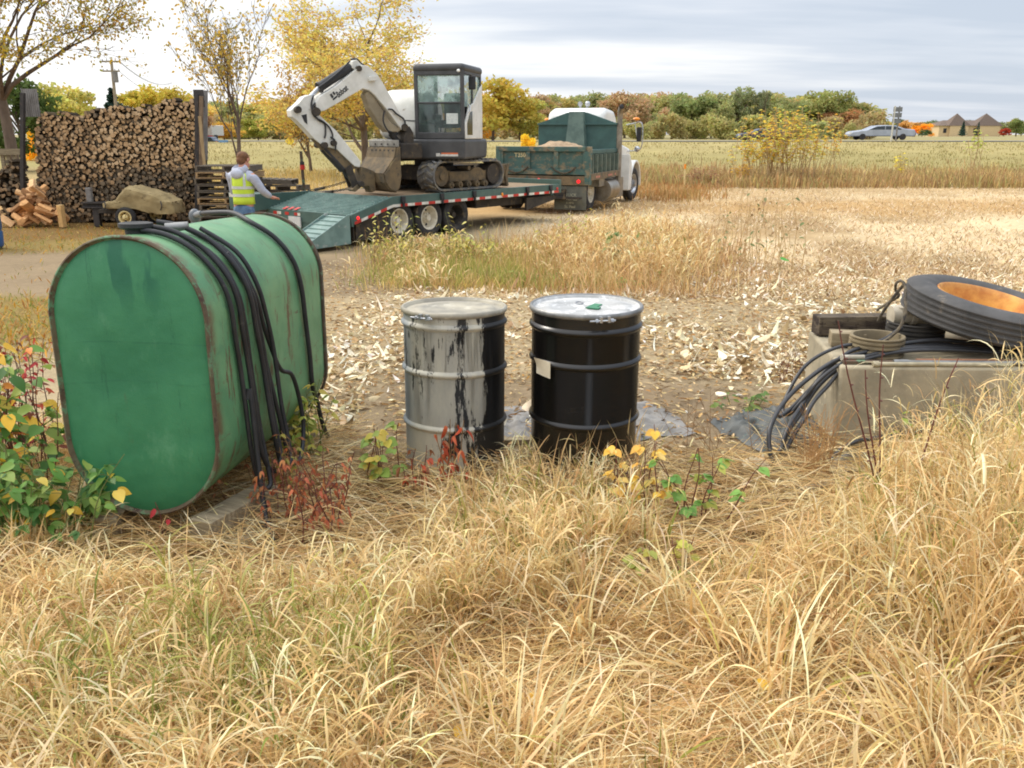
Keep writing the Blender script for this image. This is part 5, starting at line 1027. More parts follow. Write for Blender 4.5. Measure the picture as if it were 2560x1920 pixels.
# front fender arching over the front wheel
for y0, y1 in ((-.06, .46), (W2-.46, W2+.06)):
    mb = MB(); o_, i_ = [], []
    for a in np.linspace(R(-8), R(188), 22): o_.append((5.22+.66*cos(a), .52+.70*sin(a))); i_.append((5.22+.60*cos(a), .52+.63*sin(a)))
    mb.prism(o_+i_[::-1], y0, y1); mb.build('fender', m_cabw, trk, 30, .02)
mb = MB(); mb.prism([(4.35, .35), (4.62, .35), (4.66, 1.1), (4.4, 1.42)], -.05, .42); mb.build('step_panel', m_cabw, trk, 0, .03)
wheel(trk, (5.22, .13, .50), .50, .29, .27, R(-6), m_zinc, .02, 10); wheel(trk, (5.22, W2-.13, .50), .50, .29, .27, 0, m_zinc, .02, 10)
MB().sph((5.0, .2, 1.28), (.07, .05, .07), 12, 8).build('fender_lamp', mat('red_lens', S(214, 40, 44), S(190, 34, 38), 6, .3), trk)
# exhaust stack, mirrors, beacons
mb = MB(); mb.tube([(3.05, -.03, .55), (3.05, -.03, 2.25)], .085, 16); mb.tube(smooth_path([(3.05, -.03, 2.2), (3.05, -.03, 2.48), (3.0, -.05, 2.62), (2.90, -.1, 2.72)], 4), .075, 14, cap=False); mb.tube([(3.0, -.03, .62), (2.9, .1, .5), (2.8, .3, .45)], .07, 10); mb.build('exhaust_stack', mat('exhaust_steel', S(150, 142, 128), S(120, 112, 100), 6, .35, .6), trk)
MB().sph((2.89, -.105, 2.72), (.02, .065, .075), 12, 6).build('exhaust_tip', m_blk, trk)
mb = MB(); mb.tube(smooth_path([(4.55, .15, 2.25), (4.55, -.1, 2.3), (4.55, -.32, 2.3), (4.55, -.36, 1.9), (4.55, -.3, 1.55), (4.55, .1, 1.5)], 4), .018, 8); mb.tube([(4.55, -.12, 2.28), (4.55, -.22, 1.75)], .012, 6); mb.build('mirror_bracket', m_zinc, trk)
MB().box((4.52, -.26, 1.98), (.06, .14, .42)).build('mirror', m_blk, trk, 0, .02)
MB().sph((4.50, -.22, 1.56), (.05, .09, .09), 12, 8).build('convex_mirror', m_zinc, trk)
for y in (-.18, W2+.18): MB().sph((4.45, y, 2.42), (.09, .11, .05), 12, 6).build('beacon', m_amb, trk)
MB().bb(4.2, 4.3, W2+.05, W2+.22, 1.9, 2.35).build('mirror', m_blk, trk, 0, .02)
mb = MB(); mb.cyl((3.75, 1.35, 2.70), (3.75, 1.35, 2.82), .03).cyl((3.7, 1.35, 2.84), (3.85, 1.35, 2.84), .07, .04).cyl((3.75, 1.15, 2.70), (3.75, 1.15, 2.80), .03).sph((3.75, 1.13, 2.84), .08); mb.build('air_horn', m_zinc, trk)
# ------------------------------------------------------------------ worker
PX = at_y(590, 500, 14.1); PZ = tz(PX.x, 14.1)
man = thing('person', 'worker in grey hooded sweatshirt, yellow safety vest and jeans, reaching towards the trailer', 'person', (PX.x+.12, 14.1, PZ-.07), R(66))
# local +X = facing direction (turned to the right of the picture and slightly away); +Y his left
def skin(name, verts, edges, rad, m, parent, lv=2, root=0):
    me = bpy.data.meshes.new(name); me.from_pydata(verts, edges, []); o = link(name, me, m, parent)
    md = o.modifiers.new('skin', 'SKIN'); md.use_smooth_shade = True
    for i, r in enumerate(rad):
        sv = me.skin_vertices[0].data[i]; sv.radius = r if isinstance(r, tuple) else (r, r); sv.use_root = (i == root)
    s = o.modifiers.new('sub', 'SUBSURF'); s.levels = lv; s.render_levels = lv; return o
def chainverts(chains):
    V = []; E = []; Rd = []; idx = {}
    for ch in chains:
        prev = None
        for key, p, r in ch:
            if key is not None and key in idx: i = idx[key]
            else:
                i = len(V); V.append(p); Rd.append(r)
                if key is not None: idx[key] = i
            if prev is not None: E.append((prev, i))
            prev = i
    return V, E, Rd
m_skin = mat('skin', S(206, 150, 126), S(190, 130, 108), 8, .6)
m_hood = mat('grey_sweatshirt', S(186, 190, 202), S(164, 168, 182), 7, .9, bump=.01)
m_vest = mat('lime_safety_vest', S(206, 228, 70), S(188, 212, 58), 5, .8, bump=.008)
m_jean = mat('faded_jeans', S(92, 120, 150), S(72, 98, 128), 8, .9, bump=.008, spots=((S(128, 150, 172), .56, .7, 6, None),))
m_hair = mat('brown_hair', S(124, 84, 52), S(98, 64, 40), 22, .8, bump=.01)
rs = Vector((.02, -.20, 1.43)); re_ = Vector((.13, -.30, 1.18)); rw = Vector((.34, -.30, 1.07))
ls = Vector((.02, .20, 1.43)); le = Vector((.12, .30, 1.15)); lw = Vector((.36, .24, 1.05))
body = [[(0, (0, 0, .95), (.15, .11)), (1, (.01, 0, 1.10), (.14, .105)), (2, (.02, 0, 1.28), (.16, .115)), (3, (.03, 0, 1.43), (.13, .09)), (4, (.05, 0, 1.52), .058), (5, (.08, 0, 1.60), (.075, .085)), (6, (.09, 0, 1.69), (.085, .10)), (7, (.085, 0, 1.765), (.06, .07))],
 [(5, None, None), (8, (.165, 0, 1.595), .028)], [(6, None, None), (9, (.19, 0, 1.645), .016)]]
for sgn, s, e_, w in ((-1, rs, re_, rw), (1, ls, le, lw)):
    body.append([(3, None, None), (('s', sgn), tuple(s), .062), (None, tuple((s+e_)/2), .052), (('e', sgn), tuple(e_), .043), (None, tuple((e_+w)/2), .038), (('w', sgn), tuple(w), .028), (('p', sgn), tuple(w+Vector((.07, 0, -.005))), (.036, .018))])
    for k in range(4): y = (-.030+.020*k); L_ = (.055, .07, .075, .06)[k]; b = w+Vector((.10, y, -.01)); body.append([(('p', sgn), None, None), (None, tuple(b), .009), (None, tuple(b+Vector((L_*.55, 0, -.008))), .0085), (None, tuple(b+Vector((L_*.9, 0, -.035))), .007)])
    b = w+Vector((.045, -sgn*.0+(.035 if sgn < 0 else -.035), .0)); body.append([(('p', sgn), None, None), (None, tuple(b+Vector((.01, 0, 0))), .010), (None, tuple(b+Vector((.045, (.012 if sgn < 0 else -.012), -.012))), .008)])
for sgn in (-1, 1):
    fx = -.10 if sgn < 0 else .14
    body.append([(0, None, None), (('h', sgn), (0, sgn*.10, .88), .095), (None, (.02+fx*.3, sgn*.105, .68), .078), (None, (.03+fx*.5, sgn*.11, .49), .058), (None, (.0+fx*.8, sgn*.115, .28), .052), (None, (-.02+fx, sgn*.12, .09), .038), (None, (.05+fx, sgn*.13, .04), (.045, .035)), (None, (.16+fx, sgn*.14, .035), (.04, .028))])
V, E, Rd = chainverts(body); skin('body', V, E, Rd, m_skin, man, 2)
jl = [[(0, (0, 0, 1.0), (.155, .12)), (1, (-.005, 0, .93), (.165, .13))]]
for sgn in (-1, 1):
    fx = -.10 if sgn < 0 else .14
    jl.append([(1, None, None), (None, (-.01, sgn*.095, .84), .115), (None, (.02+fx*.3, sgn*.105, .66), .094), (None, (.03+fx*.5, sgn*.11, .48), .078), (None, (.0+fx*.8, sgn*.115, .28), .07), (None, (-.02+fx, sgn*.12, .09), .066)])
V, E, Rd = chainverts(jl); skin('jeans', V, E, Rd, m_jean, man, 2)
for sgn in (-1, 1):
    fx = -.10 if sgn < 0 else .14
    MB().sph((.06+fx, sgn*.125, .045), (.15, .055, .05), 14, 8).build('boot', mat('brown_boots', S(96, 72, 50), S(80, 60, 42), 8, .8), man)
sw = [[(0, (0, 0, .96), (.165, .125)), (1, (.01, 0, 1.12), (.165, .125)), (2, (.02, 0, 1.30), (.18, .13)), (3, (.025, 0, 1.44), (.14, .10)), (4, (.03, 0, 1.51), .075)]]
for sgn, s, e_, w in ((-1, rs, re_, rw), (1, ls, le, lw)):
    sw.append([(3, None, None), (('s', sgn), tuple(s), .085), (None, tuple((s+e_)/2), .075), (('e', sgn), tuple(e_), .066), (None, tuple((e_+w)/2), .058), (None, tuple(w-(w-e_)*.08), .042)])
V, E, Rd = chainverts(sw); skin('sweatshirt', V, E, Rd, m_hood, man, 2)
MB().lathe([(.055, .02), (.10, -.01), (.125, .03), (.115, .085), (.085, .11), (.07, .08)], 20, Matrix.Translation((-.0, 0, 1.475)) @ Matrix.Rotation(R(-22), 4, 'Y') @ Matrix.Diagonal((.92, 1.15, 1, 1))).sph((-.10, 0, 1.46), (.07, .12, .09), 14, 8).build('hood', m_hood, man, 80)
ve = []; nn = 28; rows = [(.98, .185, .15), (1.05, .18, .148), (1.15, .178, .146), (1.26, .19, .15), (1.36, .195, .145), (1.44, .185, .13), (1.485, .13, .10)]
def vest_ring(z, a, b): return [Vector((.015+b*cos(t), a*sin(t)*(1.0), z)) for t in np.linspace(0, 2*pi, nn, endpoint=False)]
mb = MB()
for r_ in rows: mb.v += vest_ring(*r_)
for i in range(len(rows)-1): mb.f += [[i*nn+k, i*nn+(k+1) % nn, (i+1)*nn+(k+1) % nn, (i+1)*nn+k] for k in range(nn)]
v_ = mb.build('vest', m_vest, man, 80); sm = v_.modifiers.new('thick', 'SOLIDIFY'); sm.thickness = .008
m_tape = mat('silver_tape', S(200, 202, 196), S(180, 182, 178), 10, .4)
def band(z0, z1, nm='reflective_band'):
    mb = MB()
    def ab(z):
        for (za, a1, b1), (zb, a2, b2) in zip(rows, rows[1:]):
            if za <= z <= zb: f = (z-za)/(zb-za); return a1+(a2-a1)*f+.006, b1+(b2-b1)*f+.006
    for z in (z0, z1): mb.v += vest_ring(z, *ab(z))
    mb.f += [[k, (k+1) % nn, nn+(k+1) % nn, nn+k] for k in range(nn)]; mb.build(nm, m_tape, v_, 80)
band(1.10, 1.145); band(1.22, 1.265)
for sgn in (-1, 1):
    mb = MB(); P = []
    for z, a, b in rows[3:]: P.append((z, a+.006, b+.006))
    for z, a, b in P:
        for t in (pi-sgn*.62, pi-sgn*.62-.22*sgn): mb.v.append(Vector((.015+b*cos(t), a*sin(t), z)))
    for i in range(len(P)-1): mb.f.append([i*2, i*2+1, i*2+3, i*2+2])
    mb.build('shoulder_strip', m_tape, v_, 80)
mb = MB(); mb.sph((.068, 0, 1.715), (.108, .088, .088), 20, 12); mb.sph((.02, 0, 1.665), (.07, .078, .075), 16, 10); mb.build('hair', m_hair, man, 80)
for s in (-1, 1):
    MB().sph((.09, s*.083, 1.665), (.022, .010, .032), 10, 6).build('ear', m_skin, man); MB().sph((.172, s*.034, 1.665), (.010, .013, .008), 8, 6).build('eye', m_blk, man)
# ------------------------------------------------------------------ firewood
m_bark = vmat('split_wood', .9, 0, 14, .1)
def log_verts(x, z, r, y, ln, rgen, side, endc):
    """irregular split-log prism, axis along y; returns V, quads"""
    k = 6; a0 = rgen.uniform(0, 6.28); aa = a0+np.sort(rgen.uniform(0, 1, k)*.75+np.arange(k))/k*2*pi
    rr = r*rgen.uniform(.72, 1.12, k); rr[rgen.integers(k)] *= .75
    px = x+rr*np.cos(aa)*rgen.uniform(.85, 1.15); pz = z+rr*np.sin(aa)*rgen.uniform(.8, 1.05)
    cxm, czm = px.mean(), pz.mean(); V = []; T = []
    for (s_, yy, cc) in ((1, y, endc), (1, y, side), (1, y+ln, side)):
        for i in range(k): V.append((px[i], yy, pz[i])); T.append(cc)
    V.append((cxm, y-.004, czm)); T.append(endc); c = 3*k; F = []
    for i in range(k): F.append((i, (i+1) % k, c, c)); F.append((k+i, 2*k+i, 2*k+(i+1) % k, k+(i+1) % k))
    return V, F, T
def logmesh(items):
    V = []; T = []; q = []; tr_ = []
    for v, f, t in items:
        o = len(V); V += v; T += t
        for g in f: (tr_ if g[2] == g[3] else q).append([i+o for i in g])
    me = bpy.data.meshes.new('firewood_log'); me.from_pydata(V, [], [tuple(x[:3]) for x in tr_]+[tuple(x) for x in q]); me.update()
    a = me.attributes.new('tint', 'FLOAT_COLOR', 'POINT'); A = np.ones((len(V), 4), np.float32); A[:, :3] = np.array(T); a.data.foreach_set('color', A.ravel()); return me
rl = np.random.default_rng(3)
WY = 20.3
pl = at_y(66, 400, WY).x; pr = at_y(487, 400, WY).x; zb = tz(-8, WY)+.05
def top_at(x): f = (x-pl)/(pr-pl); return zb+2.36+.10*f+.30*max(0, f-.08)**.8*.9+.05*sin(f*17)+.03*sin(f*41)
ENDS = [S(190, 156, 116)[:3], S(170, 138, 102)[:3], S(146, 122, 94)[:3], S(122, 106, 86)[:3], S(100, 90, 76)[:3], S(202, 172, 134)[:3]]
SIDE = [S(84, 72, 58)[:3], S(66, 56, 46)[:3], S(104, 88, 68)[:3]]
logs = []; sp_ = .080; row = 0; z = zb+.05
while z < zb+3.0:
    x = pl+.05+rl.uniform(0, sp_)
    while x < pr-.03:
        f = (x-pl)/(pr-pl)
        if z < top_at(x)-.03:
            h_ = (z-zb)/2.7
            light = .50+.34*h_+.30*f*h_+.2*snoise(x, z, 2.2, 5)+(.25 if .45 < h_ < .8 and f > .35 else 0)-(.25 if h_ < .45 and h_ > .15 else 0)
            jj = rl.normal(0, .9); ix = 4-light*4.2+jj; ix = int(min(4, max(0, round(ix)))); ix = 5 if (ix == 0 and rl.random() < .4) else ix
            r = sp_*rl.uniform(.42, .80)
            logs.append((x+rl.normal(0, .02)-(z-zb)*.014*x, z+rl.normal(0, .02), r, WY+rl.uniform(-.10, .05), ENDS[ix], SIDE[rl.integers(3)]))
        x += sp_*rl.uniform(.86, 1.14)
    z += sp_*.86; row += 1
xl = at_y(-30, 400, WY-.2).x
for k in range(120):      # lower heap left of the post
    x = rl.uniform(xl, pl-.12); f = (x-xl)/(pl-xl); z = zb+.05+rl.uniform(0, 1)*(1.0+.55*f); logs.append((x, z, .06*rl.uniform(.7, 1.1), WY-.2+rl.uniform(-.1, .1), ENDS[rl.integers(2, 5)], SIDE[rl.integers(3)]))
logs.sort(key=lambda q: -q[2])
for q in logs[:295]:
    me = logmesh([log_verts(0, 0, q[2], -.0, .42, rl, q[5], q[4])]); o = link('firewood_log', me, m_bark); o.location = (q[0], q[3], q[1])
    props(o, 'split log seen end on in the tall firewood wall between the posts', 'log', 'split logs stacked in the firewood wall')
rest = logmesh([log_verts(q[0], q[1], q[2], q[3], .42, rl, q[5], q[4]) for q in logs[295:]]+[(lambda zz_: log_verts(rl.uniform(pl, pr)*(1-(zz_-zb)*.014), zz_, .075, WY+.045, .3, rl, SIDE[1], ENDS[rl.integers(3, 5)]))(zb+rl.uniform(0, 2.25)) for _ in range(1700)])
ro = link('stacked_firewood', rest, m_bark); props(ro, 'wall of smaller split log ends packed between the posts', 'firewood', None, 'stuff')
core = MB(); core.prism([(pl, zb-.1), (pr, zb-.1), (pr*(1-.0315), zb+2.25), (pl*(1-.0315), zb+2.25)], WY+.22, WY+.42)  # plain slab behind the logs, coloured dark for the shade in the gaps
props(core.build('firewood_backing', mat('gap_shade_brown', S(60, 50, 42), S(44, 38, 32), 9, .95), None, 0), 'shadowed inner rows of the firewood wall seen through gaps', 'firewood', None, 'stuff')
# loose split pile in front
pc = at_y(95, 540, 19.6)
for k in range(52):
    f = rl.random(); z0 = f*.98; sprd = (1-f)*.62+.06; x = pc.x+rl.normal(0, 1)*sprd*.55; y = 19.6+rl.normal(0, .16)-.15*(1-f); ln = rl.uniform(.28, .44); r = rl.uniform(.05, .10)
    cc = [S(214, 164, 112), S(196, 146, 96), S(222, 180, 132), S(150, 112, 78)][rl.integers(4)][:3]
    me = logmesh([log_verts(0, 0, r, -ln/2, ln, rl, cc, [min(1, c*1.1) for c in cc])]); o = link('split_log', me, m_bark)
    o.location = (x, y, zb+z0*.85+.04); o.rotation_euler = (rl.uniform(-.7, .7), rl.uniform(-.5, .5), rl.uniform(-1.9, 1.9))
    props(o, 'freshly split orange tan log in the loose heap before the firewood wall', 'log', 'fresh split logs in the loose heap')
me = logmesh([log_verts(0, 0, .085, 0, .48, rl, S(206, 166, 110)[:3], S(220, 190, 140)[:3])]); o = link('split_log', me, m_bark); q = at_y(158, 560, 19.2); o.location = (q.x, 19.2, tz(q.x, 19.2)+.5); o.rotation_euler = (R(-90), 0, 0)
props(o, 'upright split log standing alone right of the loose heap', 'log')
# rack posts
m_post = mat('dark_steel_post', S(64, 58, 54), S(48, 44, 42), 6, .7, spots=((S(110, 84, 62), .58, .7, 9, None),))
m_gpost = mat('grey_steel_post', S(134, 130, 126), S(108, 104, 100), 6, .6)
def post(label, u, v0, v1, y, w, m, d=.08):
    a = at_y(u, v0, y); b = at_y(u, v1, y); props(MB().beam((b.x, y, b.z), (a.x, y, a.z), w, d).build('rack_post', m, None, 0, .006), label, 'post')
post('dark steel post at the left end of the firewood wall', 57, 232, 552, 20.05, .10, m_post)
post('dark steel post at the right end of the firewood wall', 493, 236, 556, 20.0, .11, m_post)
post('thin rusty brown post second from the firewood at its right end', 503, 240, 552, 19.9, .06, mat('brown_post', S(128, 106, 82), S(104, 84, 64), 6, .8))
post('pale grey channel post standing rightmost at the firewood wall', 514, 226, 400, 20.3, .08, m_gpost)
def slats(label, u0, u1, v0, v1, y, n, m):
    a = at_y(u0, v1, y); b = at_y(u1, v0, y); mb = MB()
    for k in range(n): x = a.x+(b.x-a.x)*(k+.5)/n; mb.bb(x-.018, x+.018, y-.01, y+.01, a.z, b.z)
    mb.bb(a.x, b.x, y+.012, y+.03, b.z-.15, b.z-.1).bb(a.x, b.x, y+.012, y+.03, a.z+.1, a.z+.15); props(mb.build('slat_panel', m, None, 0), label, 'panel')
slats('grey ribbed panel rising above the left end of the firewood', 62, 92, 222, 292, 20.25, 8, m_gpost)
slats('brown ribbed panel strapped above the right end of the firewood', 487, 508, 224, 268, 20.02, 6, m_post)
lumber('plank', 'tan upright board strapped between the right end posts', (at_y(500, 300, 19.84).x, 19.84, 1.55), (.07, .03, 1.15), 0, mat('tan_board', S(176, 150, 110), S(150, 124, 88), 4, .9, stretch=(6, 6, 1)), 'plank')
# rail fence stub by the left trunk
a = at_y(-20, 365, 21.2); b = at_y(52, 365, 21.2)
fr = thing('rail_fence', 'weathered horizontal rail on short posts beside the left trunk', 'fence', (a.x, 21.2, tz(a.x, 21.2)))
MB().bb(0, b.x-a.x, -.02, .02, 1.52, 1.66).build('rail', m_wood, fr, 0)
for u in (10, 24, 40): x = at_y(u, 400, 21.3).x-a.x; MB().bb(x-.04, x+.04, .03, .11, 0, 1.6).build('post', m_wood, fr, 0)
# pallets
m_pal = mat('grey_pallet_wood', S(116, 104, 88), S(86, 78, 68), 5, .9, stretch=(1, 8, 8), spots=((S(60, 54, 48), .58, .68, 7, None),)); m_pal2 = mat('tan_pallet_wood', S(176, 146, 104), S(140, 112, 80), 5, .9, stretch=(1, 8, 8))
def pallet(label, loc, rz, m, w=1.2, d=1.0, group=None):
    o = thing('pallet', label, 'pallet', loc, rz, group)
    for k in range(3): y = -d/2+.03+(d-.06)*k/2; MB().bb(-w/2, w/2, y-.022, y+.022, .018, .105).build('stringer', m, o, 0)
    for k in range(7): x = -w/2+.05+(w-.1)*k/6; MB().bb(x-.045, x+.045, -d/2, d/2, .105, .123).build('deck_board', m, o, 0)
    for k in range(3): x = -w/2+.05+(w-.1)*k/2; MB().bb(x-.045, x+.045, -d/2, d/2, 0, .018).build('bottom_board', m, o, 0)
    return o
sx = at_y(578, 500, 19.2).x; gz = tz(sx, 19.2)
nth = ['lowest', 'second', 'third', 'fourth', 'fifth', 'sixth', 'seventh', 'eighth', 'ninth', 'topmost']
for k in range(10): pallet(f'weathered pallet, {nth[k]} from the ground in the tall stack behind the worker' if k < 9 else 'topmost grey pallet of the tall stack behind the worker', (sx+rl.normal(0, .03), 19.3+rl.normal(0, .02), gz+k*.136), pi/2+rl.normal(0, .03), m_pal if k % 4 else m_pal2, 1.0, 1.2)
sx2 = at_y(692, 480, 20.0).x
for k in range(7):
    q = pallet(f'loosely piled pallet, {nth[k]} from the ground in the low leaning stack right of the worker' if k < 6 else 'tilted dark pallet lying on top of the low stack right of the worker', (sx2+rl.normal(0, .06), 20.1, gz+k*.15), rl.normal(0, .12), m_pal2 if k in (2, 4) else m_pal, 1.0)
    q.rotation_euler = (rl.normal(0, .02), rl.normal(.02, .03), (pi/2 if k % 2 else 0)+rl.normal(0, .12))
# tarpaulin covered cart
ct = thing('covered_cart', 'small two wheeled cart wrapped in a tan canvas tarp', 'cart', (at_y(345, 540, 19.3).x, 19.3, tz(-8.3, 19.3)+.05))
CI = rootM(ct).inverted(); cp = Plane((0, 19.3), 0)
def ctr(pts, z=ZW): return [((s-ct.location.x), zz_-ct.location.z) for s, zz_ in cp.tr(z, pts)]
m_canv = mat('tan_canvas', S(164, 144, 102), S(140, 122, 84), 3, .9, bump=.01, spots=((S(116, 100, 70), .56, .7, 4, (1, 1, 2)),))
ol = ctr([(1065, 1205), (1110, 1190), (1180, 1195), (1230, 1120), (1300, 1040), (1345, 1045), (1480, 1080), (1640, 1125), (1700, 1165), (1765, 1190), (1795, 1310), (1700, 1290), (1640, 1300), (1500, 1270), (1350, 1255), (1240, 1245), (1130, 1258), (1070, 1250)])
bm = bmesh.new(); n = len(ol); cxo = sum(p[0] for p in ol)/n; czo = sum(p[1] for p in ol)/n; rings = []
for yy, sc in ((-.42, .55), (-.40, .82), (-.32, .97), (-.1, 1.0), (.15, 1.0), (.36, .95), (.42, .6)): rings.append([bm.verts.new((cxo+(x-cxo)*sc, yy, czo+(z-czo)*(sc if z > czo else 1))) for x, z in ol])
for A_, B_ in zip(rings, rings[1:]):
    for i in range(n): bm.faces.new((A_[i], A_[(i+1) % n], B_[(i+1) % n], B_[i]))
bm.faces.new(rings[0][::-1]); bm.faces.new(rings[-1]); bmesh.ops.recalc_face_normals(bm, faces=bm.faces)
me = bpy.data.meshes.new('tarp'); bm.to_mesh(me); bm.free(); me.polygons.foreach_set('use_smooth', [True]*len(me.polygons)); tp = link('tarp', me, m_canv, ct)
bv = tp.modifiers.new('bv', 'BEVEL'); bv.width = .03; bv.segments = 2; sb = tp.modifiers.new('sub', 'SUBSURF'); sb.subdivision_type = 'SIMPLE'; sb.levels = 3; sb.render_levels = 3
tx = bpy.data.textures.new('folds', 'CLOUDS'); tx.noise_scale = .22; dm = tp.modifiers.new('folds', 'DISPLACE'); dm.texture = tx; dm.strength = .06; dm.mid_level = .5
s0_ = ctr([(1330, 1345)])[0]
m_cream = mat('cream_rim', S(226, 206, 150), S(200, 180, 124), 6, .6)
for y in (-.45, .35): wheel(ct, (s0_[0]+(0 if y < 0 else .35), y, .215), .215, .13, .11, 0, m_cream, .02, 5)
MB().cyl((s0_[0], -.4, .215), (s0_[0], .35, .215), .03, n=10).build('axle', m_dirt, ct); MB().bb(s0_[0]-.7, s0_[0]+1.0, -.2, .2, .28, .36).build('frame', m_dirt, ct, 0)
for u in (1110, 1655): A_ = ctr([(u, 1185), (u+5, 1270)]); MB().tube([(A_[0][0], -.40, A_[0][1]), (A_[0][0]+.04, -.45, (A_[0][1]+A_[1][1])/2), (A_[1][0], -.42, A_[1][1])], .012, 6).build('strap', m_blk, ct)
st_ = thing('steel_stand', 'dark steel beam stand with upright plate in front of the firewood wall', 'stand', (at_y(243, 540, 19.4).x, 19.4, tz(-9.4, 19.4)))
MB().bb(-.07, .07, -.06, .06, 0, .42).build('leg', m_post, st_, 0, .01); MB().bb(-.28, .24, -.10, .10, .42, .45).bb(-.28, .24, -.02, .02, .45, .52).bb(-.28, .24, -.10, .10, .52, .55).build('beam', m_post, st_, 0); MB().bb(-.17, -.05, -.05, .05, .55, .86).build('upright', m_gpost, st_, 0, .01)
bl = thing('barrel', 'blue plastic barrel cut off by the left edge of the picture', 'barrel', (at_y(-43, 560, 15.5).x, 15.5, tz(-9, 15.5)))
MB().lathe([(.22, 0), (.28, .06), (.29, .3), (.275, .33), (.29, .36), (.29, .62), (.275, .65), (.29, .68), (.28, .9), (.22, .96), (.0001, .96)], 32).build('shell', mat('blue_plastic', S(40, 86, 138), S(32, 72, 120), 5, .4), bl)
mp = thing('marker_post', 'rusty leaning post with a red band beyond the trailer tail', 'post', (at_y(762, 480, 19.8).x, 19.8, tz(-4.8, 19.8)))
a = at_y(752, 378, 19.8); MB().tube([(0, 0, 0), (a.x-mp.location.x, 0, a.z-mp.location.z)], .035, 8).build('shaft', m_rust, mp)
q = at_y(756, 418, 19.8)-mp.location; MB().cyl((q.x, 0, q.z-.05), (q.x, 0, q.z+.05), .055, n=12).build('red_band', m_red, mp); MB().cyl((q.x, 0, q.z+.05), (q.x-.003, 0, q.z+.12), .05, n=12).build('dark_collar', m_blk, mp)
# ------------------------------------------------------------------ nearer trees with real branching
m_trunk = mat('tree_bark', S(122, 106, 90), S(96, 82, 70), 6, .95, stretch=(1, 1, .3), bump=.01)
MLF = vmat('autumn_leaves', .75, .35)
def branch_tree(name, label, base, H, spread, lean, seed, lcols, nleaf, lsz, trunk_r, levels=4, up=.5, fork=.25, twig=.012, side_bias=(0, 0), first=.28, lo=.2, cat='tree'):
    rg = random.Random(seed); o = thing(name, label, cat, base); mb = MB(); tips = []
    def grow(p, d, L_, r, lv):
        n = 4 if lv < 2 else 3; pts = [p]; rr = [r]; q = p.copy(); dd = d.copy()
        for i in range(n):
            j = (.04 if lv == 0 else .10+.05*lv); dd = (dd+Vector((rg.gauss(0, j), rg.gauss(0, j), rg.gauss(0, j*.5)+.05*up))).normalized(); q = q+dd*(L_/n); pts.append(q.copy()); rr.append(max(twig*.5, r*(1-.55*(i+1)/n)))
            if lv >= levels-2: tips.append((q.copy(), dd.copy(), lv))
        mb.tube(pts, rr, 6 if lv < 2 else 4, cap=False)
        if lv < levels:
            kids = rg.randint(2, 3) if lv > 0 else rg.randint(6, 8)
            for k in range(kids):
                f = rg.uniform(.25, 1) if lv > 0 else rg.uniform(fork, 1); i = min(n, max(1, int(f*n+.5))); a = rg.uniform(0, 2*pi); w = rg.uniform(.45, .95)*spread
                hd = Vector((cos(a)+side_bias[0], sin(a)+side_bias[1], 0)); nd_ = (dd*(1)+hd*w+Vector((0, 0, up*.35))).normalized()
                grow(pts[i], nd_, L_*rg.uniform(.5, .72), rr[i]*rg.uniform(.45, .65), lv+1)
            grow(pts[-1], dd, L_*.62, rr[-1], lv+1)
    grow(Vector((0, 0, 0)), Vector((lean[0], lean[1], 1)).normalized(), H*.5, trunk_r, 0)
    mb.build('trunk', m_trunk, o, 60)
    T_ = np.array([t[0] for t in tips]); n = nleaf; k = rng.integers(0, len(T_), n); clump = rng.random(len(T_)) < .72
    k = k[clump[k]]; n = len(k); P = T_[k]+rng.normal(0, lsz*1.6, (n, 3)); keep = P[:, 2] > H*lo*.5; P = P[keep]; n = len(P)
    D = rng.normal(0, 1, (n, 3)); D[:, 2] -= .5; U = rng.normal(0, 1, (n, 3))
    V, Fc, T = leaves(P, D, U, lsz*rng.uniform(.7, 1.3, n), lsz*rng.uniform(.45, .75, n), pick(lcols, n), .3, .15, 2)
    f = link('foliage', rawmesh('foliage', V, Fc, T), MLF, o); return o
YL = [(206, 176, 52), (222, 190, 70), (186, 170, 66), (196, 150, 48), (160, 158, 70)]
b = at_y(38, 470, 22.5); branch_tree('ash_tree', 'large thinning tree with yellow leaves at the left edge, branches reaching over the firewood', (b.x, 22.5, -.3), 7.6, 1.1, (0, 0), 14, YL+[(170, 160, 84), (190, 170, 110)], 13000, .085, .19, 5, .15, .62, twig=.01, side_bias=(.35, -.1))
b = at_y(592, 395, 25); branch_tree('young_tree', 'slender young tree with sparse golden leaves behind the worker', (b.x, 25, -.3), 5.0, .34, (-.03, 0), 8, [(230, 192, 80), (214, 178, 78), (190, 172, 92), (172, 162, 104)], 2000, .10, .10, 4, 1.5, .40)
b = at_y(912, 385, 42); _mt = branch_tree('maple_tree', 'broad tree with thinning orange and yellow leaves behind the excavator', (b.x, 42, -.2), 8.2, 1.7, (-.02, 0), 21, [(232, 206, 104), (236, 212, 104), (222, 190, 108), (224, 208, 124), (206, 166, 104), (210, 206, 112)], 24000, .13, .17, 5, .12, .22, side_bias=(0, 0))
_mt.scale = (1.3, 1.2, 1.02)
b = at_y(775, 385, 46); branch_tree('maple_tree', 'smaller orange brown tree under the excavator boom', (b.x, 46, -.1), 4.6, .6, (0, 0), 33, [(206, 164, 92), (212, 180, 92), (184, 154, 84)], 3600, .15, .10, 4, .6, .2)
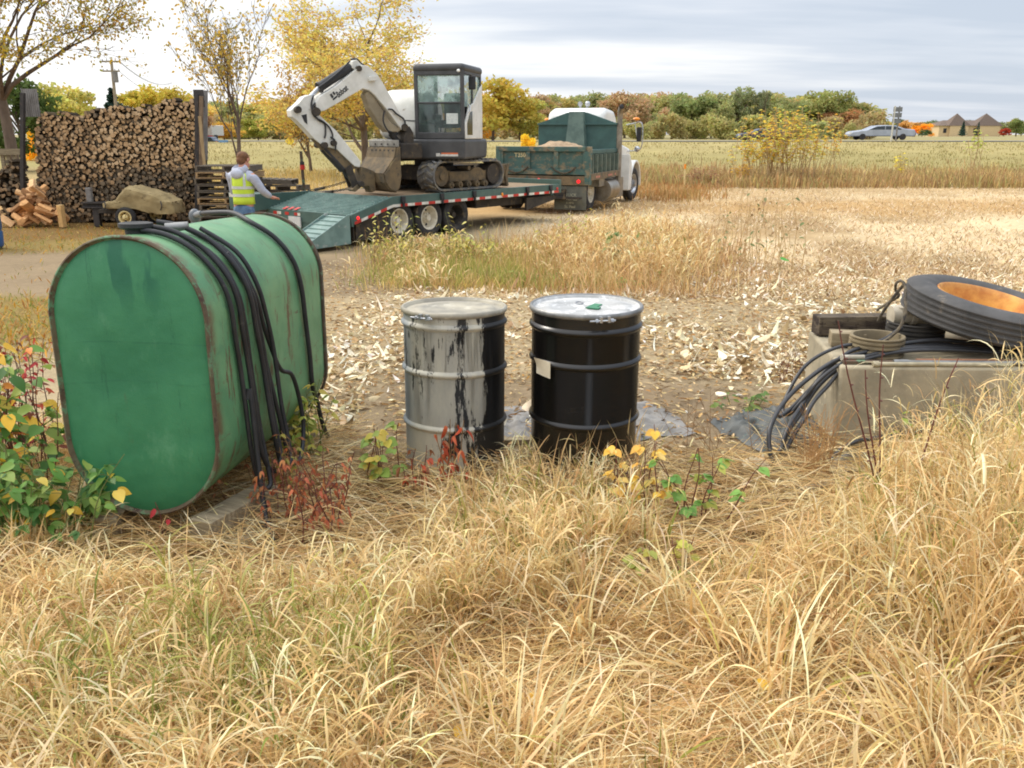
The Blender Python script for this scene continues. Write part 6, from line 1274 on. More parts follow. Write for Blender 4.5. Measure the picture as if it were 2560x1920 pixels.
# ------------------------------------------------------------------ distant trees
MF = omat('distant_foliage', .85, .42)
def crown_mesh(kind, seed):
    r_ = np.random.default_rng(seed); P = []; Cn = []
    if kind == 'conifer':
        for k in range(2600):
            h = r_.uniform(.08, 1); rad = (1-h)*.30*(.72+.28*math.sin(h*46))*r_.uniform(.5, 1.05); a = r_.uniform(0, 6.28); P.append((rad*cos(a), rad*sin(a), h)); Cn.append(r_.uniform(.7, 1.2))
    else:
        nl = {'round': 26, 'wispy': 30, 'dome': 34, 'bush': 16}[kind]
        for i in range(nl):
            if kind == 'round': a = r_.uniform(0, 6.28); q = sqrt(r_.uniform(0, 1))*.36; c = (q*cos(a), q*sin(a), r_.uniform(.26, .86)-.5*q*q*2); R_ = r_.uniform(.09, .17)
            elif kind == 'dome': a = r_.uniform(0, 6.28); q = sqrt(r_.uniform(0, 1))*.62; c = (q*cos(a), q*sin(a), r_.uniform(.20, .88)*(1-.9*q*q)); R_ = r_.uniform(.10, .18)
            elif kind == 'wispy': a = r_.uniform(0, 6.28); q = sqrt(r_.uniform(0, 1))*.38; c = (q*cos(a), q*sin(a), r_.uniform(.40, .92)-.4*q); R_ = r_.uniform(.05, .11)
            else: a = r_.uniform(0, 6.28); q = sqrt(r_.uniform(0, 1))*.75; c = (q*cos(a), q*sin(a), r_.uniform(.15, .75)); R_ = r_.uniform(.16, .30)
            n = int({'round': 150, 'wispy': 70, 'dome': 150, 'bush': 130}[kind]); br = r_.uniform(.80, 1.16); d = r_.normal(0, 1, (n, 3)); d /= np.linalg.norm(d, axis=1, keepdims=True); rad = R_*r_.uniform(.35, 1.12, n)[:, None]
            pp = np.array(c)+d*rad*np.array([1.1, 1.1, .8]); P += [tuple(p) for p in pp]; Cn += list(br*r_.uniform(.84, 1.16, n))
    P = np.array(P); P[:, 2] = np.maximum(P[:, 2], .02); n = len(P); sz = {'conifer': .035, 'wispy': .026, 'round': .030, 'dome': .034, 'bush': .06}[kind]
    D = r_.normal(0, 1, (n, 3)); U = r_.normal(0, 1, (n, 3)); hue = r_.uniform(.88, 1.12, (n, 3)); T = np.array(Cn)[:, None]*hue*1.35
    D /= np.linalg.norm(D, axis=1, keepdims=True); S_ = np.cross(D, U); S_ /= np.linalg.norm(S_, axis=1, keepdims=True); s = sz*r_.uniform(.6, 1.3, n)[:, None]
    V = np.stack([P-D*s, P+S_*s*.6, P+D*s, P-S_*s*.6], 1).reshape(-1, 3); Fc = np.arange(4*n).reshape(n, 4)
    return rawmesh('crown', V, Fc, np.repeat(T, 4, axis=0), False)
CM_ = {k: [crown_mesh(k, 10*i+j) for j in range(3 if k != 'conifer' else 1)] for i, k in enumerate(('round', 'wispy', 'dome', 'bush', 'conifer'))}
for l_ in CM_.values():
    for me in l_: me.materials.append(MF)
def trunk_mesh(seed):
    rg = random.Random(seed); mb = MB(); mb.tube([(0, 0, -.05), (.01, 0, .3), (0, .01, .6)], [.028, .02, .01], 6)
    for k in range(7):
        a = rg.uniform(0, 6.28); h = rg.uniform(.2, .5); L_ = rg.uniform(.2, .38); mb.tube([(0, 0, h), (cos(a)*L_*.45, sin(a)*L_*.45, h+L_*.5), (cos(a)*L_*.75, sin(a)*L_*.75, h+L_*.95)], [.012, .008, .004], 5)
    me = bpy.data.meshes.new('trunk'); me.from_pydata([tuple(v) for v in mb.v], [], mb.f); me.materials.append(m_trunk); return me
TRK = [trunk_mesh(i) for i in range(3)]
ntree = [0]
def ftree(u, vt, wpx, D, c, kind, label=None, group=None, name=None, cat='tree', vb=None):
    b = at_y(u, 340, D); gz_ = tz(b.x, D); h = at_y(u, vt, D).z-gz_; w = wpx/FPX*D
    o = bpy.data.objects.new(name or {'conifer': 'spruce_tree', 'bush': 'bush'}.get(kind, 'tree'), None); col.objects.link(o); o.location = (b.x, D, gz_-.05); o.rotation_euler = (0, 0, rl.uniform(0, 6.28))
    wid = {'round': .92, 'wispy': .86, 'dome': 1.42, 'bush': 1.8, 'conifer': .6}[kind]; i = ntree[0]; ntree[0] += 1; sxy = w/wid
    me = CM_[kind][i % len(CM_[kind])]; cr = bpy.data.objects.new('crown', me); col.objects.link(cr); cr.parent = o; cr.scale = (sxy, sxy, h/(.98 if kind != 'bush' else .95)); cr.color = S(*c)
    if kind != 'bush': t_ = bpy.data.objects.new('trunk', TRK[i % 3]); col.objects.link(t_); t_.parent = o; t_.scale = (min(sxy, h), min(sxy, h), h)
    props(o, label or 'autumn tree in the far treeline', cat, group); return o
YG, GR, DG, OR, BR, YE, OL = (180, 172, 94), (148, 150, 98), (132, 140, 96), (186, 160, 112), (176, 150, 112), (206, 180, 96), (160, 154, 98)
sg = [ (50, 172, 190, 48, (84, 100, 52), 'round', 'dark green conifer behind the left trunk'), (110, 290, 110, 60, (224, 178, 50), 'bush', 'bright yellow bush behind the left trunk'),
 (170, 186, 170, 72, YG, 'round', 'yellow green round tree above the left half of the firewood'), (112, 215, 90, 78, (190, 154, 80), 'round', 'orange tinted tree between the conifer and the yellow green tree'),
 (355, 198, 150, 85, (180, 166, 70), 'round', 'left tree of the yellow pair above the right half of the firewood'), (440, 198, 150, 85, (186, 168, 76), 'round', 'right tree of the yellow pair above the firewood'),
 (292, 224, 130, 78, (52, 74, 62), 'conifer', 'dark blue green spruce beside the utility pole'), (250, 255, 60, 90, (150, 156, 110), 'wispy', 'pale wispy tree left of the spruce'), (500, 262, 70, 95, (170, 136, 96), 'round', 'brown orange tree right of the firewood posts'),
 (560, 300, 110, 110, (190, 156, 70), 'round', 'low golden tree behind the young tree'), (645, 285, 90, 115, (150, 150, 70), 'round', 'olive tree right of the young tree'), (700, 262, 110, 120, GR, 'round', 'green tree left of the excavator arm'),
 (1232, 180, 200, 105, (184, 164, 74), 'round', 'tall golden tree right of the excavator cab'), (1300, 226, 150, 108, YG, 'round', 'yellow green tree right of the tall golden tree'), (1180, 215, 110, 112, (196, 150, 64), 'round', 'orange tree mostly behind the excavator cab'),
 (1322, 330, 50, 70, (220, 190, 60), 'bush', 'small bright yellow bush left of the truck headboard'),
 (1728, 220, 130, 165, (130, 138, 86), 'round', 'green tree left of the tall wispy pair'), (1838, 200, 110, 168, (136, 140, 100), 'wispy', 'tall wispy tree standing above the treeline'), (1898, 207, 60, 168, (130, 134, 98), 'wispy', 'narrow wispy tree right of the tallest one'), (1790, 240, 90, 160, GR, 'round', 'green tree below the tall wispy one'),
 (1955, 238, 110, 175, (186, 156, 108), 'round', 'orange tree between the wispy pair and the domed tree'), (2062, 216, 190, 172, (140, 142, 84), 'dome', 'broad olive domed tree at the right end of the treeline'), (2095, 265, 120, 165, (164, 124, 84), 'round', 'brownish tree in front of the domed tree'), (2150, 270, 40, 168, (150, 140, 120), 'wispy', 'nearly bare tree at the end of the treeline'), (1975, 250, 90, 160, (134, 138, 86), 'round', 'olive tree at the left flank of the domed tree')]
for q in sg: ftree(*q)
octr = [0, 0, 0]
def ord1(i): octr[i] += 1; return octr[i]
def ordn(n): return str(n)+('th' if 10 <= n % 100 <= 20 else {1: 'st', 2: 'nd', 3: 'rd'}.get(n % 10, 'th'))
def cname(c): return {YG: 'yellow green', GR: 'green', DG: 'dark green', OR: 'orange', BR: 'brown', OL: 'olive'}.get(c, 'golden')
cols = [YG, GR, OL, OL, (174, 160, 94), GR, OL, (168, 154, 90), BR, GR]
for k, u in enumerate(np.arange(500, 2150, 24)):
    if 1180 < u < 1330: continue
    c = cols[rl.integers(len(cols))]; vt = 226+rl.normal(0, 6)+(18 if u > 2050 else 0)+(22 if u < 1180 else 0)
    if u < 1180: c = [YG, (196, 164, 94), OR, OL, (200, 172, 94), GR][rl.integers(6)]
    ftree(u+rl.uniform(-8, 8), vt, rl.uniform(95, 160), 180+rl.uniform(-12, 25), c, ('round', 'dome', 'round', 'wispy')[min(3, int(rl.random()*3.4))], f'{cname(c)} tree in the distant wooded belt, {ordn(ord1(0))} tree from its left end', 'trees of the distant wooded belt')
for k, u in enumerate(np.arange(505, 2190, 33)):
    ftree(u+rl.uniform(-12, 12), 288+rl.normal(0, 10), rl.uniform(70, 120), 140+rl.uniform(-8, 8), [OL, (160, 148, 98), OL, GR, (166, 148, 104), OL, (152, 144, 92)][rl.integers(7)], 'bush', f'low autumn bush at the foot of the distant wooded belt, {ordn(ord1(1))} from its left end', 'bushes along the wooded belt')
for k, u in enumerate(np.arange(2150, 2640, 24)):
    ftree(u+rl.uniform(-8, 8), 297+rl.normal(0, 4), rl.uniform(40, 70), 380+rl.uniform(-10, 60), [(128, 130, 84), (176, 160, 84), (110, 120, 84), (190, 150, 90)][rl.integers(4)], 'round', f'small far tree on the right-hand horizon, {ordn(ord1(2))} from the left there', 'small trees on the far horizon')
for q in [(2305, 305, 52, 300, (220, 160, 50), 'round', 'small bright orange tree left of the big house'), (2312, 322, 30, 290, (86, 110, 70), 'round', 'small dark green tree before the orange one'), (2405, 304, 26, 300, (70, 92, 80), 'conifer', 'left blue green conifer before the big house'), (2443, 306, 18, 300, (70, 92, 80), 'conifer', 'right narrow conifer before the big house'), (2510, 318, 30, 310, (168, 70, 50), 'round', 'small red tree right of the big house'), (2540, 290, 40, 320, (120, 130, 76), 'round', 'green tree right of the red one'), (2280, 320, 20, 300, (130, 90, 84), 'bush', 'dull purple bush right of the silver car')]: ftree(*q)
# ------------------------------------------------------------------ houses, cars, poles, signs
def house(label, u0, u1, vb, ve, vr, D, m1, peaks):
    a = at_y(u0, vb, D); b = at_y(u1, vb, D); W_ = b.x-a.x; ze = at_y(u0, ve, D).z-a.z; zr = at_y(u0, vr, D).z-a.z
    h = thing('house', label, 'house', (a.x, D, a.z)); mr = mat('brown_roof_shingle', S(112, 96, 84), S(100, 86, 76), 3, .9)
    MB().bb(0, W_, 0, 12, -1.5, ze).build('wall', m1, h, 0)
    mb = MB(); mb.add([(-.6, -.6, ze), (W_+.6, -.6, ze), (W_+.6, 12.6, ze), (-.6, 12.6, ze), (4, 6, zr), (W_-4, 6, zr)], [(0, 1, 5, 4), (1, 2, 5), (2, 3, 4, 5), (3, 0, 4), (0, 3, 2, 1)]); mb.build('roof', mr, h, 0)
    for up, wp, vp in peaks:
        x = at_y(up, vb, D).x-a.x; zp_ = at_y(up, vp, D).z-a.z; mb = MB(); mb.add([(x-wp, -1.2, ze*.98), (x+wp, -1.2, ze*.98), (x+wp, 6, ze*.98), (x-wp, 6, ze*.98), (x, 2, zp_)], [(0, 1, 4), (1, 2, 4), (2, 3, 4), (3, 0, 4)]); mb.build('gable_roof', mr, h, 0)
        MB().bb(x-wp*.8, x+wp*.8, -1.0, 3, -1, ze*.98).build('bay', m1, h, 0)
    for k in range(6): x = W_*(k+.6)/6.2; MB().bb(x-.6, x+.6, -.06, .1, ze*.35, ze*.75).build('window', m_blk, h, 0)
m_stuc = mat('tan_stucco', S(214, 190, 148), S(200, 176, 136), 3, .9)
house('large tan house with brown hipped roofs on the far horizon', 2345, 2500, 342, 314, 300, 330, m_stuc, ((2392, 4.2, 283), (2465, 5.2, 283)))
def carbody(name, label, u0, u1, vb, D, hgt, c, flip=1):
    a = at_y((u0+u1)/2, vb, D); Lc = (u1-u0)/FPX*D; o = thing(name, label, 'car', (a.x, D, a.z), 0 if flip > 0 else pi)
    mc = mat('car_paint', S(*c), tuple([v*.85 for v in S(*c)[:3]]+[1]), 2, .25, .3); s = Lc/4.8; k = hgt/1.42
    prof = [(-2.4, .35), (-2.42, .62), (-2.2, .82), (-1.2, .98), (-.55, 1.36), (.1, 1.42), (.9, 1.38), (1.55, 1.08), (2.3, 1.0), (2.4, .75), (2.36, .35)]
    MB().prism([(x*s, z*k) for x, z in prof], -.85, .85).build('body', mc, o, 30, .10, 3)
    mg = mat('car_glass', S(60, 68, 74), S(50, 58, 64), 3, .1)
    for y in (-.86, .84): MB().prism([(x*s, z*k) for x, z in [(-1.05, .99), (-.5, 1.29), (.08, 1.34), (.08, .99)]], y, y+.02).build('side_window', mg, o, 0); MB().prism([(x*s, z*k) for x, z in [(.14, .99), (.14, 1.34), (.82, 1.31), (1.3, 1.05), (1.3, .99)]], y, y+.02).build('side_window', mg, o, 0)
    for x in (-1.5, 1.45):
        for y in (-.82, .82): MB().cyl((x*s, y-.1, .32), (x*s, y+.1, .32), .32, n=18).build('wheel', m_tb, o)
    MB().bb(2.3*s, 2.42*s, -.84, -.5, .78*k, .92*k).build('tail_lamp', m_red, o, 0); MB().bb(-2.42*s, -2.3*s, -.84, -.5, .6*k, .72*k).build('headlight', m_wht, o, 0)
carbody('parked_car', 'silver sedan driving left on the highway behind the twin sign posts', 2120, 2276, 350, 94, 1.5, (176, 182, 192)); bpy.data.objects['parked_car'].name = 'sedan'
carbody('sedan', 'dark car on the highway half hidden behind the yellow shrub', 1845, 1970, 352, 96, 1.3, (70, 78, 90))
carbody('sedan', 'small dark blue car with red lamp right of the firewood posts', 512, 548, 374, 92, 1.3, (60, 76, 96))
vn = thing('box_truck', 'small white box truck far behind the right firewood posts', 'truck', (at_y(522, 368, 97).x, 97, 1.0)); MB().bb(-.3, .5, 0, 4, .6, 1.7).build('box', m_wht, vn, 0, .05); MB().bb(-.3, .5, -.05, 0, .4, .62).build('tail_lamps', m_red, vn, 0); [MB().cyl((x, .6, .35), (x+.2, .6, .35), .35, n=14).build('wheel', m_tb, vn) for x in (-.8, .6)]
def signpost(name, label, cat, u, vb, vt, D, r, m): a = at_y(u, vb, D); o = thing(name, label, cat, (a.x, D, tz(a.x, D))); h = at_y(u, vt, D).z-o.location.z; MB().cyl((0, 0, 0), (0, 0, h), r, n=8).build('post', m, o); return o, h
o, h = signpost('road_sign', 'tall sign seen edge on, on twin pale posts by the highway', 'road sign', 2228, 350, 265, 90, .09, mat('pale_post', S(200, 198, 190), S(180, 178, 170), 4, .7)); MB().cyl((.55, .2, 0), (.55, .2, h), .08, n=8).build('post', m_gpost, o)
for k in range(3): MB().bb(-.12, .75, -.04, .04, h-.1-k*.55-.45, h-.1-k*.55).build('sign_panel', mat('grey_sign_back', S(120, 122, 124), S(104, 106, 108), 4, .6), o, 0)
o, h = signpost('road_sign', 'yellow diamond road sign left of the excavator arm', 'road sign', 727, 385, 350, 80, .04, m_gpost); a_ = h; MB().box((0, -.05, a_-.1), (.62, .02, .62), rot=(0, R(45), 0)).build('diamond_panel', mat('yellow_sign', S(236, 206, 70), S(226, 194, 60), 4, .5), o, 0)
o, h = signpost('road_sign', 'small blue road sign between the firewood posts and young tree', 'road sign', 562, 385, 350, 85, .04, m_gpost); MB().bb(-.45, .45, -.06, -.03, h-.6, h).build('panel', mat('blue_sign', S(120, 160, 200), S(110, 150, 190), 4, .5), o, 0)
signpost('utility_pole', 'thin pale pole rising beside the yellow diamond sign', 'pole', 733, 385, 300, 82, .07, m_wood)
up = thing('utility_pole', 'wooden utility pole with two crossarms and transformer above the firewood', 'utility pole', (at_y(292, 300, 76).x, 76, tz(-33, 76))); UI = rootM(up).inverted()
t0 = UI @ at_y(278, 150, 76); MB().tube([(0, 0, 0), tuple(t0)], [.16, .11], 10).build('pole', mat('pale_pole_wood', S(160, 146, 124), S(140, 126, 106), 3, .9), up)
for v, hw in ((154, .78), (178, .72)): q = UI @ at_y(279, v, 76); MB().bb(q.x-hw, q.x+hw, -.14, -.04, q.z-.06, q.z+.06).build('crossarm', m_wood, up, 0); [MB().sph((q.x+f*hw, -.09, q.z+.12), (.04, .04, .09), 8, 5).build('insulator', m_gpost, up) for f in (-.9, -.45, .45, .9)]
q = UI @ at_y(291, 193, 76); MB().cyl((q.x, -.2, q.z-.42), (q.x, -.2, q.z+.42), .22, n=14).build('transformer', m_gpost, up)
for k, (z_, dz) in enumerate(((154, 0), (156, .12), (180, 0))):
    a = at_y(300, z_, 76); b_ = at_y(430, z_+52, 108); pts = [a.lerp(b_, t)+Vector((0, 0, -.8*4*t*(1-t))) for t in np.linspace(0, 1, 10)]
    props(MB().tube(pts, .018, 4).build('power_line', m_blk, None), ('topmost', 'middle', 'lowest')[k]+' power line slanting down right from the utility pole', 'power line')
for lab, u, v0, v1, D, m in (('short wooden stake with orange top in the weeds right of the truck', 1711, 411, 448, 33, m_amb), ('small red stake at the foot of the yellow shrub', 2001, 440, 452, 36, m_red)):
    a = at_y(u, v1, D); b_ = at_y(u, v0, D); o = thing('survey_stake', lab, 'stake', (a.x, D, a.z)); MB().bb(-.03, .03, -.02, .02, -.2, b_.z-a.z).build('stake', m_cream, o, 0); MB().bb(-.035, .035, -.025, .025, (b_.z-a.z)*.7, b_.z-a.z+.01).build('coloured_top', m, o, 0)
# ------------------------------------------------------------------ plants around the tank, drums and block
MPL = vmat('leafy_plants', .55, .3, 0, .35)
m_redstem = mat('red_brown_stem', S(112, 62, 50), S(90, 48, 42), 9, .6); m_drystem = mat('dry_stem', S(150, 116, 74), S(120, 88, 54), 9, .8); m_strawstem = mat('straw_stem', S(196, 166, 116), S(170, 140, 94), 9, .8); m_grnstem = mat('green_stem', S(108, 116, 60), S(90, 96, 48), 9, .6)
def plant(name, label, base, stems, leafn, lcols, lsz, lw=.55, mstem=None, seed=0, spread=.1, droop=.3, cat='plant', lp=None, group=None, from_t=.25, r=.004, cluster=1, curl=.5):
    """stems: list of (dx, dy, height, lean_x, lean_y)"""
    rg = np.random.default_rng(seed); o = thing(name, label, cat, base, 0, group); mb = MB(); P = []; D = []
    for dx, dy, h, lx, ly in stems:
        n = 7; pts = []; ph = rg.uniform(0, 6)
        for i in range(n): t = i/(n-1); pts.append(Vector((dx+lx*t**1.5+.012*sin(ph+t*7)*h*2, dy+ly*t**1.5, h*t)))
        mb.tube(pts, [r*(1-.6*i/(n-1)) for i in range(n)], 5); mb.tube([Vector((0, 0, -.02)), pts[0]], r, 4)
        for j in range(leafn):
            t = from_t+(1-from_t)*(j+rg.uniform(0, .9))/leafn; k = min(n-2, int(t*(n-1))); q = pts[k].lerp(pts[k+1], t*(n-1)-k); a = rg.uniform(0, 2*pi)
            pd = Vector((cos(a), sin(a), .35)).normalized(); L_ = spread*rg.uniform(.3, 1); e_ = q+pd*L_; mb.tube([q, q.lerp(e_, .5)+Vector((0, 0, .004)), e_], r*.35, 4)
            for c in range(cluster):
                aa = a+(c-(cluster-1)/2)*1.25; d = Vector((cos(aa), sin(aa), -droop*rg.uniform(.2, 1.6))); P.append(e_); D.append(d)
    mb.build('stem', mstem or m_drystem, o, 60)
    if P:
        P = np.array([tuple(p) for p in P]); D = np.array([tuple(d) for d in D]); n = len(P); U = np.stack([rg.normal(0, .35, n), rg.normal(0, .35, n)-.35, np.ones(n)], 1)
        s = lsz*rg.uniform(.65, 1.25, n); V, Fc, T = leaves(P, D, U, s, s*lw*rg.uniform(.8, 1.2, n), pick(lcols, n, lp), rg.uniform(0, curl, n), .12, 5)
        o2 = link('foliage', rawmesh('foliage', V, Fc, T), MPL, o)
    return o
def rs_(n, sx, sy, h0, h1, lean, seed): g = np.random.default_rng(seed); return [(g.normal(0, sx), g.normal(0, sy), g.uniform(h0, h1), g.normal(0, lean), g.normal(0, lean)) for _ in range(n)]
GRN = [(96, 138, 60), (120, 156, 70), (78, 118, 56), (150, 168, 84)]; YEL = [(232, 184, 60), (214, 170, 52), (226, 200, 96)]; RED = [(190, 52, 50), (168, 44, 48), (204, 88, 60)]
def gp(u, v): p = on_z(u, v, .02); return (p.x, p.y, tz(p.x, p.y))
plant('bramble_bush', 'leafy green bramble with yellow leaves at the bottom left corner of the tank', gp(60, 1350), rs_(30, .16, .12, .20, .52, .09, 1), 7, GRN+YEL, .06, .62, m_grnstem, 1, .10, .4, 'bush', [4, 4, 4, 2, 1.3, 1, .6], cluster=2)
plant('bramble_bush', 'tall bramble with green and orange leaves rising along the left edge of the picture', gp(-10, 1260), rs_(15, .12, .12, .50, .86, .08, 2), 9, GRN+YEL+[(214, 130, 50)], .075, .62, m_redstem, 2, .10, .5, 'bush', [4, 4, 2, 2, 1.5, 1, .6, 1.5], cluster=2)
plant('sumac_plant', 'plant with crimson and rust coloured leaves behind the bramble left of the tank', gp(75, 1190), rs_(14, .12, .08, .45, .80, .06, 3), 15, RED+[(150, 84, 60), (124, 74, 56), (170, 120, 84)], .042, .42, m_redstem, 3, .07, .8, 'plant', cluster=2)
plant('elm_seedling', 'green toothed leaves on a stem rising before the left rim of the tank', gp(120, 1270), [(0, 0, .72, .06, 0), (.03, .0, .60, .12, 0), (.0, 0, .5, .03, .02)], 9, GRN, .085, .6, m_redstem, 4, .06, .3, 'plant', cluster=1)
plant('vine_shoot', 'arching green shoot with serrated leaves in front of the tank bottom left', gp(225, 1325), [(0, 0, .44, .20, .02), (.03, 0, .36, .10, 0), (-.02, 0, .30, .16, -.02), (-.04, 0, .4, .05, 0), (.0, .02, .34, .26, 0), (.02, 0, .26, .0, 0)], 9, GRN+[(196, 176, 60)], .072, .6, m_grnstem, 5, .05, .5, 'plant', [4, 4, 3, 2, 1], cluster=2)
plant('red_leaf_sprig', 'thin twig with three crimson leaves in front of the tank bottom', gp(412, 1345), [(0, 0, .20, -.02, 0), (0, 0, .13, .03, 0)], 2, [(190, 58, 62)], .038, .5, m_redstem, 6, .03, .9, 'plant')
# dried red-brown weeds right of the tank
plant('dry_weed', 'rust red dried weed clump right of the tank hoses', gp(800, 1300), rs_(22, .14, .09, .16, .40, .07, 7), 7, [(176, 96, 64), (196, 112, 72), (150, 84, 58), (204, 140, 88)], .034, .32, m_redstem, 7, .05, 1.2, 'weed', cluster=2, curl=1.5)
plant('dry_weed', 'lower rust brown weed beside the timber right of the tank', gp(700, 1240), rs_(14, .12, .09, .14, .40, .06, 8), 9, [(176, 110, 70), (150, 96, 60), (160, 150, 70)], .034, .36, m_drystem, 8, .05, .9, 'weed', cluster=2)
plant('green_weed', 'yellow green leafy weed behind the hoses at the right side of the tank', gp(770, 1140), rs_(15, .12, .10, .22, .46, .06, 9), 7, [(150, 168, 70), (176, 180, 84), (206, 186, 90)], .045, .6, m_grnstem, 9, .05, .4, 'weed', cluster=2)
plant('maple_seedling', 'pale green lobed seedling left of the grey drum base', gp(985, 1210), rs_(6, .07, .05, .20, .38, .05, 10), 3, [(146, 172, 84), (172, 186, 96), (206, 186, 84)], .052, .85, m_redstem, 10, .05, .3, 'plant', cluster=3)
plant('dry_weed', 'salmon orange withered leaves in front of the grey drum', gp(1130, 1215), rs_(5, .04, .04, .22, .46, .03, 11), 5, [(206, 104, 66), (190, 86, 58), (214, 128, 84)], .05, .36, m_drystem, 11, .03, 1.2, 'weed', cluster=2, curl=2)
plant('dry_weed', 'salmon withered leaves between the pale green seedling and the grey drum', gp(1050, 1230), rs_(6, .06, .04, .14, .30, .03, 12), 5, [(206, 104, 66), (190, 86, 58), (160, 110, 76)], .042, .4, m_redstem, 12, .03, 1.2, 'weed', cluster=2, curl=2)
plant('maple_seedling', 'maple seedlings with yellow leaves on dark red stems before the black drum', gp(1575, 1300), rs_(9, .05, .04, .26, .46, .03, 13), 3, [(232, 188, 74), (220, 174, 76), (226, 200, 112)], .044, .85, m_redstem, 13, .05, .3, 'plant', cluster=3)
plant('maple_seedling', 'bright green maple seedlings on red stems right of the yellow ones', gp(1700, 1320), rs_(7, .07, .05, .24, .42, .06, 14), 3, [(124, 164, 78), (104, 150, 68), (176, 180, 84)], .046, .85, m_redstem, 14, .05, .3, 'plant', cluster=3)
plant('maple_seedling', 'low yellow green seedling at the foot of the taller maple seedlings', gp(1660, 1450), rs_(5, .06, .05, .08, .2, .04, 15), 4, [(190, 184, 84), (160, 166, 80)], .042, .8, m_redstem, 15, .04, .3, 'plant', cluster=2)
def twigs(name, label, base, n, h, sx, m, seed, curlt=.0, r=.0022, br=3, cat='weed'):
    g = np.random.default_rng(seed); o = thing(name, label, cat, base); mb = MB()
    for k in range(n):
        x, y = g.normal(0, sx), g.normal(0, sx*.5); hh_ = h*g.uniform(.5, 1); lx = g.normal(0, .35)*hh_; P = [Vector((x, y, 0))]; a = 0
        for i in range(8): t = (i+1)/8; bend = curlt*g.uniform(.5, 1.2)*max(0, t-.6)*8; a += bend*.5; P.append(P[-1]+Vector((lx/8+sin(a)*hh_/8*(a > 0), g.normal(0, .004), hh_/8*cos(a))))
        mb.tube(P, [r*(1-.6*i/8) for i in range(9)], 4); mb.tube([Vector((0, 0, -.02)), P[0]], r, 4)
        for b in range(br): i = int(g.integers(3, 8)); d = Vector((g.choice([-1, 1])*g.uniform(.02, .06), g.normal(0, .02), g.uniform(.03, .08)))*h*2.2; mb.tube([P[i], P[i]+d*.5+Vector((0, 0, .003)), P[i]+d], r*.5, 4)
    mb.build('stem', m, o, 60); return o
twigs('dry_stalks', 'thin brown branching stalks in front of the black drum', gp(1420, 1290), 12, .48, .10, m_drystem, 20, .25)
twigs('dry_stalks', 'fine curled brown stalks at the right of the black drum', gp(1560, 1260), 8, .50, .07, m_drystem, 21, .5)
twigs('dry_stalks', 'small tan stalks between the two drums', gp(1240, 1240), 8, .30, .07, m_drystem, 22)
twigs('dry_stalks', 'tuft of tan dry stalks growing against the left end of the concrete block', gp(2040, 1180), 34, .46, .055, mat('tan_stalk', S(190, 150, 98), S(160, 120, 76), 9, .8), 23, 0, .0024)
twigs('dry_stalks', 'reddish stalks behind the left end of the block', gp(1960, 950), 14, .34, .09, m_redstem, 24)
twigs('dry_stalks', 'reddish brown stalks on the bare soil left of the cables', gp(1780, 1130), 12, .40, .16, m_drystem, 25)
def saplings(label, pts):
    a = pts[0]; o = thing('red_stem_sapling', label, 'sapling', gp(a[0], a[1])); OI = rootM(o).inverted(); mb = MB(); y = o.location.y
    for (u0, v0, u1, v1) in [p for p in pts]:
        p0 = OI @ at_y(u0, v0, y); p1 = OI @ at_y(u1, v1, y); p0.z = min(p0.z, 0)
        P = [p0.lerp(p1, t)+Vector((.01*sin(t*6), 0, 0)) for t in np.linspace(0, 1, 9)]; mb.tube(P, [.0055*(1-.55*t) for t in np.linspace(0, 1, 9)], 6)
        for t in np.linspace(.2, .95, 7): q = p0.lerp(p1, t); mb.sph(q, (.0065, .0065, .004), 6, 4)
    mb.build('stem', m_redstem, o, 60)
saplings('thin leafless red stems standing before the left part of the concrete block', [(2205, 1300, 2097, 802), (2200, 1300, 2165, 925), (2190, 1300, 2210, 862)])
saplings('single leaning red stem crossing the front face of the concrete block', [(2245, 1290, 2398, 895)])
plant('green_weed', 'small dark green leaves beneath the leaning red stem at the block foot', gp(2235, 1190), rs_(5, .06, .03, .06, .16, .03, 30), 4, [(84, 112, 52), (110, 130, 60)], .05, .6, m_grnstem, 30, .03, .3, 'weed')
plant('green_weed', 'pale green sprig against the front face of the block', gp(2290, 1130), rs_(4, .05, .02, .24, .34, .03, 31), 4, [(170, 190, 90), (140, 170, 80)], .05, .7, m_grnstem, 31, .03, .3, 'weed')
plant('rusty_weed', 'rust brown low weed half buried in straw at lower right', gp(1900, 1640), rs_(9, .08, .06, .05, .14, .05, 32), 8, [(156, 92, 52), (176, 112, 64)], .035, .5, m_redstem, 32, .03, 1, 'weed', cluster=2)
plant('green_weed', 'green creeping leaves on the soil left of the plastic sheet', gp(1850, 1010), rs_(8, .12, .08, .04, .1, .03, 33), 5, [(120, 140, 66), (90, 120, 56)], .05, .6, m_grnstem, 33, .05, .1, 'weed')
# broad dark leaf and leggy weeds beyond the litter
def far(u, y): p = at_y(u, 600, y); return (p.x, y, tz(p.x, y))
plant('leafy_weed', 'dark green leafy weed growing through the straw at centre right', far(1560, 12.4), rs_(6, .16, .1, .4, .75, .06, 40), 9, [(92, 116, 62), (120, 140, 80), (150, 154, 96)], .10, .6, m_grnstem, 40, .08, .4, 'weed')
plant('leafy_weed', 'tall thin weed with brown stalks and few green leaves right of centre', far(1890, 13.2), rs_(14, .42, .2, .7, 1.25, .12, 41), 8, [(112, 126, 76), (140, 140, 90), (170, 140, 100)], .07, .5, m_strawstem, 41, .08, .5, 'weed', r=.006)
plant('leafy_weed', 'tall brown seeding stalks left of the thin weed', far(1800, 13.8), rs_(16, .45, .2, .6, 1.3, .10, 42), 8, [(196, 166, 118), (176, 146, 100)], .05, .4, m_strawstem, 42, .06, .6, 'weed', r=.006)
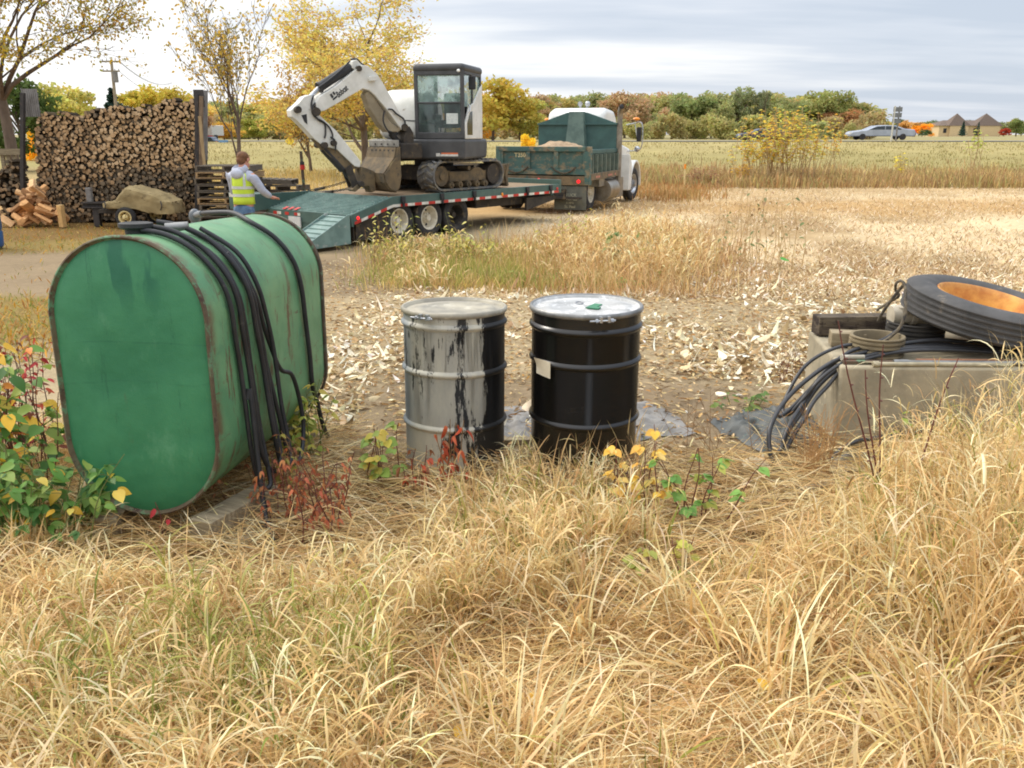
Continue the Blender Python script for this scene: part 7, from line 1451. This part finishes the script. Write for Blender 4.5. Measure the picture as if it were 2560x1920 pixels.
plant('leafy_weed', 'single bright green broad leaf on a stalk over the straw', far(1955, 11.6), [(0, 0, .34, .0, 0)], 1, [(84, 156, 66)], .17, .75, m_grnstem, 43, .01, .2, 'weed', from_t=.97, curl=.1)
for k, (u, y) in enumerate(((1375, 11.3), (1455, 11.2), (1250, 11.6), (1580, 10.9))): plant('leafy_weed', ('small green tuft above the black drum', 'green tuft right of the one above the black drum', 'small green tuft above the gap between the drums', 'green tuft rightmost along the edge of the litter')[k], far(u, y), rs_(6, .12, .05, .08, .18, .04, 44+k), 6, [(110, 150, 64), (140, 164, 80)], .07, .4, m_grnstem, 44+k, .04, .2, 'weed')
for k, (u, y, lab) in enumerate(((1030, 13.6, 'tall yellow green weed in front of the first trailer wheel'), (1180, 13.4, 'broad leaved yellowing weed in front of the dark third wheel'), (1130, 13.9, 'feathery yellow weed between the second and third wheels'), (1440, 14.8, 'tall grass stalks in front of the truck mud flap'), (960, 13.5, 'thin pale stalks before the trailer mud flap'))):
    plant('roadside_weed', lab, far(u, y), rs_(12, .2, .12, .35, .85 if k != 1 else .7, .08, 50+k), 9, [(196, 180, 84), (176, 176, 84), (206, 190, 110)], .075, .4 if k != 1 else .7, m_grnstem if k < 3 else m_drystem, 50+k, .06, .4, 'weed', r=.005)
# yellow shrub in the field
def shrub(label, u, y, n, sx, h0, h1, cols, lsz, seed, leafn=16, from_t=.45, lean=.35, r=.016): return plant('shrub', label, (at_y(u, 450, y).x, y, tz(at_y(u, 450, y).x, y)), rs_(n, sx, sx*.6, h0, h1, lean, seed), leafn, cols, lsz, .5, mat('shrub_twig', S(186, 160, 118), S(164, 138, 98), 8, .9), seed, .24, .2, 'shrub', from_t=from_t, r=r, cluster=3)
shrub('large yellow leaved shrub standing alone in the field before the highway', 1955, 37, 90, .95, 1.3, 3.1, [(232, 200, 56), (222, 188, 60), (206, 200, 76), (190, 196, 84), (214, 160, 50)], .13, 60, 11, .55, .42)
shrub('small yellow sapling in the field right of the large yellow shrub', 2248, 39, 4, .12, .9, 1.3, [(226, 206, 70), (206, 190, 60)], .12, 61, 8, .4, .1)
shrub('thin green topped sapling near the right edge of the field', 2435, 40, 6, .2, 1.6, 2.4, [(190, 196, 80), (170, 180, 76)], .13, 62, 7, .6, .25)
shrub('low golden shrub at the left of the large yellow shrub', 1840, 37, 8, .3, .5, 1.0, [(216, 176, 60), (200, 160, 60)], .13, 63, 8, .3, .2)
shrub('low red leaved shrub at the foot of the large yellow shrub', 2020, 36, 10, .6, .15, .3, [(190, 96, 56), (206, 120, 60)], .11, 64, 6, .2, .2)
shrub('dark brown weed bush at the left edge of the field weeds', 1745, 35, 22, .4, .4, .8, [(160, 110, 72), (146, 96, 64)], .09, 65, 8, .2, .2)
# fallen leaves near the camera
for k, (u, v) in enumerate(((1135, 1835), (1895, 1715), (1320, 1752))):
    p = on_z(u, v, .10); V, Fc, T = leaves(np.array([tuple(p)]), np.array([[1, .3, .1]]), np.array([[0, -.4, 1.]]), np.array([.055]), np.array([.045]), pick([(226, 188, 70)], 1), .2, .1, 5)
    props(link('fallen_leaf', rawmesh('leaf', V, Fc, T), MPL), ('yellow fallen leaf on straw at bottom centre', 'yellow fallen leaf deep in the straw at lower right', 'yellow green fallen leaf on straw right of centre')[k], 'leaf')
# ------------------------------------------------------------------ faint haze over the distance
if False:
    mh = bpy.data.materials.new('air_haze'); mh.use_nodes = True; t = mh.node_tree
    for n in list(t.nodes): t.nodes.remove(n)
    pv = t.nodes.new('ShaderNodeVolumePrincipled'); pv.inputs['Color'].default_value = (.86, .9, .95, 1); pv.inputs['Density'].default_value = .0011; pv.inputs['Anisotropy'].default_value = .2
    ou = t.nodes.new('ShaderNodeOutputMaterial'); t.links.new(pv.outputs[0], ou.inputs['Volume'])
    hz_ = MB().bb(-700, 700, -20, 900, -2.2, 22); props(hz_.build('haze', mh, None, 0), kind='stuff')
try: scene.cycles.filter_width = 1.9
except Exception: pass
